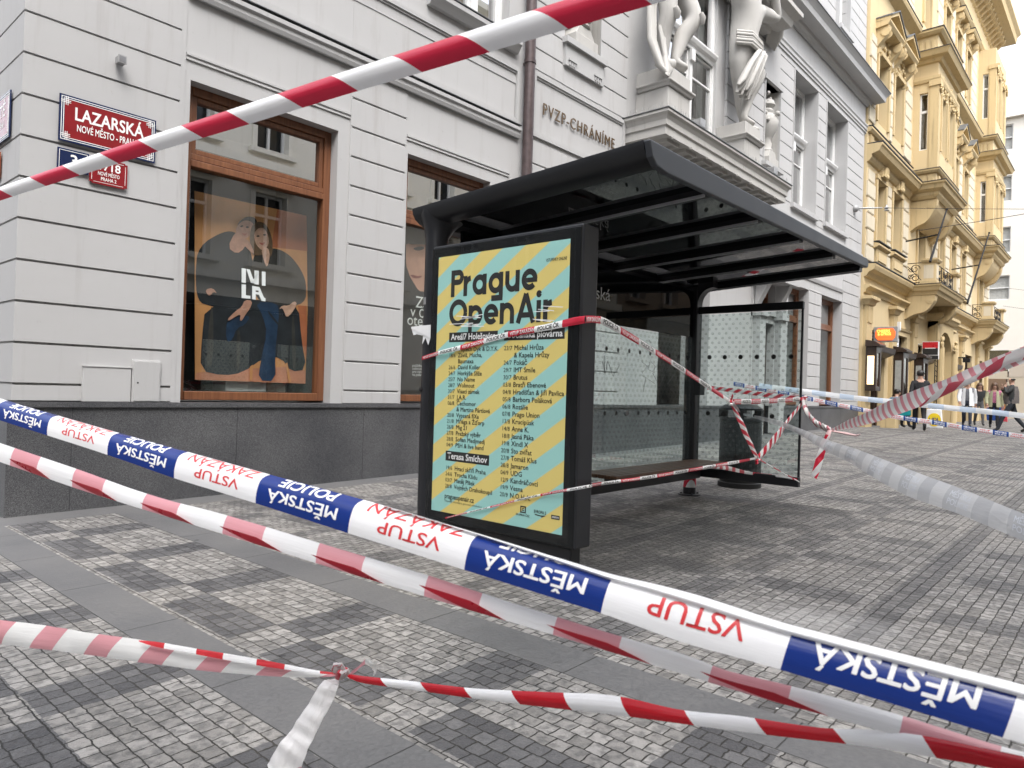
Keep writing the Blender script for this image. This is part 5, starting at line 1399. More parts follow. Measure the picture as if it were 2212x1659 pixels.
# first-floor windows: shell keystones, sill with panelled apron
for i, (a, c, lo, hi) in enumerate(f1_):
    surround(a, c, lo, hi)
    xm = (a + c) / 2
    if i not in (2, 6):
        md.sweep([(0, lo - 0.22), (0.12, lo - 0.2), (0.20, lo - 0.14), (0.20, lo - 0.08), (0, lo - 0.02)], [(a - 0.28, YY), (c + 0.28, YY)])
        sb_.box(a - 0.29, c + 0.29, YY - 0.22, YY, lo - 0.02, lo + 0.01)
        md.box(a - 0.15, c + 0.15, YY - 0.10, YY, lo - 0.72, lo - 0.22); wl_.box(a, c, YY - 0.13, YY - 0.10, lo - 0.62, lo - 0.34)
    pts = [(xm + 0.34 * math.cos(t), hi + 0.12 + 0.42 * math.sin(t)) for t in [PI * k / 12 for k in range(13)]]
    md.prism(pts, 'y', YY - 0.15, YY)
    for k in range(5): md.tube([(xm - 0.22 + 0.11 * k, YY - 0.17, hi + 0.14), (xm - 0.12 + 0.06 * k, YY - 0.20, hi + 0.46)], 0.045, 6)
    md.ball((xm, YY - 0.18, hi + 0.16), (0.12, 0.1, 0.10), 8, 6)
    done('window_surround')
# second-floor windows: gabled hoods with zinc covers on consoles
for i, (a, c, lo, hi) in enumerate(f2_):
    surround(a, c, lo, hi)
    xm = (a + c) / 2
    console(a - 0.14, YY, hi + 0.75, 0.95); console(c + 0.14, YY, hi + 0.75, 0.95)
    relief(a, c, YY - 0.05, hi + 0.16, hi + 0.7, 18, i)
    hw = (c - a) / 2 + 0.34
    md.sweep([(0, hi + 0.72), (0.36, hi + 0.76), (0.44, hi + 0.86), (0.44, hi + 0.92), (0, hi + 0.94)], [(xm - hw, YY), (xm + hw, YY)])
    for s in (-1, 1):
        q = [(xm + s * hw, hi + 0.92), (xm + s * hw, hi + 1.02), (xm, hi + 1.52), (xm, hi + 1.40)]
        md.prism(q, 'y', YY - 0.46, YY + 0.05)
        zt_.prism([(xm + s * (hw + .02), hi + 1.025), (xm + s * (hw + .02), hi + 1.06), (xm, hi + 1.565), (xm, hi + 1.525)], 'y', YY - 0.50, YY + 0.05)
    relief(xm - 0.25, xm + 0.25, YY - 0.1, hi + 0.98, hi + 1.25, 10, 40 + i, 0.06)
    done('gabled_hood')
for i, (a, c, lo, hi) in enumerate(f3_):
    surround(a, c, lo, hi, 0.18, 0.08)
    xm = (a + c) / 2; hw = (c - a) / 2 + 0.36
    console(a - 0.14, YY, hi + 0.6, 0.8, 0.22, 0.34); console(c + 0.14, YY, hi + 0.6, 0.8, 0.22, 0.34)
    md.sweep([(0, hi + 0.6), (0.36, hi + 0.64), (0.42, hi + 0.74), (0.42, hi + 0.8), (0, hi + 0.82)], [(xm - hw, YY), (xm + hw, YY)])
    sb_.box(xm - hw - .02, xm + hw + .02, YY - 0.44, YY, hi + 0.82, hi + 0.85)
    relief(a, c, YY - 0.05, hi + 0.2, hi + 0.55, 12, 70 + i, 0.06)
    done('window_hood')
# ashlar strips with deep joints between the windows
def ashlar(x0, x1, z0, z1, step=0.52, d=0.05):
    k = 0; z = z0
    while z < z1 - 0.05:
        h = min(step, z1 - z); ins = 0.10 if k % 2 else 0.0
        gl_.prism([(YY - d + 0.015, z + 0.02), (YY - d, z + 0.05), (YY - d, z + h - 0.03), (YY - d + 0.03, z + h - 0.012), (YY + 0.05, z + h - 0.012), (YY + 0.05, z + 0.02)], 'x', x0 + ins, x1 - ins * (0 if x1 - x0 < .8 else 1))
        z += step; k += 1
    done('ashlar_strip')
for a, c in ((24.80, 25.70), (27.2, 27.75), (29.42, 30.35), (34.3, 35.6), (37.2, 38.2), (39.8, 40.8), (42.4, 44.2), (48.2, 49.9)):
    ashlar(a, c, 4.55, 7.55)
for a, c in ((24.80, 25.45), (27.28, 27.6), (29.35, 30.4), (34.4, 35.6), (37.4, 38.2), (40.0, 40.8), (42.6, 44.2)):
    ashlar(a, c, 9.1, 12.0); ashlar(a, c, 14.6, 18.6)
# bays (oriels) -----------------------------------------------------------
def bay(xa, xb, yo, first):
    cut = 0.32
    path = [(xa, YY + 0.02), (xa, yo + cut * .0), (xb, yo), (xb, YY + 0.02)]
    # floor 2 and 3 bodies with side and front windows
    fw0 = 0.62
    for z0, z1, w0, w1 in ((8.75, 13.25, 9.65, 11.85), (14.0, 18.9, 15.2, 17.6) if not first else (13.25, 13.3, 0, 0)):
        if w1:
            # left cheek with a tall window
            ya, yb = YY - (YY - yo) * 0.26, YY - (YY - yo) * 0.60
            wl_.box(xa, xa + 0.25, ya, YY, z0, z1); wl_.box(xa, xa + 0.25, yo, yb, z0, z1); wl_.box(xa, xa + 0.25, yb, ya, z0, w0); wl_.box(xa, xa + 0.25, yb, ya, w1, z1)
            f = MB(); f.box(xa + 0.10, xa + 0.16, ya - 0.05, ya, w0, w1); f.box(xa + 0.10, xa + 0.16, yb, yb + 0.04, w0, w1)
            f.box(xa + 0.10, xa + 0.16, yb + .04, ya - .05, w1 - 0.05, w1); f.box(xa + 0.10, xa + 0.16, yb + .04, ya - .05, w0, w0 + 0.06); zt = w0 + (w1 - w0) * 0.66; f.box(xa + 0.09, xa + 0.16, yb + .04, ya - .05, zt, zt + 0.09)
            fo = f.build('side_window', M_['white_frame'], YB_)
            p = MB(); p.quad((xa + 0.13, yb + .04, w0), (xa + 0.13, ya - .05, w0), (xa + 0.13, ya - .05, w1), (xa + 0.13, yb + .04, w1)); p.build('pane', M_['pane'], fo)
            # front with two windows
            wl_.box(xb - 0.25, xb, yo, YY, z0, z1)
            xs2 = [xa + fw0, xa + fw0 + 0.95, xb - fw0 - 0.95, xb - fw0]
            wl_.box(xa + 0.25, xs2[0], yo, yo + 0.3, z0, z1); wl_.box(xs2[1], xs2[2], yo, yo + 0.3, z0, z1); wl_.box(xs2[3], xb - 0.25, yo, yo + 0.3, z0, z1)
            for a, c in ((xs2[0], xs2[1]), (xs2[2], xs2[3])):
                wl_.box(a, c, yo, yo + 0.3, z0, w0); wl_.box(a, c, yo, yo + 0.3, w1, z1)
                yel_win(a, c, w0, w1, yo + 0.2)
                md.box(a - 0.12, a - .006, yo - 0.06, yo + 0.05, w0, w1); md.box(c + .006, c + 0.12, yo - 0.06, yo + 0.05, w0, w1); relief(a - 0.1, c + 0.1, yo - 0.03, w1 + 0.02, w1 + 0.65, 26, int(a * 7), 0.075)
            # corner pilasters and capitals
            for x in (xa, xb - 0.3):
                md.box(x - 0.03, x + 0.33, yo - 0.04, yo + 0.26, z0 + 0.1, w1 + 0.2); md.box(x - 0.08, x + 0.38, yo - 0.1, yo + 0.3, w1 + 0.2, w1 + 0.42); relief(x, x + 0.3, yo - 0.08, w1 - 0.15, w1 + 0.2, 8, int(x * 3), 0.07)
    P = [(xa, YY), (xa, yo), (xb, yo), (xb, YY)]
    # base cornice, panelled apron and ledge
    md.sweep([(-0.1, 7.72), (0.05, 7.74), (0.14, 7.86), (0.14, 7.96), (0.30, 8.06), (0.34, 8.20), (0.40, 8.24), (0.40, 8.30), (-0.1, 8.33)], P)
    sb_.sweep([(-0.1, 8.335), (0.42, 8.30), (0.42, 8.325), (-0.1, 8.36)], P)
    wl_.box(xa, xb, yo, YY, 7.7, 8.75)
    md.sweep([(0, 8.70), (0.08, 8.72), (0.14, 8.80), (0.14, 8.86), (0, 8.88)], P); sb_.sweep([(-0.1, 8.885), (0.16, 8.86), (0.16, 8.88), (-0.1, 8.9)], P)
    for k in range(3): md.box(xa - 0.04, xa + 0.02, yo + 0.1 + 0.22 * k, yo + 0.26 + 0.22 * k, 8.42, 8.66)
    for k in range(5): md.box(xa + 0.25 + k * (xb - xa) / 5.4, xa + 0.6 + k * (xb - xa) / 5.4, yo - 0.05, yo + 0.02, 8.42, 8.66)
    # head cornice
    md.sweep([(-0.1, 12.2), (0.06, 12.22), (0.1, 12.32), (0.1, 12.42), (-0.1, 12.44)], P)
    md.sweep([(-0.1, 12.9), (0.10, 12.95), (0.16, 13.05), (0.36, 13.1), (0.42, 13.22), (0.46, 13.28), (-0.1, 13.32)], P); sb_.sweep([(-0.1, 13.325), (0.48, 13.285), (0.48, 13.31), (-0.1, 13.35)], P)
    wl_.box(xa + 0.05, xb - 0.05, yo + 0.05, YY, 13.3, 14.15)
    md.sweep([(-0.1, 14.0), (0.06, 14.02), (0.16, 14.12), (0.16, 14.2), (-0.1, 14.22)], P); sb_.sweep([(-0.1, 14.225), (0.19, 14.2), (0.19, 14.23), (-0.1, 14.25)], P)
    for k in range(3): md.box(xa + 0.01, xa + 0.06, yo + 0.15 + 0.2 * k, yo + 0.26 + 0.2 * k, 13.45, 13.85)
    # stepped corbel under the bay: scroll consoles and a curved soffit
    for x in (xa + 0.18, xb - 0.18):
        pts = [(YY, 7.72), (yo - 0.06, 7.72)]
        for k in range(1, 15):
            t = k / 14; pts.append((yo - 0.06 + (YY - yo + 0.06) * t ** 1.5, 7.60 - 1.05 * t ** 0.75 + 0.05 * math.sin(t * 9)))
        md.prism(pts, 'x', x - 0.18, x + 0.18)
        md.tube([(x - 0.20, yo + 0.14, 7.52), (x + 0.20, yo + 0.14, 7.52)], 0.14, 14)
        md.tube([(x - 0.21, yo + 0.14, 7.52), (x + 0.21, yo + 0.14, 7.52)], 0.06, 10)
    pts = [(YY, 7.71), (yo + 0.02, 7.71)]
    for k in range(1, 11):
        t = k / 10; pts.append((yo + 0.02 + (YY - yo - 0.02) * t, 7.62 - 0.75 * (1 - (1 - t) ** 2)))
    wl_.prism(pts, 'x', xa + 0.36, xb - 0.36)
    done('bay_window')
bay(30.75, 34.35, 5.92, True)
bay(44.9, 48.6, 5.98, False)
# third-level bay continues on the far one; friezes and cornices between bays
for (a, c) in ((24.78, 30.33), (34.77, 44.48), (49.02, 50.1)):
    md.sweep([(0, 7.74), (0.06, 7.76), (0.14, 7.86), (0.14, 7.96), (0.36, 8.04), (0.42, 8.18), (0.46, 8.22), (0.46, 8.28), (0, 8.3)], [(a, YY), (c, YY)])
    sb_.box(a, c, YY - 0.48, YY, 8.30, 8.33)
    md.sweep([(0, 8.70), (0.08, 8.72), (0.14, 8.80), (0.14, 8.86), (0, 8.88)], [(a, YY), (c, YY)]); sb_.box(a, c, YY - 0.16, YY, 8.885, 8.91)
    md.sweep([(0, 3.5), (0.05, 3.5), (0.08, 3.6), (0.20, 3.68), (0.20, 3.74), (0, 3.76)], [(a, YY), (c, YY)])
    md.sweep([(0, 4.0), (0.06, 4.02), (0.16, 4.16), (0.30, 4.22), (0.34, 4.34), (0.34, 4.40), (0, 4.42)], [(a, YY), (c, YY)]); sb_.box(a, c, YY - 0.36, YY, 4.42, 4.45)
    md.sweep([(0, 13.9), (0.1, 13.95), (0.3, 14.05), (0.34, 14.15), (0.34, 14.2), (0, 14.22)], [(a, YY), (c, YY)]); sb_.box(a, c, YY - 0.36, YY, 14.22, 14.25)
    n_ = int((c - a) / 0.62)
    for k in range(n_):
        if k % 3 != 1: 
            for j in range(4): md.box(a + 0.2 + k * 0.62 + j * 0.1, a + 0.25 + k * 0.62 + j * 0.1, YY - 0.06, YY, 8.38, 8.66)
    done('storey_cornice')
md.sweep([(0, 18.9), (0.1, 18.95), (0.2, 19.1), (0.2, 19.2), (0, 19.22)], [(24.78, YY), (50.0, YY), (50.0, 9)])
md.sweep([(0, 20.8), (0.1, 20.85), (0.2, 21.1), (0.55, 21.2), (0.95, 21.35), (1.0, 21.7), (1.15, 21.9), (1.15, 22.05), (0, 22.1)], [(24.78, YY), (50.0, YY), (50.0, 9)])
for k in range(40): console(25.1 + k * 0.63, YY, 21.2, 0.9, 0.2, 0.6)
wl_.box(24.79, 49.99, 6.9, 11.0, 22.1, 22.4)
done('roof_cornice')
# balconies of the first floor
def balcony(xa, xb, yo, zt=4.42):
    P = [(xa, YY), (xa, yo), (xb, yo), (xb, YY)]
    wl_.box(xa, xb, yo, YY, 4.0, 4.36)
    md.sweep([(-0.1, 3.98), (0.02, 4.0), (0.06, 4.12), (0.12, 4.16), (0.16, 4.28), (0.20, 4.32), (0.20, 4.38), (-0.1, 4.40)], P); sb_.sweep([(-0.3, 4.405), (0.22, 4.38), (0.22, 4.40), (-0.3, 4.43)], P)
    for x in (xa + 0.2, xb - 0.2):
        pts = [(YY, 3.99), (yo + 0.02, 3.99)]
        for k in range(1, 15):
            t = k / 14; pts.append((yo + 0.02 + (YY - yo - 0.02) * t ** 1.6, 3.88 - 0.75 * t ** 0.7 + 0.04 * math.sin(t * 10)))
        md.prism(pts, 'x', x - 0.2, x + 0.2)
        md.tube([(x - 0.22, yo + 0.18, 3.80), (x + 0.22, yo + 0.18, 3.80)], 0.13, 14); md.tube([(x - 0.23, yo + 0.18, 3.80), (x + 0.23, yo + 0.18, 3.80)], 0.055, 10)
    # stone posts
    for x in (xa + 0.02, xb - 0.52):
        wl_.box(x, x + 0.5, yo + 0.02, yo + 0.5, 4.42, 5.22); md.sweep([(-0.2, 5.20), (0.05, 5.22), (0.09, 5.30), (0.09, 5.35), (-0.2, 5.36)], [(x, yo + 0.5), (x, yo + 0.02), (x + 0.5, yo + 0.02), (x + 0.5, yo + 0.5)], caps=False)
        md.box(x - 0.02, x + 0.52, yo, yo + 0.52, 5.355, 5.37); md.box(x - 0.03, x + 0.53, yo - 0.01, yo + 0.53, 4.42, 4.52)
        gl_.box(x + 0.08, x + 0.42, yo + 0.005, yo + 0.02, 4.62, 5.12); gl_.box(x - 0.005, x + 0.02, yo + 0.1, yo + 0.42, 4.62, 5.12)
    done('balcony')
    # wrought iron infill with scrolls
    ir = MB()
    def scroll(cx_, cz, r, fx, sgn):
        ir.tube([fx(cx_ + sgn * r * (1 - 0.75 * t / 20) * math.cos(t * 0.42), cz + r * (1 - 0.75 * t / 20) * math.sin(t * 0.42)) for t in range(21)], 0.014, 5)
    def panel(u0, u1, fx):
        for z in (4.50, 5.24): ir.tube([fx(u0, z), fx(u1, z)], 0.016, 6)
        for u in (u0, u1): ir.tube([fx(u, 4.44), fx(u, 5.26)], 0.016, 6)
        um, hw = (u0 + u1) / 2, (u1 - u0) / 2
        for z, s in ((4.68, 1), (5.02, -1)): scroll(um - hw * .1, z, min(hw, .24) * 0.72, fx, s); scroll(um + hw * 0.45, z + 0.04 * s, min(hw, .24) * 0.42, fx, -s)
        ir.tube([fx(u0, 4.56), fx(um, 4.86), fx(u1, 5.16)], 0.012, 5)
    panel(yo + 0.5, YY - 0.02, lambda u, z: (xa + 0.10, u, z)); panel(yo + 0.5, YY - 0.02, lambda u, z: (xb - 0.10, u, z))
    npl = 3; L = xb - xa - 1.04
    for k in range(npl): panel(xa + 0.52 + L * k / npl, xa + 0.52 + L * (k + 1) / npl, lambda u, z: (u, yo + 0.14, z))
    ir.build('balcony_railing', M_['iron'], YB_)
balcony(30.2, 34.6, 5.72)
balcony(44.6, 48.9, 5.80)
# ground-floor pilasters and capitals
for x in (24.82, 28.05, 31.2, 38.0, 41.3, 46.0, 49.2):
    md.box(x, x + 0.62, YY - 0.12, YY + 0.05, -1.1, 2.5); md.box(x - 0.06, x + 0.68, YY - 0.16, YY + 0.02, -1.1, -0.35)
    for k in range(6): md.box(x + 0.04 + k * 0.095, x + 0.10 + k * 0.095, YY - 0.15, YY - 0.11, 2.52, 3.05)
    md.box(x, x + 0.62, YY - 0.11, YY + 0.05, 2.5, 3.1)
    md.sweep([(0, 3.08), (0.05, 3.1), (0.10, 3.22), (0.18, 3.26), (0.18, 3.36), (0, 3.38)], [(x - 0.02, YY), (x - 0.02, YY - 0.12), (x + 0.64, YY - 0.12), (x + 0.64, YY)])
    done('pilaster')
md.sweep([(0, 2.62), (0.05, 2.64), (0.08, 2.72), (0, 2.74)], [(28.7, YY), (31.15, YY)])
done('moulding')
# arched portal
pa = [(34.55, -1.1), (34.55, 2.1)] + [(35.88 - 1.33 * math.cos(t), 2.1 + 0.95 * math.sin(t)) for t in [PI * k / 16 for k in range(17)]] + [(37.2, -1.1), (37.55, -1.1), (37.55, 3.4), (34.2, 3.4), (34.2, -1.1)]
md.prism(pa, 'y', YY - 0.38, YY + 0.02)
md.sweep([(0, 3.4), (0.08, 3.42), (0.16, 3.54), (0.22, 3.6), (0.22, 3.72), (0, 3.74)], [(34.1, YY), (34.1, YY - 0.38), (37.65, YY - 0.38), (37.65, YY)])
for x in (34.2, 37.15): md.tube([(x + 0.2, YY - 0.46, -1.0), (x + 0.2, YY - 0.46, 2.3)], 0.15, 14); relief(x, x + 0.4, YY - 0.5, 2.3, 2.7, 16, int(x), 0.09)
relief(35.4, 36.4, YY - 0.45, 3.8, 4.5, 40, 5, 0.17)
done('portal')
# shop doors in dark wood
def shop_door(x0, x1, zt, y=YY + 0.32, lit=False):
    t = MB()
    t.box(x0, x0 + 0.14, y - 0.12, y + 0.05, -1.1, zt); t.box(x1 - 0.14, x1, y - 0.12, y + 0.05, -1.1, zt); t.box(x0 + .14, x1 - .14, y - 0.1, y + 0.05, 1.25, 1.42); t.box(x0 + .14, x1 - .14, y - 0.1, y + 0.05, zt - 0.12, zt)
    xm = (x0 + x1) / 2; t.box(xm - 0.07, xm + 0.07, y - 0.1, y + 0.04, -1.1, 1.25)
    for a, c in ((x0 + .14, xm - .07), (xm + .07, x1 - .14)): t.box(a, c, y - 0.06, y + 0.03, -1.1, -0.45); t.box(a, a + .07, y - 0.06, y + 0.03, -.45, 1.25); t.box(c - .07, c, y - .06, y + .03, -.45, 1.25)
    t.prism([(y - 0.12, 1.38), (y - 0.62, 1.62), (y - 0.66, 1.80), (y - 0.12, 1.80)], 'x', x0 - 0.1, x1 + 0.1)
    d = t.build('shop_door', M_['dark_wood'], YB_)
    p = MB(); p.quad((x0 + .14, y, -.45), (x1 - .14, y, -.45), (x1 - .14, y, zt - .12), (x0 + .14, y, zt - .12)); p.build('pane', M_['pane'], d)
    r = MB(); room(r, x0 + .02, x1 - .02, -1.0, zt, y + 0.055, y + 1.4); r.build('shop_interior', M_['dark_room'], YB_)
for a, c, zt in ((25.35, 27.55, 2.35), (29.4, 30.7, 2.45), (32.55, 33.9, 2.3), (38.9, 40.3, 2.5), (43.0, 45.0, 2.5), (47.0, 48.4, 2.4)): shop_door(a, c, zt)
q = MB(); q.box(34.76, 36.99, YY + 0.6, YY + 0.7, -1.0, 2.99); q.box(35.8, 35.9, YY + 0.57, YY + 0.6, -1.0, 2.4); q.build('portal_door', M_['dark_wood'], YB_)
warm = emit('warm_shop_light', (1.0, 0.72, 0.40), 0.40)
def display_case(x0, x1, z0, z1, label, lit):
    t = thing('display_case', label, 'display case', (x0, YY - 0.2, z0), 'wooden display cases of the ochre shopfront')
    y1 = YY - 0.13; y0 = y1 - 0.32
    q = MB(); q.box(x0, x0 + 0.12, y0, y1, z0, z1); q.box(x1 - 0.12, x1, y0, y1, z0, z1); q.box(x0 + .12, x1 - .12, y0, y1, z0, z0 + 0.14); q.box(x0 + .12, x1 - .12, y0, y1, z1 - 0.2, z1); q.box(x0 + .12, x1 - .12, y1 - .05, y1, z0 + .14, z1 - .2)
    q.prism([(y0 - 0.10, z1), (y1, z1), (y1, z1 + 0.22), (y0 + 0.02, z1 + 0.16), (y0 - 0.12, z1 + 0.06)], 'x', x0 - 0.08, x1 + 0.08)
    # window in the cheek that faces along the street
    q.build('case', M_['dark_wood'], t, bevel=0.01)
    q = MB(); q.box(x0 - 0.015, x0 - 0.004, y0 + 0.06, y1 - 0.06, z0 + 0.2, z1 - 0.3); q.box(x0 + .14, x1 - .14, y1 - .075, y1 - .055, z0 + .2, z1 - .3)
    q.build('backlit_panel' if lit else 'panel', warm if lit else M_['mid_room'], t)
    q = MB(); q.quad((x0 + .12, y0 + .03, z0 + .14), (x1 - .12, y0 + .03, z0 + .14), (x1 - .12, y0 + .03, z1 - .2), (x0 + .12, y0 + .03, z1 - .2)); q.build('pane', M_['pane'], t)
display_case(24.72, 25.30, 0.30, 1.72, 'dark wooden display case with a warm lit panel, left of the first shop door', True)
display_case(28.20, 28.95, 0.10, 1.74, 'dark wooden display case with a grey panel, between the two signs', False)
display_case(31.35, 32.2, 0.0, 1.70, 'dark wooden display case behind the red and black bank sign', False)
q = MB()
random.seed(9)
for k in range(16): q.ball((26.3 + 0.05 * (k % 4) + random.uniform(-.02, .02), YY + 0.5, 0.9 + 0.05 * k), 0.028, 6, 4)
for zz in (-0.35, -0.2, 0.05): q.ball((25.7, YY + 0.9, zz), 0.05, 7, 5); q.ball((26.9, YY + 0.9, zz + 0.1), 0.05, 7, 5)
tag(q.build('light_string', emit('lamp_glow', (1.0, 0.62, 0.28), 1.2), smooth=60), 'string of small warm lamps inside the first dark shop door', 'lamps')

# projecting signs -------------------------------------------------------
def proj_sign(name, label, x, y0, y1, z0, z1, t=0.16):
    o = thing(name, label, 'sign', (x, y1, z0))
    q = MB(); q.box(x, x + t, y0, y1, z0, z1); return o, q
o, q = proj_sign('shop_sign', 'glowing orange oval shop sign with yellow letters in a grey frame above the first door', 26.0, 6.01, 6.73, 1.95, 2.46)
q.box(26.03, 26.13, 6.73, YY + 0.05, 2.08, 2.12); q.box(26.03, 26.13, 6.73, YY + 0.05, 2.30, 2.34)
q.build('box', M_['grey_metal'], o, bevel=0.01)
q = MB(); k_ = [(6.37 + s * a, 2.205 + b) for s, a, b in ((-1, 0.30, -0.09), (-1, 0.30, 0.09), (-1, 0.22, 0.20), (1, 0.22, 0.20), (1, 0.30, 0.09), (1, 0.30, -0.09), (1, 0.22, -0.20), (-1, 0.22, -0.20))]
q.prism(k_, 'x', 25.985, 26.0); q.build('lit_face', emit('orange_neon', (1.0, 0.15, 0.03), 0.22), o)
q = MB()
for s_, z_, a_ in (('CHEERS', 2.27, 6.63), ('& GYROS', 2.17, 6.60)): put_text(q, s_, (25.984, a_, z_), (0, -1, 0), EZ, 0.13, 0, bold=0.02, width=0.40, res=2)
q.build('lit_letters', emit('yellow_neon', (1.0, 0.72, 0.12), 0.42), o)
o, q = proj_sign('bank_sign', 'square red over black bank sign with a white bar on a bracket', 32.5, 6.01, 6.60, 1.86, 2.42, 0.14)
q.box(32.5, 32.64, 6.01, 6.60, 1.70, 1.855); q.box(32.53, 32.6, 6.60, YY + .1, 1.9, 1.95); q.box(32.53, 32.6, 6.60, YY + .1, 2.3, 2.35)
q.build('box', M_['white_frame'], o, bevel=0.006)
q = MB(); q.box(32.494, 32.5, 6.035, 6.575, 2.15, 2.395); q.build('red_field', plain('sign_red', (0.55, 0.02, 0.03), 0.3), o)
q = MB(); q.box(32.494, 32.5, 6.035, 6.575, 1.885, 2.149); q.box(32.494, 32.5, 6.015, 6.595, 1.705, 1.85); q.build('black_field', M_['ink'], o)
q = MB(); q.box(32.490, 32.494, 6.12, 6.49, 2.135, 2.165); put_text(q, 'KB', (32.4935, 6.36, 1.745), (0, -1, 0), EZ, 0.10, 0, bold=0.02, width=0.12); q.build('white_bar', M_['white_ink'], o)
q = MB()
for yy in (6.12, 6.2): q.tube([(32.9, yy, gz(32.9)), (32.9, yy, 1.86)], 0.02, 6)
for k in range(12): q.tube([(32.9, 6.12, -0.6 + k * 0.2), (32.9, 6.2, -0.5 + k * 0.2)], 0.012, 5)
tag(q.build('sign_post', M_['iron']), 'thin dark lattice post under the red and black bank sign', 'post')
q = MB(); q.box(28.62, 29.2, YY - 0.06, YY - 0.01, 1.78, 2.3)
for k in range(3): q.box(28.7, 29.1, YY - 0.064, YY - 0.0605, 1.9 + 0.12 * k, 1.93 + 0.12 * k, 1)
tag(q.build('shop_notice', [M_['paper'], M_['grey_metal']]), 'white notice board with grey lines above the middle display case', 'notice')
q = MB(); q.box(36.2, 36.55, YY - 0.42, YY - 0.39, 3.95, 4.3, 0); q.box(36.25, 36.5, YY - 0.425, YY - 0.42, 4.0, 4.25, 1)
tag(q.build('number_plate', [M_['enamel_red'], M_['white_ink']]), 'small red-edged house number plate above the arched portal', 'number plate')
q = MB(); q.box(28.5, 28.62, YY - 0.25, YY - 0.11, 2.58, 2.86); q.ball((28.56, YY - 0.2, 2.56), 0.06, 8, 6)
tag(q.build('security_camera', M_['white_frame']), 'white dome camera on the ochre wall between the two signs', 'camera')
q = MB(); q.box(41.1, 41.25, YY - 0.3, YY, 2.2, 2.26); q.box(41.08, 41.28, YY - 0.5, YY - 0.2, 2.0, 2.2)
tag(q.build('security_camera', M_['iron']), 'dark camera on a bracket right of the arched portal', 'camera')

# flag poles -------------------------------------------------------------
def flagpole(p0, p1, br, label):
    o = thing('flagpole', label, 'flagpole', p0, 'empty flagpoles of the ochre building')
    q = MB(); q.tube([p0, p1], [0.045, 0.028], 8); q.ball(p1, 0.05, 8, 6); q.build('pole', M_['iron'], o)
    q = MB(); q.tube(br, 0.03, 6); q.build('bracket', M_['iron'], o)
flagpole((28.59, 5.62, 4.95), (30.55, 5.5, 7.2), [(29.9, YY, 6.02), (29.6, 5.55, 6.1)], 'empty dark flagpole leaning out over the nearer balcony')
flagpole((36.0, 5.62, 4.3), (40.5, 5.5, 8.16), [(39.0, YY, 6.3), (38.3, 5.56, 6.3)], 'empty dark flagpole leaning out before the farther balcony')

# ------------------------------------------------------------------ pale building closing the street
FX = 60.0
FB = thing('pale_building', 'pale cream modern building closing the end of the street', 'building', (FX, 5.0, -1.0))
q = MB()
def fw_(y0, y1, z0, z1, x0=FX, x1=FX + 3): q.box(x0, x1, y0, y1, z0, z1)
wins = [(7.3, 8.9, 6.88, 8.13)] 
zz = [(-1.2, 4.3)]
fw_(1.0, 16, 9.0, 10.6); fw_(1.0, 16, 12.4, 14.2); fw_(1.0, 16, 16.0, 17.8); fw_(1.0, 16, 19.6, 23.4); fw_(1.0, 16, 3.75, 7.3)
cols = [(2.4, 3.7), (6.88, 8.13), (10.2, 11.6), (13, 14.4)]
for zb, zt in ((7.3, 9.0), (10.6, 12.4), (14.2, 16.0), (17.8, 19.6)):
    y = 1.0
    for a, c in cols:
        fw_(y, a, zb, zt); y = c
    fw_(y, 16, zb, zt)
q.box(FX, FX + 0.3, 1, 16, 23.4, 23.6)
q.build('wall', M_['cream'], FB)
q = MB(); q.box(FX - 0.35, FX + 0.3, 0.9, 16.2, 20.0, 20.25); q.build('cornice', M_['cream'], FB)
q = MB(); q.box(FX - 0.04, FX + 3, 1, 6.80, 1.9, 3.74); q.build('render_band', plaster('taupe_render', (0.44, 0.38, 0.31)), FB)
q = MB(); q.box(FX - 0.02, FX + 3, 1, 6.88, -1.3, 1.9); q.box(FX - 0.02, FX + 3, 8.3, 16, -1.3, 3.75); q.box(FX - 0.02, FX + 3, 6.88, 8.3, 1.75, 2.3)
for k in range(4):
    q.box(FX - 0.03, FX - 0.02, 1.6 + 1.4 * k, 1.63 + 1.4 * k, -1.3, 1.9)
q.build('stone_base', plaster('sandstone', (0.46, 0.40, 0.31), (0.3, 0.26, 0.2), 0.4), FB)
for zb, zt in ((7.3, 9.0), (10.6, 12.4), (14.2, 16.0), (17.8, 19.6)):
    for a, c in cols:
        if a < 1.5 and zb > 7: pass
        f = MB(); f.box(FX + 0.1, FX + 0.2, a, a + 0.06, zb, zt); f.box(FX + 0.1, FX + 0.2, c - 0.06, c, zb, zt); f.box(FX + 0.1, FX + 0.2, a + .06, c - .06, zt - 0.06, zt); f.box(FX + 0.1, FX + 0.2, a + .06, c - .06, zb, zb + 0.06); f.box(FX + 0.1, FX + 0.2, a + .06, c - .06, (zb + zt) / 2 - 0.03, (zb + zt) / 2 + 0.03)
        fo = f.build('window', M_['white_frame'], FB)
        b_ = MB()
        for k in range(9): b_.box(FX + 0.24 + 0.02 * (k % 2), FX + 0.27 + 0.02 * (k % 2), a + (c - a) * k / 9, a + (c - a) * (k + 1) / 9, zb, zt)
        b_.build('blind', plain('grey_blind', (0.36, 0.36, 0.34), 0.7), fo)
q = MB(); q.box(FX + 0.15, FX + 0.2, 6.88, 8.3, 2.3, 3.75)
q.build('shop_window', M_['pane'], FB)
q = MB(); q.box(FX + 0.3, FX + 0.35, 6.88, 8.3, -1.2, 3.75); q.build('lobby', M_['dark_room'], FB)
q = MB(); q.box(FX - 0.1, FX + 0.05, 6.95, 8.1, 0.75, 1.75); q.build('door_grille', plain('lattice_brown', (0.16, 0.10, 0.06), 0.6, var=0.4, scale=30), FB)
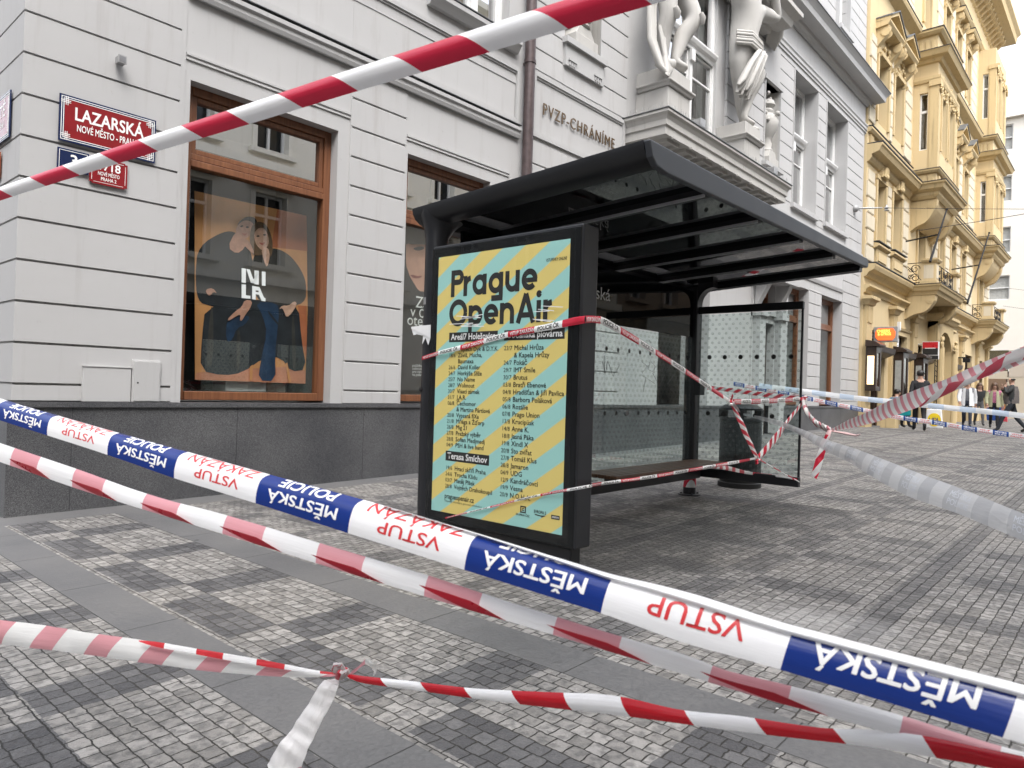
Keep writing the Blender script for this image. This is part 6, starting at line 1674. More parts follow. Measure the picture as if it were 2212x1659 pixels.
q = MB(); q.box(FX - 0.1, FX + 0.05, 6.95, 8.1, -1.05, 0.65); q.box(FX - 0.13, FX - 0.1, 7.5, 7.53, -1.0, 0.6); q.build('door', wood('tan_door', (0.28, 0.14, 0.06), (0.38, 0.20, 0.09)), FB)

# ------------------------------------------------------------------ buildings across the street (seen in the window panes)
def street_row(name, label, x0, x1, y, h, wallm, bays, zg=-1.5):
    o = thing(name, label, 'building', (x0, y, zg))
    w = MB(); fr2 = MB()
    st = (x1 - x0) / bays
    lev = [(-0.6, 2.6), (4.4, 7.0), (8.6, 11.2), (12.6, 15.0), (16.2, 18.2)]
    lev = [l_ for l_ in lev if l_[1] < h - 1]
    zprev = zg - 0.6
    for lo, hi in lev:
        w.box(x0, x1, y - 1.0, y, zprev, lo)
        for k in range(bays):
            a = x0 + st * (k + 0.28); c = x0 + st * (k + 0.72)
            w.box(x0 + st * k, a, y - 1.0, y, lo, hi); w.box(c, x0 + st * (k + 1), y - 1.0, y, lo, hi)
        zprev = hi
    w.box(x0, x1, y - 1.0, y, zprev, h)
    w.box(x0, x1, y - 9, y - 8.9, zg, h); w.box(x0, x1, y - 8.9, y - 1.0, h - 0.3, h - 0.05)
    w.build('wall', wallm, o)
    for zc, out in ((3.6, 0.3), (7.9, 0.2), (11.9, 0.2), (h - 0.4, 0.8)): fr2.box(x0, x1, y, y + out, zc, zc + 0.3)
    for lo, hi in lev[1:]:
        for k in range(bays):
            a = x0 + st * (k + 0.28); c = x0 + st * (k + 0.72)
            fr2.box(a - 0.18, a, y, y + 0.1, lo, hi); fr2.box(c, c + 0.18, y, y + 0.1, lo, hi); fr2.box(a - 0.3, c + 0.3, y, y + 0.3, hi + 0.2, hi + 0.4); fr2.box(a - 0.3, c + 0.3, y, y + 0.25, lo - 0.2, lo - 0.02)
    fr2.build('mouldings', wallm, o)
    for lo, hi in lev:
        for k in range(bays):
            a = x0 + st * (k + 0.28); c = x0 + st * (k + 0.72)
            f = MB(); f.box(a, a + 0.08, y - 0.35, y - 0.25, lo, hi); f.box(c - 0.08, c, y - 0.35, y - 0.25, lo, hi); f.box((a + c) / 2 - 0.05, (a + c) / 2 + 0.05, y - 0.35, y - 0.25, lo, hi); f.box(a, c, y - 0.34, y - 0.24, lo + (hi - lo) * 0.68, lo + (hi - lo) * 0.68 + 0.1); f.box(a, c, y - .345, y - .24, hi - 0.08, hi)
            fo = f.build('window', M_['white_frame'] if lo > 3 else M_['dark_wood'], o)
            p = MB(); p.quad((a, y - 0.36, lo), (c, y - 0.36, lo), (c, y - 0.36, hi), (a, y - 0.36, hi)); p.build('pane', M_['black_gloss'], fo)
    return o
M_['umber'] = plaster('umber_render', (0.30, 0.24, 0.19))
street_row('facing_building', 'brown building across the street, left of the beige one', -14, 6.5, -9.5, 18.5, M_['umber'], 7)
street_row('facing_building', 'tall beige building across the street, mirrored in the shop panes', 6.6, 27, -10.5, 18.5, plaster('beige_render', (0.80, 0.77, 0.69), (0.5, 0.46, 0.4)), 7)
street_row('facing_building', 'dark umber building across the street, mirrored in the stop-name band', 27.1, 52, -10.5, 14.0, M_['umber'], 8)

o = street_row('facing_building', 'grey building across the side street, left of the corner building', -16, 26, 34, 15.0, plaster('ash_render', (0.34, 0.32, 0.29)), 13)
o.rotation_euler.z = -PI / 2
# overhead wires -----------------------------------------------------------
def wire(p0, p1, sag, label, r=0.008):
    p0, p1 = Vector(p0), Vector(p1)
    q = MB(); q.tube([p0.lerp(p1, t / 16) - Vector((0, 0, sag * 4 * (t / 16) * (1 - t / 16))) for t in range(17)], r, 5)
    return tag(q.build('overhead_wire', M_['iron']), label, 'wire')
q = MB(); q.tube([(23.72, YY, 5.98), (23.86, 6.55, 5.99), (24.15, 6.1, 6.0)], [0.03, 0.03, 0.02], 8); q.lathe([(0.02, -0.1), (0.08, -0.08), (0.03, -0.04), (0.08, 0), (0.03, 0.05), (0.02, 0.1)], (24.25, 6.0, 6.0), 12); q.ball((23.72, YY + 0.02, 5.98), 0.12, 10, 7)
tag(q.build('wall_insulator', M_['grey_metal'], smooth=50), 'grey wall hook with an insulator at the right end of the white facade', 'insulator')
wire((24.25, 6.0, 6.0), (37.0, -10.4, 6.6), 0.15, 'thin span wire running right from the wall insulator')
wire(on_y(1985, 498, 5.6), (40.0, -10.4, 11.2), 0.5, 'thin wire rising to the right from the lower edge of the nearer bay', 0.011)
wire((48.8, 5.8, 6.6), (50.0, -10.4, 4.4), 0.3, 'upper of the thin wires drooping right from the farther bay')
wire((49.0, 5.9, 5.6), (44.0, -10.4, 2.6), 0.3, 'lower of the thin wires drooping right from the farther bay')
# ------------------------------------------------------------------ barrier tapes
def catmull(P, n):
    """n points through the stations P (lists of Vectors), with parameters 0..len-1"""
    out = []
    k = len(P) - 1
    for i in range(n):
        t = k * i / (n - 1); j = min(int(t), k - 1); u = t - j
        p0, p1, p2, p3 = P[max(j - 1, 0)], P[j], P[j + 1], P[min(j + 2, k)]
        out.append(0.5 * ((2 * p1) + (p2 - p0) * u + (2 * p0 - 5 * p1 + 4 * p2 - p3) * u * u + (3 * p1 - p0 - 3 * p2 + p3) * u * u * u))
    return out
class Ribbon:
    """plastic tape between an upper and a lower edge; the section bulges like a curled strip"""
    def __init__(self, top, bot, n=60, bulge=0.12, cross=8, roll=0.0, crumple=0.0, seed=1, us=None):
        self.T, self.B = catmull(top, n), catmull(bot, n)
        self.n, self.c = n, cross
        self.u = [0.0]
        for i in range(1, n):
            a = (self.T[i] + self.B[i]) / 2; b = (self.T[i - 1] + self.B[i - 1]) / 2
            self.u.append(self.u[-1] + (a - b).length)
        if us: self.u = us
        self.L = self.u[-1]
        self.bulge, self.roll = bulge, roll
        rnd = random.Random(seed)
        self.ph = [rnd.uniform(0, 6.28) for _ in range(6)]
        self.cr = crumple
        self.hid = None
    def at(self, i, v):
        """i real station index, v 0 (top) .. 1 (bottom)"""
        j = min(int(i), self.n - 2); f = i - j
        T = self.T[j].lerp(self.T[j + 1], f); B = self.B[j].lerp(self.B[j + 1], f)
        d = B - T
        tan = ((self.T[j + 1] + self.B[j + 1]) - (self.T[j] + self.B[j])).normalized()
        nn = tan.cross(d.normalized())
        if nn.dot(T) > 0: nn = -nn                    # towards the street side
        h = self.bulge * 4 * v * (1 - v) + self.roll * (max(0.0, 0.35 - v) / 0.35) ** 2 * -1.0
        w = self.cr * (math.sin(i * 0.55 + self.ph[0] + v * 2) + math.sin(i * 0.23 + self.ph[1] - v * 4) + 0.6 * math.sin(i * 1.3 + self.ph[2]))
        return T + d * v + nn * (d.length * (h + w))
    def idx(self, u):
        lo, hi = 0, self.n - 1
        s = 1 if self.u[-1] > self.u[0] else -1
        for k in range(self.n - 1):
            if s * self.u[k] <= s * u <= s * self.u[k + 1]:
                return k + (u - self.u[k]) / (self.u[k + 1] - self.u[k])
        return 0 if s * u < s * self.u[0] else self.n - 1.001
    def mesh(self, mb, m=0, v0=0.0, v1=1.0):
        base = len(mb.v); c = self.c
        for i in range(self.n):
            for j in range(c + 1):
                v = v0 + (v1 - v0) * j / c
                mb.uv[len(mb.v)] = (self.u[i], v)
                mb.v.append(self.at(min(i, self.n - 1.001), v))
        for i in range(self.n - 1):
            for j in range(c):
                a = base + i * (c + 1) + j
                mb.f.append([a, a + 1, a + c + 2, a + c + 1]); mb.m.append(m)
    def text(self, mb, s, u0, v0, hgt, width, m, flip=False, bold=0.0, lift=0.0006, back=False):
        """letters wrapped on the tape; flip = upside down (reading from right to left); v0 baseline; hgt = capital height in v"""
        V, F, w = text_shape(s, 1.0, bold, 3)
        ny = 7 if self.c > 8 else 3
        bm = bmesh.new()
        bv = [bm.verts.new((x, y, l)) for x, y, l in V]
        for f in F:
            try: bm.faces.new([bv[k] for k in f])
            except ValueError: pass
        for k in range(1, ny):
            bmesh.ops.bisect_plane(bm, geom=bm.verts[:] + bm.edges[:] + bm.faces[:], plane_co=(0, CAP * k / ny, 0), plane_no=(0, 1, 0))
        if self.c > 8:
            for k in range(1, 14): bmesh.ops.bisect_plane(bm, geom=bm.verts[:] + bm.edges[:] + bm.faces[:], plane_co=(w * k / 14, 0, 0), plane_no=(1, 0, 0))
        bm.verts.index_update()
        P, keep = [], []
        for q_ in bm.verts:
            x, y, l = q_.co
            uu = u0 + (-1 if flip else 1) * x / w * width; vv = v0 + (1 if flip else -1) * y / CAP * hgt
            i = self.idx(uu); i = min(max(i, 0), self.n - 1.001)
            if self.hid: c = self.hid(i); vv = (vv - c) / (1 - c)
            keep.append(-0.01 <= vv <= 1.01)
            p = self.at(i, min(max(vv, 0.0), 1.0))
            P.append(p * (1 - (lift + l * 0.00004) / max(0.3, p.length)))
        mb.add(P, [[v.index for v in f.verts] for f in bm.faces if any(keep[v.index] for v in f.verts)], m)
        bm.free()
def edge_px(pts, x):
    for (x0, y0), (x1, y1) in zip(pts, pts[1:]):
        if x <= x1: break
    return y0 + (y1 - y0) * (x - x0) / (x1 - x0)
def stations(lst):
    """(xt, yt, xb, yb, depth top, depth bottom) -> two lists of points"""
    return [at(a, b, d) for a, b, c, e, d, g_ in lst], [at(c, e, g_) for a, b, c, e, d, g_ in lst]

WHT, PALE, RED, PINK = (0.92, 0.92, 0.925), (0.85, 0.845, 0.84), (0.62, 0.020, 0.06), (0.76, 0.36, 0.40)
# 1. taut red and white tape across the upper left
T1, u1_ = [], []
for x in (-120, 0, 150, 330, 520, 720, 930, 1150, 1360, 1520):
    q_ = (x - 64) / (135.9 + 0.0702 * x); d = 1.95 * (1 - 0.0702 * q_)
    yt = {-120: 446, 0: 404, 150: 352, 330: 291, 520: 229, 720: 162, 930: 94, 1150: 22, 1360: -45, 1520: -97}[x]
    h = 27 + 37 * max(0, x) / 1360
    T1.append((x, yt, x + h * .28, yt + h, d * 1.012, d)); u1_.append(q_ * 0.30)
r1 = Ribbon(*stations(T1), n=90, bulge=0.30, cross=10, us=[c.x for c in catmull([Vector((u, 0, 0)) for u in u1_], 90)])
q = MB(); r1.mesh(q)
# stripe boundaries lean: red starts further along at the lower edge
tag(q.build('barrier_tape', tape_mat('red_white_tape', RED, WHT, 0.30, 0.49, -0.19, 0.16, wrinkle=0.12), smooth=0),
    'uppermost red and white tape, rising steeply across the shopfront to the top edge', 'barrier tape')

# 2. municipal police tape, printed, upside down
pol_top = [(-150, 807), (0, 859), (134, 898), (265, 935), (571, 1019), (805, 1082), (1032, 1149), (1326, 1238), (1469, 1270), (1688, 1340), (1894, 1394), (2211, 1475), (2400, 1523)]
pol_bot = [(-150, 860), (0, 908), (94, 938), (232, 982), (376, 1033), (552, 1087), (734, 1146), (1003, 1231), (1301, 1325), (1469, 1386), (1674, 1443), (2148, 1588), (2400, 1664)]
LP = 0.50
Ts, us = [], []
for k in range(27):
    x = -90 + k * 92
    s = (x - 232) / (239.8 + 0.1452 * x); d = 1.68 * (1 - 0.1452 * s)
    yb = edge_px(pol_bot, x); xt = x + 0.30 * (yb - edge_px(pol_top, x)); yt = edge_px(pol_top, xt)
    Ts.append((xt, yt, x, yb, d * 1.02, d)); us.append(s * LP)
top, bot = stations(Ts)
n_r = 120
uu = [c.x for c in catmull([Vector((u, 0, 0)) for u in us], n_r)]
r2 = Ribbon(top, bot, n=n_r, bulge=0.12, cross=12, roll=0.22, us=uu)
def sstep(a, b_, x): t = max(0.0, min(1.0, (x - a) / (b_ - a))); return t * t * (3 - 2 * t)
r2.hid = lambda i: 0.04 + 0.30 * sstep(35, 85, i)
q = MB(); r2.mesh(q)
PT = thing('police_tape', 'foreground police tape with upside-down MĚSTSKÁ and VSTUP lettering in blue and white blocks', 'police tape', at(1000, 1190, 1.2))
BL = 0.489 * LP
for k in range(-1, 6):
    u0 = k * LP
    if u0 > uu[-1] + LP: break
    # printed lines, read from the other side of the street: top of the letters points down
    if u0 + BL < uu[-1] + 0.1 and u0 > uu[0] - 0.3:
        r2.text(q, 'MĚSTSKÁ', u0 + BL - 0.03, 0.50, 0.285, BL - 0.06, 1, True, 0.022)
        r2.text(q, 'POLICIE', u0 + BL - 0.05, 0.06, 0.285, BL - 0.10, 1, True, 0.022)
        r2.text(q, 'VSTUP', u0 + LP - 0.055, 0.50, 0.285, LP - BL - 0.12, 2, True, 0.010)
        r2.text(q, 'ZAKÁZÁN', u0 + LP - 0.02, 0.06, 0.285, LP - BL - 0.05, 2, True, 0.010)
q.build('printed_film', [tape_mat('police_tape_film', (0.010, 0.035, 0.22), WHT, LP, 0.489, 0.0, 0.12, 0.22, wrinkle=0.10), M_['white_ink'], M_['red_ink']], PT, smooth=0)
# upper edge folded over to the unprinted side, wider towards the right
q = MB(); c_ = 6; i0 = 44
for i in range(i0, n_r):
    w_ = 0.02 + 0.24 * sstep(44, 84, i)
    for j in range(c_ + 1):
        v = w_ * j / c_
        p = r2.at(min(i, n_r - 1.001), v); q.uv[len(q.v)] = (uu[i], v); q.v.append(p * (1 - (0.004 + 0.010 * math.sin(PI * j / c_)) ))
for i in range(n_r - i0 - 1):
    for j in range(c_):
        a = i * (c_ + 1) + j; q.f.append([a, a + 1, a + c_ + 2, a + c_ + 1]); q.m.append(0)
q.build('folded_edge', tape_mat('police_fold_film', WHT, WHT, LP, 0.5, 0.0, 0.15, 0.3, wrinkle=0.1), PT, smooth=0)

# 3. paler red and white tape just below it: back of the film, lower edge folded to the printed side
c_top = [(-150, 905), (0, 957), (175, 1016), (326, 1071), (496, 1114), (577, 1139), (694, 1174), (795, 1204), (933, 1245), (1049, 1284), (1195, 1330), (1336, 1374), (1477, 1413), (1536, 1440), (1710, 1482), (1950, 1546), (2163, 1613), (2400, 1672)]
c_bot = [(-150, 946), (0, 998), (188, 1063), (347, 1112), (513, 1163), (733, 1232), (989, 1310), (1272, 1394), (1477, 1457), (1649, 1509), (1886, 1574), (2106, 1638), (2400, 1716)]
LC = 0.20
def tape_c(fold):
    Ts, us = [], []
    for k in range(27):
        x = -90 + k * 92
        s = (x - 32) / (123.6 + 0.0596 * x); d = 1.78 * (1 - 0.0596 * s)
        yt = edge_px(c_top, x); yb = edge_px(c_bot, x - 10)
        if fold:
            w = 0.34 if x < 900 else 0.45
            Ts.append((x - 6, yb - (yb - yt) * w, x - 10, yb, d * 0.992, d * 0.998))
        else: Ts.append((x, yt, x - 10, yb, d * 1.01, d))
        us.append(s * LC)
    top, bot = stations(Ts)
    uu = [c.x for c in catmull([Vector((u, 0, 0)) for u in us], 120)]
    return Ribbon(top, bot, n=120, bulge=0.10 if not fold else 0.04, cross=8, crumple=0.012, us=uu)
ct = thing('barrier_tape', 'long pale pink and white tape with red folded edge, just under the police tape', 'barrier tape', at(1000, 1260, 1.3))
q = MB(); tape_c(False).mesh(q)
q.build('tape_back', tape_mat('tape_back_film', PINK, WHT, LC, 0.44, 0.0, 0.25, wrinkle=0.15), ct, smooth=0)
q = MB(); r3 = tape_c(True); base = 0
# the fold shows as separate red tongues, slanting at both ends
for k in range(-1, 16):
    m_, nj = 14, 5
    ua, ub = (k - 0.06) * LC, (k + 0.36) * LC
    if ua < r3.u[0] or ub + 0.1 > r3.u[-1]: continue
    b0 = len(q.v)
    for j in range(nj + 1):
        v = j / nj; l0 = ua + 0.085 * v ** 1.3; l1 = ub + 0.06 * v ** 0.8
        for i in range(m_ + 1):
            u_ = l0 + (l1 - l0) * i / m_; q.uv[len(q.v)] = (u_, v); q.v.append(r3.at(min(r3.idx(u_), r3.n - 1.001), v))
    for j in range(nj):
        for i in range(m_): a = b0 + j * (m_ + 1) + i; q.f.append([a, a + 1, a + m_ + 2, a + m_ + 1]); q.m.append(0)
q.build('folded_edge', plain('printed_red_film', (0.50, 0.012, 0.03), 0.3, var=0.06), ct, smooth=0)

# 4. lowest tape with a knot
kn = at(735, 1452, 1.50)
low = thing('barrier_tape', 'lowest red and white tape, tied in a knot with a loose hanging end', 'barrier tape', kn)
tl = [(-130, 1322, -130, 1380), (0, 1339, -8, 1391), (110, 1353, 100, 1403), (184, 1365, 175, 1413), (340, 1388, 330, 1434), (470, 1411, 462, 1451), (602, 1433, 592, 1461), (690, 1449, 684, 1463), (733, 1454, 732, 1460)]
r4 = Ribbon(*stations([(a, b, c, e, 1.76 - 0.26 * max(a, -100) / 735, 1.755 - 0.26 * max(a, -100) / 735) for a, b, c, e in tl]), n=90, bulge=0.10, cross=8, crumple=0.02, seed=4)
q = MB(); r4.mesh(q)
q.build('left_length', tape_mat('pale_tape_left', PINK, (0.90, 0.90, 0.885), 0.158, 0.42, 0.22, 0.25, wrinkle=0.15), low, smooth=0)
tf = [(300, 1383, 300, 1386), (342, 1387, 340, 1398), (418, 1400, 416, 1412), (520, 1417, 518, 1431), (602, 1432, 600, 1444), (690, 1449, 690, 1455), (733, 1453, 733, 1457)]
r4b = Ribbon(*stations([(a, b, c, e, 1.745 - 0.26 * a / 735, 1.74 - 0.26 * a / 735) for a, b, c, e in tf]), n=50, bulge=0.06, cross=4)
q = MB(); r4b.mesh(q); q.build('folded_edge', tape_mat('red_fold', (0.62, 0.03, 0.04), WHT, 0.158, 0.45, 0.0, 0.15), low, smooth=0)
tr = [(741, 1455, 741, 1462), (760, 1457, 758, 1467), (791, 1461, 791, 1477), (904, 1473, 903, 1492), (1025, 1487, 1024, 1509), (1184, 1495, 1180, 1528), (1322, 1502, 1318, 1543), (1469, 1533, 1462, 1562), (1600, 1547, 1594, 1580), (1773, 1572, 1766, 1600), (1886, 1576, 1878, 1613), (2000, 1590, 1990, 1632), (2106, 1612, 2096, 1650), (2212, 1634, 2204, 1674), (2400, 1672, 2390, 1720)]
def dr(x): return 1 / (1 / 1.50 + (1 / 0.86 - 1 / 1.50) * (x - 735) / 1477)
r5 = Ribbon(*stations([(a, b, c, e, dr(a), dr(a) * .995) for a, b, c, e in tr]), n=110, bulge=0.22, cross=8, crumple=0.012, seed=8)
q = MB(); r5.mesh(q); q.build('right_length', tape_mat('rolled_tape', (0.52, 0.012, 0.022), WHT, 0.212, 0.5, -0.10, 0.15, 0.25, wrinkle=0.15), low, smooth=0)
q = MB()
K = lambda x, y, dd=0.0: at(605 + .3229 * x, 1123 + .3229 * y, 1.50 + dd)
random.seed(21)
for k in range(5):
    q.tube([K(350 + 6 * k, 1000 + 8 * k, -.01), K(372 + 5 * k, 968 + 6 * k, -.02), K(402 + 3 * k, 972 + 5 * k, -.022), K(424 - k, 1002, -.02), K(436 - 2 * k, 1046, -.015)], [0.004, 0.008, 0.009, 0.008, 0.005], 6, 0 if k == 1 else 1, flat=0.6)
for k in range(3):
    q.tube([K(392 + 8 * k, 1055, -.01), K(405 + 8 * k, 1020, -.03), K(425 + 6 * k, 1004, -.02), K(444, 1032 + 6 * k, -.012)], 0.008, 6, 0 if k < 2 else 1, flat=0.7)
q.build('knot', [plain('knot_red', (0.5, 0.03, 0.05), 0.35), tape_mat('knot_white', PINK, PALE, 10, 0.0)], low, smooth=60)
lp = [(448, 1048, 448, 1052), (480, 1018, 478, 1034), (540, 965, 530, 992), (575, 928, 575, 965), (612, 938, 598, 980), (640, 965, 618, 1000), (646, 1005, 628, 1018), (630, 1042, 622, 1042)]
r6 = Ribbon([K(a, b, -.02 + .03 * math.sin(i)) for i, (a, b, c, e) in enumerate(lp)], [K(c, e, -.01 + .03 * math.sin(i)) for i, (a, b, c, e) in enumerate(lp)], n=40, bulge=0.2, cross=6, crumple=0.04, seed=3)
q = MB(); r6.mesh(q); q.build('loop', tape_mat('loop_film', PINK, (0.78, 0.77, 0.74), 0.4, 0.2, 0, 0.45), low, smooth=0)
tt = [(352, 1062, 392, 1064), (320, 1072, 392, 1092), (285, 1082, 386, 1120), (220, 1180, 345, 1220), (140, 1300, 270, 1370), (70, 1410, 205, 1500), (0, 1500, 140, 1650), (-90, 1640, 40, 1850)]
r7 = Ribbon([K(a, b, -.07 * i / 7) for i, (a, b, c, e) in enumerate(tt)], [K(c, e, -.09 * i / 7) for i, (a, b, c, e) in enumerate(tt)], n=50, bulge=0.10, cross=12, crumple=0.05, seed=5)
q = MB(); r7.mesh(q); q.build('hanging_end', tape_mat('end_film', PINK, (0.90, 0.89, 0.89), 0.62, 0.5, 0.10, 0.35, phase=0.62, alpha=0.9, wrinkle=0.5), low, smooth=0)

# 5. narrow printed tape round the shelter
sh_red, sh_white = (0.62, 0.02, 0.05), (0.90, 0.90, 0.89)
def stripe_text(rb, q, per, m_w, m_b, h0=0.78, hh=0.55):
    k = 0
    while (k + 1) * per < rb.u[-1]:
        rb.text(q, 'VSTUP ZAKÁZÁN', k * per + per * .04, h0, hh, per * .46, m_w, False, 0.02)
        rb.text(q, 'POLICIE ČR', k * per + per * .56, h0, hh, per * .38, m_b, False, 0.03); k += 1
def through(pts, w, n=60, seed=1, crumple=0.02, bulge=0.1, lean=(0, 0, 1)):
    """tape along 3-D points with a given width (per point), roughly upright"""
    P = [Vector(p) for p in pts]; ws = w if isinstance(w, (list, tuple)) else [w] * len(P); L = Vector(lean)
    return Ribbon([p + L * (a / 2) for p, a in zip(P, ws)], [p - L * (a / 2) for p, a in zip(P, ws)], n=n, bulge=bulge, cross=6, crumple=crumple, seed=seed)
XP = 3.278
stm = tape_mat('shelter_tape_film', sh_red, sh_white, 0.42, 0.5, 0.0, 0.15)
t = thing('barrier_tape', 'narrow red and white tape wrapped round the poster case and across the shelter', 'barrier tape', (XP, 2.39, 0.5))
a0 = [on_x(912, 774, 3.31), on_x(950, 762, 3.27), on_x(1010, 747, XP), on_x(1100, 722, XP), on_x(1180, 707, XP), on_x(1235, 695, XP), on_x(1264, 690, XP)]
a0[0].y += 0.0
r8 = through(a0, [0.026, 0.028, 0.034, 0.036, 0.040, 0.045, 0.042], 70, 2)
q = MB(); r8.mesh(q); stripe_text(r8, q, 0.42, 1, 2); q.build('case_length', [stm, M_['white_ink'], M_['ink']], t, smooth=0)
yk = 2.36
b0 = [on_x(1264, 690, XP), on_y(1285, 690, 2.382), on_y(1310, 697, 2.382), on_y(1380, 738, 2.37), on_y(1470, 795, yk), on_y(1540, 842, yk), on_y(1578, 868, yk)]
r9 = through(b0, [0.042, 0.042, 0.045, 0.042, 0.036, 0.034, 0.03], 70, 3)
q = MB(); r9.mesh(q); stripe_text(r9, q, 0.42, 1, 2); q.build('front_length', [stm, M_['white_ink'], M_['ink']], t, smooth=0)
r10 = through([on_y(1578, 868, yk), on_y(1640, 867, yk + .02), on_y(1700, 864, yk + .05), on_y(1737, 862, 2.43)], [0.04, 0.042, 0.04, 0.035], 40, 4)
q = MB(); r10.mesh(q); stripe_text(r10, q, 0.42, 1, 2); q.build('end_length', [stm, M_['white_ink'], M_['ink']], t, smooth=0)
vm = tape_mat('striped_film', sh_red, sh_white, 0.135, 0.5, 0.9, 0.2)
r11 = through([on_y(1578, 868, yk), on_y(1600, 912, yk - .01), on_y(1620, 957, yk - .01), on_y(1636, 990, yk)], [0.03, 0.07, 0.075, 0.05], 40, 6, 0.03, lean=(0.92, 0, 0.38))
q = MB(); r11.mesh(q); q.build('v_left', vm, t, smooth=0)
r12 = through([on_y(1737, 866, 2.42), on_y(1705, 906, 2.40), on_y(1672, 950, yk), on_y(1638, 990, yk)], [0.05, 0.06, 0.10, 0.07], 40, 7, 0.04, lean=(0.8, 0, -0.5))
q = MB(); r12.mesh(q); q.build('v_right', vm, t, smooth=0)
q = MB(); random.seed(4)
for c in (on_y(1578, 866, yk), on_y(1637, 990, yk), on_y(1737, 864, 2.42)):
    for k in range(4):
        e = [Vector((random.uniform(-.03, .03), random.uniform(-.02, .02), random.uniform(-.05, .05))) for _ in range(4)]
        q.tube([c + e[0], c + e[1] * .5, c + e[2], c + e[3] * .6], 0.012, 6, k % 2, flat=0.5)
q.tube([on_y(1580, 866, yk), on_y(1590, 880, yk - .02), on_y(1598, 890, yk - .03)], [0.015, 0.022, 0.004], 6, 1, flat=0.3)
q.build('knots', [plain('film_red', sh_red, 0.35), plain('film_white', sh_white, 0.4)], t, smooth=60)
# the lower run of the same kind
t = thing('barrier_tape', 'thin twisted red and white tape slanting low over the poster foot and past the bench', 'barrier tape', (XP, 2.39, -0.6))
r13 = through([on_x(962, 1119, XP), on_x(1060, 1095, XP), on_x(1160, 1071, XP), on_x(1268, 1051, XP), on_y(1292, 1046, 2.38), on_y(1400, 1031, 2.37), on_y(1500, 1014, yk), on_y(1580, 1000, yk), on_y(1637, 989, yk)], [0.010, 0.011, 0.014, 0.017, 0.019, 0.022, 0.024, 0.024, 0.016], 110, 9, 0.05)
q = MB(); r13.mesh(q); stripe_text(r13, q, 0.42, 1, 2); q.build('low_length', [stm, M_['white_ink'], M_['ink']], t, smooth=0)
r14 = through([on_y(1637, 991, yk), on_y(1680, 1015, yk + .03), on_y(1727, 1041, 2.43)], [0.012, 0.009, 0.012], 24, 10)
q = MB(); r14.mesh(q); q.build('corner_length', stm, t, smooth=0)
r15 = through([on_y(1540, 1007, 2.36), on_y(1575, 1012, 2.7), on_y(1620, 1022, 2.9), on_x(1690, 1030, 6.97), on_x(1722, 1036, 6.97)], [0.03, 0.04, 0.03, 0.02, 0.02], 40, 11, 0.05)
q = MB(); r15.mesh(q); q.build('loose_length', stm, t, smooth=0)
# band round the foot of the rear post
q = MB(); q.tube([(7.015, 3.595, -0.985), (7.015, 3.595, -0.88)], 0.069, 18)
for v in range(len(q.v)): q.uv[v] = (q.v[v].x * 1.0 + q.v[v].y, q.v[v].z * 5)
tag(q.build('tape_band', tape_mat('band_film', sh_red, sh_white, 0.16, 0.4, 0.6, 0.05), smooth=40), 'red and white tape wound round the post foot under the bench end', 'barrier tape')

# 6. wide tape running off to the right, twisted at its knot
t = thing('barrier_tape', 'wide pale red and white tape flaring out to the right edge from a twisted knot', 'barrier tape', at(1795, 930, 5.9))
E6 = [(1797, 926, 1799, 931), (1835, 906, 1840, 924), (1872, 891, 1880, 915), (1909, 871, 1921, 902), (1973, 844, 1990, 877), (2043, 819, 2057, 844), (2090, 797, 2112, 821), (2154, 770, 2176, 798), (2212, 748, 2230, 778), (2330, 700, 2350, 735)]
def d6(x): return 1 / (1 / 5.9 + (1 / 2.6 - 1 / 5.9) * (x - 1797) / 415)
top, bot = stations([(a, b, c, e, d6(a), d6(a) * .99) for a, b, c, e in E6])
uu = [1.30 * math.log(1 + 2.6 * i / 89) for i in range(90)]
r16 = Ribbon(top, bot, n=90, bulge=0.10, cross=8, crumple=0.015, seed=12)
q = MB(); r16.mesh(q); q.build('flared_length', tape_mat('flared_film', (0.72, 0.30, 0.34), (0.84, 0.84, 0.83), 0.125, 0.45, 0.10, 0.35), t, smooth=0)
F6 = [(1985, 878, 1988, 880), (2043, 832, 2060, 845), (2080, 822, 2110, 823), (2112, 808, 2120, 818), (2140, 788, 2174, 794), (2185, 762, 2212, 778), (2330, 702, 2350, 735)]
top, bot = stations([(a, b, c, e, d6(a) * .975, d6(a) * .975) for a, b, c, e in F6])
r17 = Ribbon(top, bot, n=50, bulge=0.05, cross=5)
q = MB(); r17.mesh(q); q.build('folded_edge', tape_mat('flared_fold', (0.55, 0.05, 0.09), (0.78, 0.78, 0.77), 0.42, 0.45, 0.5, 0.2), t, smooth=0)
rope = [on_y(1737, 864, 2.43), at(1741, 884, 6.5), at(1754, 905, 6.4), at(1770, 918, 6.2), at(1793, 929, 5.9)]
RP = catmull(rope, 50)
q = MB()
for h in (0, 1, 2):
    q.tube([p + Vector((math.cos(i * 0.7 + h * 2.1), math.sin(i * 0.7 + h * 2.1) * .4, math.sin(i * 0.7 + h * 2.1))) * 0.022 for i, p in enumerate(RP)], 0.015, 5, h % 2 if h < 2 else 1, flat=0.6)
q.build('twisted_length', [plain('twist_pink', (0.60, 0.22, 0.25), 0.4), plain('twist_white', (0.72, 0.71, 0.69), 0.4)], t, smooth=60)
te = [(1783, 938, 1792, 940), (1774, 960, 1786, 965), (1764, 985, 1779, 990), (1757, 1010, 1772, 1014), (1752, 1028, 1764, 1035)]
top, bot = stations([(a, b, c, e, 5.85, 5.82) for a, b, c, e in te])
r18 = Ribbon(top, bot, n=30, bulge=0.1, cross=6, crumple=0.05, seed=13)
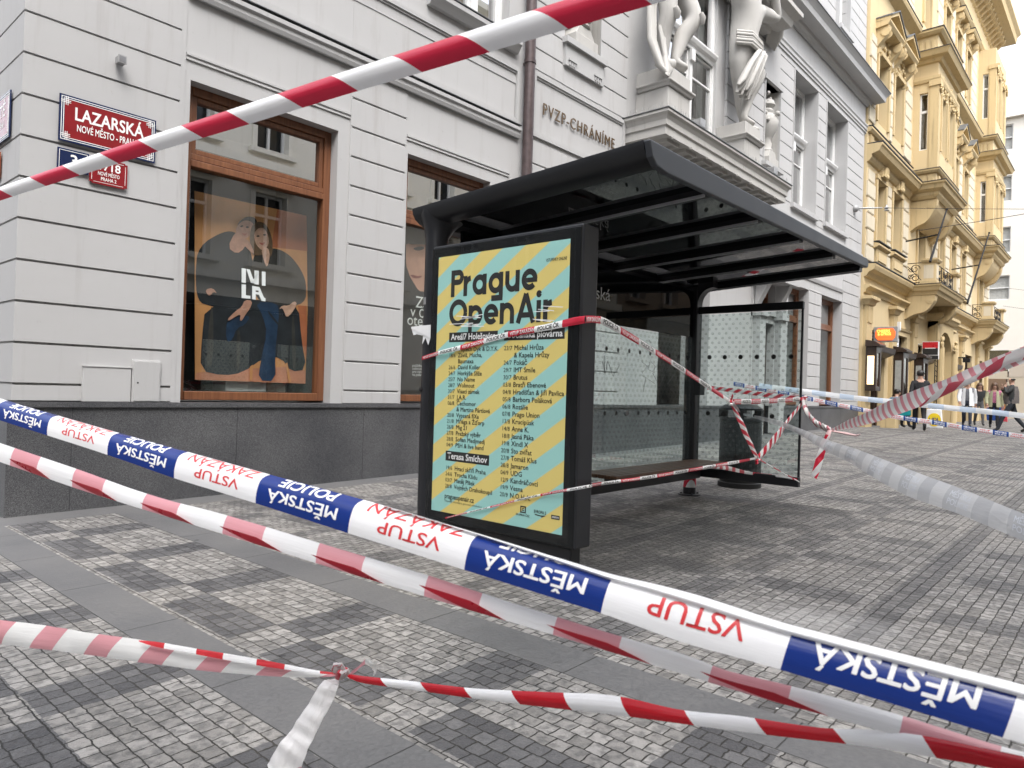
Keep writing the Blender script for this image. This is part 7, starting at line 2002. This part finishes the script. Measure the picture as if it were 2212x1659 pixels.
q = MB(); r18.mesh(q); q.build('hanging_end', tape_mat('hang_film', sh_red, (0.78, 0.78, 0.78), 0.22, 0.5, 0.6, 0.3), t, smooth=0)
q = MB(); q.tube([at(1792, 930, 5.88), at(1786, 945, 5.86), at(1783, 958, 5.85)], [0.02, 0.026, 0.012], 8, 0, flat=.5); q.tube([at(1795, 931, 5.88), at(1825, 936, 5.8), at(1850, 941, 5.7), at(1859, 938, 5.68)], [0.015, 0.03, 0.02, 0.006], 6, 0, flat=0.4)
q.build('knot', [plain('knot_pale', (0.66, 0.45, 0.45), 0.4)], t, smooth=60)

# 7. police tapes in the background
pm2 = tape_mat('far_police_film', (0.012, 0.07, 0.30), (0.80, 0.80, 0.82), 0.46, 0.5, 0.0, 0.3)
def far_tape(label, pts, w, d0, d1, mat, text=True, crumple=0.02, seed=1):
    xs = [p[0] for p in pts]
    P = [at(x, y, 1 / (1 / d0 + (1 / d1 - 1 / d0) * (x - xs[0]) / (xs[-1] - xs[0]))) for x, y in pts]
    rb = through(P, w, 120, seed, crumple, 0.08)
    q = MB(); rb.mesh(q)
    if text:
        k = 0
        while (k + 1) * 0.46 < rb.u[-1]:
            rb.text(q, 'MĚSTSKÁ', k * .46 + .03, 0.46, 0.30, .17, 1, False, .02); rb.text(q, 'POLICIE', k * .46 + .03, 0.90, 0.30, .17, 1, False, .02)
            rb.text(q, 'VSTUP', k * .46 + .27, 0.46, 0.30, .15, 2, False, .02); rb.text(q, 'ZAKÁZÁN', k * .46 + .25, 0.90, 0.30, .19, 2, False, .02); k += 1
    return tag(q.build('police_tape', [mat, M_['white_ink'], M_['red_ink']], smooth=0), label, 'police tape')
far_tape('blue and white block police tape sagging low across the pedestrian street', [(1585, 829), (1680, 847), (1780, 868), (1875, 888), (1950, 903), (2020, 913), (2100, 927), (2230, 946)], 0.085, 15.0, 12.0, pm2)
far_tape('bluish white police tape hanging at waist height in front of the passers-by', [(1640, 833), (1740, 846), (1850, 860), (1950, 870), (2060, 882), (2140, 890), (2240, 902)], 0.10, 14.5, 12.5, tape_mat('faint_police_film', (0.62, 0.72, 0.85), (0.84, 0.86, 0.88), 0.5, 0.5, 0.0, 0.35), False)
far_tape('thin red and white tape seen through the shelter glass behind the bin', [(1520, 836), (1580, 843), (1640, 851), (1700, 858), (1745, 862)], 0.075, 14.0, 11.0, tape_mat('far_striped_film', (0.55, 0.03, 0.05), (0.76, 0.76, 0.76), 0.30, 0.5, 0.6, 0.3), False)
Eh = [(1606, 893, 1606, 897), (1670, 905, 1668, 915), (1727, 925, 1722, 937), (1791, 951, 1780, 972), (1850, 970, 1840, 1002), (1910, 993, 1890, 1033), (1985, 1022, 1960, 1071), (2080, 1057, 2060, 1106), (2212, 1110, 2200, 1164), (2400, 1182, 2390, 1245)]
def dh(x): return 1 / (1 / 7.9 + (1 / 2.2 - 1 / 7.9) * (x - 1606) / 606)
top, bot = stations([(a, b, c, e, dh(a), dh(a)) for a, b, c, e in Eh])
r19 = Ribbon(top, bot, n=100, bulge=0.10, cross=10, crumple=0.012, seed=15)
q = MB(); r19.mesh(q)
gi = plain('faint_print', (0.62, 0.64, 0.68), 0.5)
k = 0
while (k + 1) * 0.44 < r19.u[-1]:
    r19.text(q, 'MĚSTSKÁ', k * .44 + .03, 0.42, 0.24, .16, 1, True and False, .02); r19.text(q, 'POLICIE', k * .44 + .03, 0.76, 0.24, .16, 1, False, .02); k += 1
tag(q.build('police_tape', [tape_mat('ghost_film', (0.74, 0.755, 0.79), (0.93, 0.94, 0.96), 0.22, 0.5, 0.0, 0.4, alpha=0.66), gi], smooth=0), 'translucent whitish police tape sagging from behind the bin to the right edge', 'police tape')

# paper remnants and stickers
q = MB()
P = [on_x(*p, 3.316) for p in ((888, 706), (912, 703), (938, 701), (937, 732), (930, 730), (925, 746), (919, 730), (912, 744), (914, 725), (900, 722), (893, 724))]
q.add(P, [tuple(range(len(P)))])
q.add([p + Vector((-0.003, 0, -0.01)) for p in P[:4]] , [(0, 1, 2, 3)])
tag(q.build('torn_paper', M_['paper']), 'torn white paper remnant stuck round the left shelter post', 'paper')
q = MB(); q.tube([(3.40, 3.735, 0.60), (3.40, 3.735, 0.66)], 0.0795, 24)
q2 = MB()
for k in range(6):
    a0_, a1_ = PI * (0.80 + 0.03 * k), PI * (0.80 + 0.03 * (k + 1))
    q2.quad((3.40 + .080 * math.cos(a0_), 3.735 + .080 * math.sin(a0_), .575), (3.40 + .080 * math.cos(a1_), 3.735 + .080 * math.sin(a1_), .575), (3.40 + .080 * math.cos(a1_), 3.735 + .080 * math.sin(a1_), .625), (3.40 + .080 * math.cos(a0_), 3.735 + .080 * math.sin(a0_), .625))
tag(q2.build('sticker', M_['grey_metal']), 'tiny grey sticker on the left shelter post above the torn paper', 'sticker')
# scraps of white sticky tape left on the poster pane
q = MB(); random.seed(14)
for y0, z0, n_, s in ((3.28, 0.435, 9, 1), (2.62, 0.47, 5, -1)):
    for k in range(n_):
        a = y0 + random.uniform(-.06, .06); z = z0 + random.uniform(-.06, .05); L = random.uniform(.10, .22); dz = random.uniform(-.02, .02)
        q.quad((3.2755, a + L / 2, z), (3.2755, a - L / 2, z + dz), (3.2755, a - L / 2, z + dz + 0.005), (3.2755, a + L / 2, z + 0.004))
tag(q.build('sticky_tape_remnants', M_['paper']), 'white sticky tape remnants on the poster pane over the OpenAir title', 'sticky tape')

# ------------------------------------------------------------------ people
def person(label, x, y, face, h, cols, pose, hair=None, extra=None):
    """face: angle the person looks along; cols: top, legs, shoes, hair; pose: walk/stand/sit/call"""
    t = thing('person', label, 'person', (x, y, gz(x)), rz=0)
    s = h / 1.75
    cf, sf = math.cos(face), math.sin(face)
    def W(f, l, z): return (x + (f * cf - l * sf) * s, y + (f * sf + l * cf) * s, gz(x) + z * s)   # forward, left, up
    J = dict(pelvis=(W(0, 0, 0.95), .135), belly=(W(0.01, 0, 1.12), (.15, .125)), chest=(W(0, 0, 1.34), (.165, .12)), neck=(W(0.01, 0, 1.50), .058), head=(W(0.035, 0, 1.64), (.082, .10)), crown=(W(0.02, 0, 1.70), .07),
             hl=(W(0, .09, .90), .095), kl=(W(.03, .10, .50), .068), al=(W(-.02, .10, .10), .05), fl=(W(.13, .11, .04), .042), hr=(W(0, -.09, .90), .095), kr=(W(.03, -.10, .50), .068), ar=(W(-.02, -.10, .10), .05), fr=(W(.13, -.11, .04), .042),
             sl=(W(0, .19, 1.42), .075), el=(W(-.02, .25, 1.14), .055), wl=(W(.07, .25, .90), .040), dl=(W(.10, .24, .82), .04), sr=(W(0, -.19, 1.42), .075), er=(W(-.02, -.25, 1.14), .055), wr=(W(.07, -.25, .90), .040), dr=(W(.10, -.24, .82), .04))
    if pose == 'walk': J.update(kl=(W(.16, .10, .52), .068), al=(W(.22, .10, .10), .05), fl=(W(.36, .11, .06), .042), kr=(W(-.03, -.10, .50), .068), ar=(W(-.26, -.10, .17), .05), fr=(W(-.12, -.11, .05), .042), er=(W(.04, -.26, 1.15), .055), wr=(W(.18, -.24, .95), .04), dr=(W(.22, -.23, .88), .04), el=(W(-.10, .25, 1.14), .055), wl=(W(-.10, .26, .90), .04), dl=(W(-.10, .26, .81), .04))
    if pose == 'stride': J.update(kl=(W(.24, .10, .50), .075), al=(W(.36, .10, .10), .052), fl=(W(.50, .11, .04), .044), kr=(W(-.12, -.10, .48), .075), ar=(W(-.38, -.10, .14), .052), fr=(W(-.24, -.11, .04), .044),
                                    el=(W(.16, .26, 1.22), .06), wl=(W(.20, .14, 1.42), .042), dl=(W(.17, .11, 1.50), .042), er=(W(.16, -.26, 1.20), .06), wr=(W(.26, -.12, 1.36), .042), dr=(W(.26, -.08, 1.44), .042), belly=(W(.04, 0, 1.12), (.185, .16)), pelvis=(W(0, 0, .95), .15))
    if pose == 'sit': J.update(pelvis=(W(0, 0, .50), .14), belly=(W(0.02, 0, .68), (.15, .125)), chest=(W(.07, 0, .88), (.16, .12)), neck=(W(.12, 0, 1.03), .055), head=(W(.18, 0, 1.15), (.082, .10)), crown=(W(.17, 0, 1.21), .07), hl=(W(.05, .10, .48), .095), kl=(W(.45, .13, .52), .07), al=(W(.44, .12, .10), .05), fl=(W(.58, .13, .05), .042), hr=(W(.05, -.10, .48), .095), kr=(W(.46, -.12, .52), .07), ar=(W(.52, -.12, .10), .05), fr=(W(.66, -.12, .05), .042),
                               sl=(W(.07, .18, .96), .07), el=(W(.15, .24, .72), .055), wl=(W(.34, .14, .66), .04), dl=(W(.40, .08, .68), .04), sr=(W(.07, -.18, .96), .07), er=(W(.15, -.24, .72), .055), wr=(W(.34, -.14, .66), .04), dr=(W(.40, -.08, .68), .04))
    J = {k: (v[0], tuple(q_ * s for q_ in v[1]) if isinstance(v[1], tuple) else v[1] * s) for k, v in J.items()}
    bones = [b_ for b_ in BON if 'cl' not in b_ and 'cr' not in b_] + [('kl', 'al'), ('kr', 'ar'), ('head', 'crown')]
    me = skin_mesh(J, bones, 2); me.name = 'body'
    mats = [M_['skin'], cols[0], cols[1], cols[2]]
    for m_x in mats: me.materials.append(m_x)
    segs = [(1, 'chest', 'belly'), (1, 'chest', 'sl'), (1, 'chest', 'sr'), (1, 'sl', 'el'), (1, 'el', 'wl'), (1, 'sr', 'er'), (1, 'er', 'wr'), (0, 'wl', 'dl'), (0, 'wr', 'dr'), (0, 'neck', 'head'), (0, 'head', 'crown'), (2, 'pelvis', 'hl'), (2, 'pelvis', 'hr'), (2, 'hl', 'kl'), (2, 'kl', 'al'), (2, 'hr', 'kr'), (2, 'kr', 'ar'), (3, 'al', 'fl'), (3, 'ar', 'fr'), (1, 'belly', 'belly')]
    for p in me.polygons: p.material_index = nearest_part(p.center, J, segs)
    o = bpy.data.objects.new('body', me); COL.objects.link(o); o.parent = t; o.matrix_parent_inverse = Matrix.Translation(t.location).inverted()
    hx = Vector(J['head'][0]); F_ = Vector((cf, sf, 0)); Lf = Vector((-sf, cf, 0))
    q = MB()
    cc = hx - F_ * 0.025 * s + Vector((0, 0, 0.055 * s))
    if hair == 'bald':
        for k in range(18):
            a = PI * (0.55 + 0.9 * k / 17); d_ = F_ * math.cos(a) + Lf * math.sin(a); q.ball(hx + d_ * 0.085 * s + Vector((0, 0, 0.02 * s)), 0.032 * s, 6, 4)
    else:
        q.ball(cc, (0.105 * s, 0.105 * s, 0.10 * s), 12, 8)
        if hair == 'long':
            for k in range(9):
                a = PI * (0.45 + 1.1 * k / 8); d_ = F_ * math.cos(a) + Lf * math.sin(a)
                q.tube([hx + d_ * 0.085 * s + Vector((0, 0, .04 * s)), hx + d_ * 0.10 * s - Vector((0, 0, .08 * s)), hx + d_ * 0.11 * s - Vector((0, 0, .2 * s))], [0.04 * s, 0.04 * s, 0.02 * s], 6)
    q.build('hair', cols[3], t, smooth=60)
    q = MB()
    q.ball(hx + F_ * 0.098 * s + Vector((0, 0, -.005 * s)), (0.014 * s, 0.014 * s, 0.022 * s), 6, 5)
    for e in (-1, 1): q.ball(hx + Lf * (e * 0.088 * s), (0.018 * s, 0.018 * s, 0.03 * s), 6, 5)
    q.build('face', M_['skin'], t, smooth=60)
    q = MB()
    for e in (-1, 1): q.ball(hx + F_ * 0.088 * s + Lf * (e * 0.033 * s) + Vector((0, 0, .022 * s)), 0.010 * s, 6, 4)
    q.ball(hx + F_ * 0.090 * s + Vector((0, 0, -.045 * s)), (0.02 * s, 0.02 * s, 0.006 * s), 6, 4)
    q.build('eyes_and_mouth', plain('eye_dark', (0.08, 0.03, 0.025), 0.4), t, smooth=60)
    # hands: palm already in the body; five separate fingers each
    q = MB()
    for a, b in (('wl', 'dl'), ('wr', 'dr')):
        A, B = Vector(J[a][0]), Vector(J[b][0]); d_ = (B - A).normalized(); sd_ = d_.cross(F_ if abs(d_.dot(F_)) < .9 else Lf).normalized()
        for k in range(4): q.tube([B + sd_ * (0.02 * (k - 1.5) * s), B + d_ * 0.05 * s + sd_ * (0.021 * (k - 1.5) * s), B + d_ * (0.085 - 0.008 * abs(k - 1.2)) * s + sd_ * (0.02 * (k - 1.5) * s) + F_ * 0.015 * s], [0.010 * s, 0.009 * s, 0.007 * s], 5)
        q.tube([B + sd_ * -0.03 * s, B + sd_ * -0.05 * s + d_ * 0.025 * s, B + sd_ * -0.048 * s + d_ * 0.055 * s], [0.011 * s, 0.010 * s, 0.007 * s], 5)
    q.build('fingers', M_['skin'], t, smooth=60)
    if extra: extra(t, W, s, J)
    return t
def cloth(name, c, v=0.2): return plain(name, c, 0.85, var=v, scale=14)
blk = cloth('black_cloth', (0.014, 0.014, 0.016)); navy = cloth('dark_denim', (0.03, 0.036, 0.055)); shoe = plain('black_shoe', (0.012, 0.012, 0.013), 0.4)
dhair = plain('dark_hair', (0.015, 0.012, 0.010), 0.5, var=0.4, scale=40); bhair = plain('brown_hair', (0.09, 0.05, 0.03), 0.5, var=0.4, scale=40); ghair = plain('grey_hair', (0.10, 0.09, 0.085), 0.5, var=0.3, scale=40)
toV1 = 0.0
def jacket(mat, long_=0.80):
    def fn(t, W, s, J):
        """open jacket: two front panels, a back and sleeves standing off the shirt"""
        q = MB()
        for e in (-1, 1):
            ring = [(0.13, .06), (0.10, .16), (0.0, .205), (-.10, .16), (-.135, .0)]
            rows = []
            for z, k in ((1.46, .78), (1.30, .98), (1.10, 1.0), (0.95, 1.08), (long_, 1.14)):
                rows.append([W(f * k, e * l * k, z) for f, l in ring])
            V = [p for r_ in rows for p in r_]; n_ = len(ring)
            q.add(V, [(i * n_ + j, i * n_ + j + 1, (i + 1) * n_ + j + 1, (i + 1) * n_ + j) for i in range(len(rows) - 1) for j in range(n_ - 1)])
        for a, b, c in (('sl', 'el', 'wl'), ('sr', 'er', 'wr')):
            q.tube([J[a][0], J[b][0], J[c][0]], [0.088 * s, 0.072 * s, 0.056 * s], 10)
        q.build('jacket', mat, t, smooth=60)
    return fn
# man in black seen from behind, with a bag in each hand
def coat_tail(t, W, s, J):
    q = MB(); q.tube([W(0, 0, 1.42), W(0, 0, 1.2), W(0, 0, 0.95), W(0, 0, 0.78)], [0.15 * s, 0.19 * s, 0.20 * s, 0.21 * s], 14, flat=0.8); q.build('jacket', blk, t, smooth=60)
person('person in black seen from behind, walking toward the arched doorway', 23.3, 4.75, R(20), 1.74, (blk, blk, shoe, dhair), 'walk', None, coat_tail)
bx_, by_ = 23.45, 4.42
z_ = gz(bx_)
bg_ = thing('carrier_bag', 'white carrier bag with a yellow LIDL disc held by the person in black', 'bag', (bx_, by_, z_ + 0.05))
q = MB(); q.prism([(by_ - 0.24, z_ + 0.12), (by_ + 0.20, z_ + 0.12), (by_ + 0.17, z_ + 0.66), (by_ - 0.19, z_ + 0.66)], 'x', bx_ - 0.07, bx_ + 0.07); q.build('body', M_['paper'], bg_, bevel=0.02)
q = MB()
for e in (-.05, .05): q.tube([(bx_ + e, by_ - .1, z_ + .65), (bx_ + e * .5, by_ - .02, z_ + .82), (bx_ + e, by_ + .08, z_ + .65)], 0.008, 5)
q.build('handles', M_['paper'], bg_)
q = MB(); q.prism([(by_ - 0.03 + .17 * math.cos(2 * PI * k / 24), z_ + .36 + .19 * math.sin(2 * PI * k / 24)) for k in range(24)], 'x', bx_ - 0.078, bx_ - 0.0705, 0)
put_text(q, 'LIDL', (bx_ - 0.079, by_ - 0.03, z_ + 0.325), (0, -1, 0), EZ, 0.13, 1, bold=.03, center=True, width=.26)
q.build('printed_disc', [plain('disc_yellow', (0.80, 0.58, 0.02), 0.5), M_['blue_ink']], bg_)
bx2, by2 = 23.25, 5.12
q = MB(); q.prism([(by2 - 0.16, z_ + 0.45), (by2 + 0.10, z_ + 0.42), (by2 + 0.30, z_ + 0.62), (by2 + 0.12, z_ + 0.80), (by2 - 0.14, z_ + 0.80)], 'x', bx2 - 0.06, bx2 + 0.06)
tag(q.build('folded_bag', plain('turquoise_plastic', (0.01, 0.30, 0.32), 0.4), bevel=0.03), 'turquoise bag in the left hand of the person in black', 'bag')
person('person in a pale denim jacket sitting low by the first shop doorway, looking right', 25.6, 6.0, R(-40), 1.72, (cloth('pale_denim', (0.17, 0.23, 0.30), .3), blk, shoe, dhair), 'sit')
q = MB(); q.box(25.35, 25.8, 5.85, 6.3, gz(25.6) - .01, gz(25.6) + 0.38); q.box(25.33, 25.82, 5.83, 6.32, gz(25.6) + 0.38, gz(25.6) + 0.41)
tag(q.build('stone_block', M_['yellow_d'], bevel=0.015), 'ochre stone block the person in denim sits on', 'block')
sh_grey = cloth('grey_knit', (0.13, 0.135, 0.15))
person('person in a white jacket over a grey sweater walking toward the camera', 31.2, 4.80, R(190), 1.76, (sh_grey, navy, shoe, ghair), 'walk', None, jacket(cloth('white_jacket', (0.72, 0.73, 0.75), .05)))
person('long-haired person in black half hidden between the white and the green jacket', 34.6, 4.90, R(200), 1.74, (blk, cloth('grey_trousers', (0.08, 0.08, 0.085)), shoe, bhair), 'walk', 'long')
person('person in an olive green jacket and patterned pink top, walking toward the camera', 31.4, 3.98, R(190), 1.66, (plain('pink_pattern', (0.32, 0.10, 0.17), 0.8, var=0.7, scale=30), blk, shoe, bhair), 'walk', 'long', jacket(cloth('olive_jacket', (0.34, 0.34, 0.22), .1), 0.84))
def vest(t, W, s, J):
    q = MB(); q.tube([W(0, 0, 1.46), W(.02, 0, 1.3), W(.03, 0, 1.1), W(.01, 0, .90)], [0.14 * s, 0.20 * s, 0.215 * s, 0.20 * s], 14, flat=0.85); q.build('waistcoat', cloth('taupe_waistcoat', (0.13, 0.115, 0.11)), t, smooth=60)
person('balding person in a dark waistcoat striding left with a phone at the ear', 27.2, 2.98, R(100), 1.76, (cloth('charcoal_sleeves', (0.035, 0.037, 0.037)), cloth('dark_trousers', (0.022, 0.026, 0.034)), shoe, dhair), 'stride', 'bald', vest)
# small red bag of the person in green
q = MB(); xg, yg = 31.25, 3.66; zg_ = gz(xg); q.prism([(yg - .12, zg_ + .28), (yg + .12, zg_ + .28), (yg + .08, zg_ + .66), (yg - .08, zg_ + .66)], 'x', xg - .05, xg + .05); q.tube([(xg, yg - .06, zg_ + .65), (xg, yg, zg_ + .82), (xg, yg + .06, zg_ + .65)], .01, 5)
tag(q.build('carrier_bag', plain('red_plastic', (0.55, 0.06, 0.08), 0.4), bevel=.02), 'small red carrier bag in the hand of the person in green', 'bag')
# blue bin by the far door
t = thing('waste_container', 'blue plastic waste container near the far tan door', 'waste container', (44.0, 5.55, gz(44)))
zb2 = gz(44.0)
q = MB(); q.prism([(5.25, zb2 + .1), (5.85, zb2 + .1), (5.92, zb2 + 1.1), (5.18, zb2 + 1.1)], 'x', 43.7, 44.3); q.build('body', plain('blue_plastic', (0.01, 0.05, 0.22), .4), t, bevel=.03)
q = MB(); q.box(43.66, 44.34, 5.14, 5.96, zb2 + 1.1, zb2 + 1.18); q.build('lid', plain('blue_plastic_lid', (0.012, 0.06, 0.25), .4), t, bevel=.02)
q = MB()
for yy in (5.35, 5.75): q.tube([(44.2, yy - .04, zb2 + .1), (44.2, yy + .04, zb2 + .1)], .1, 12)
q.build('wheels', M_['rubber'], t)
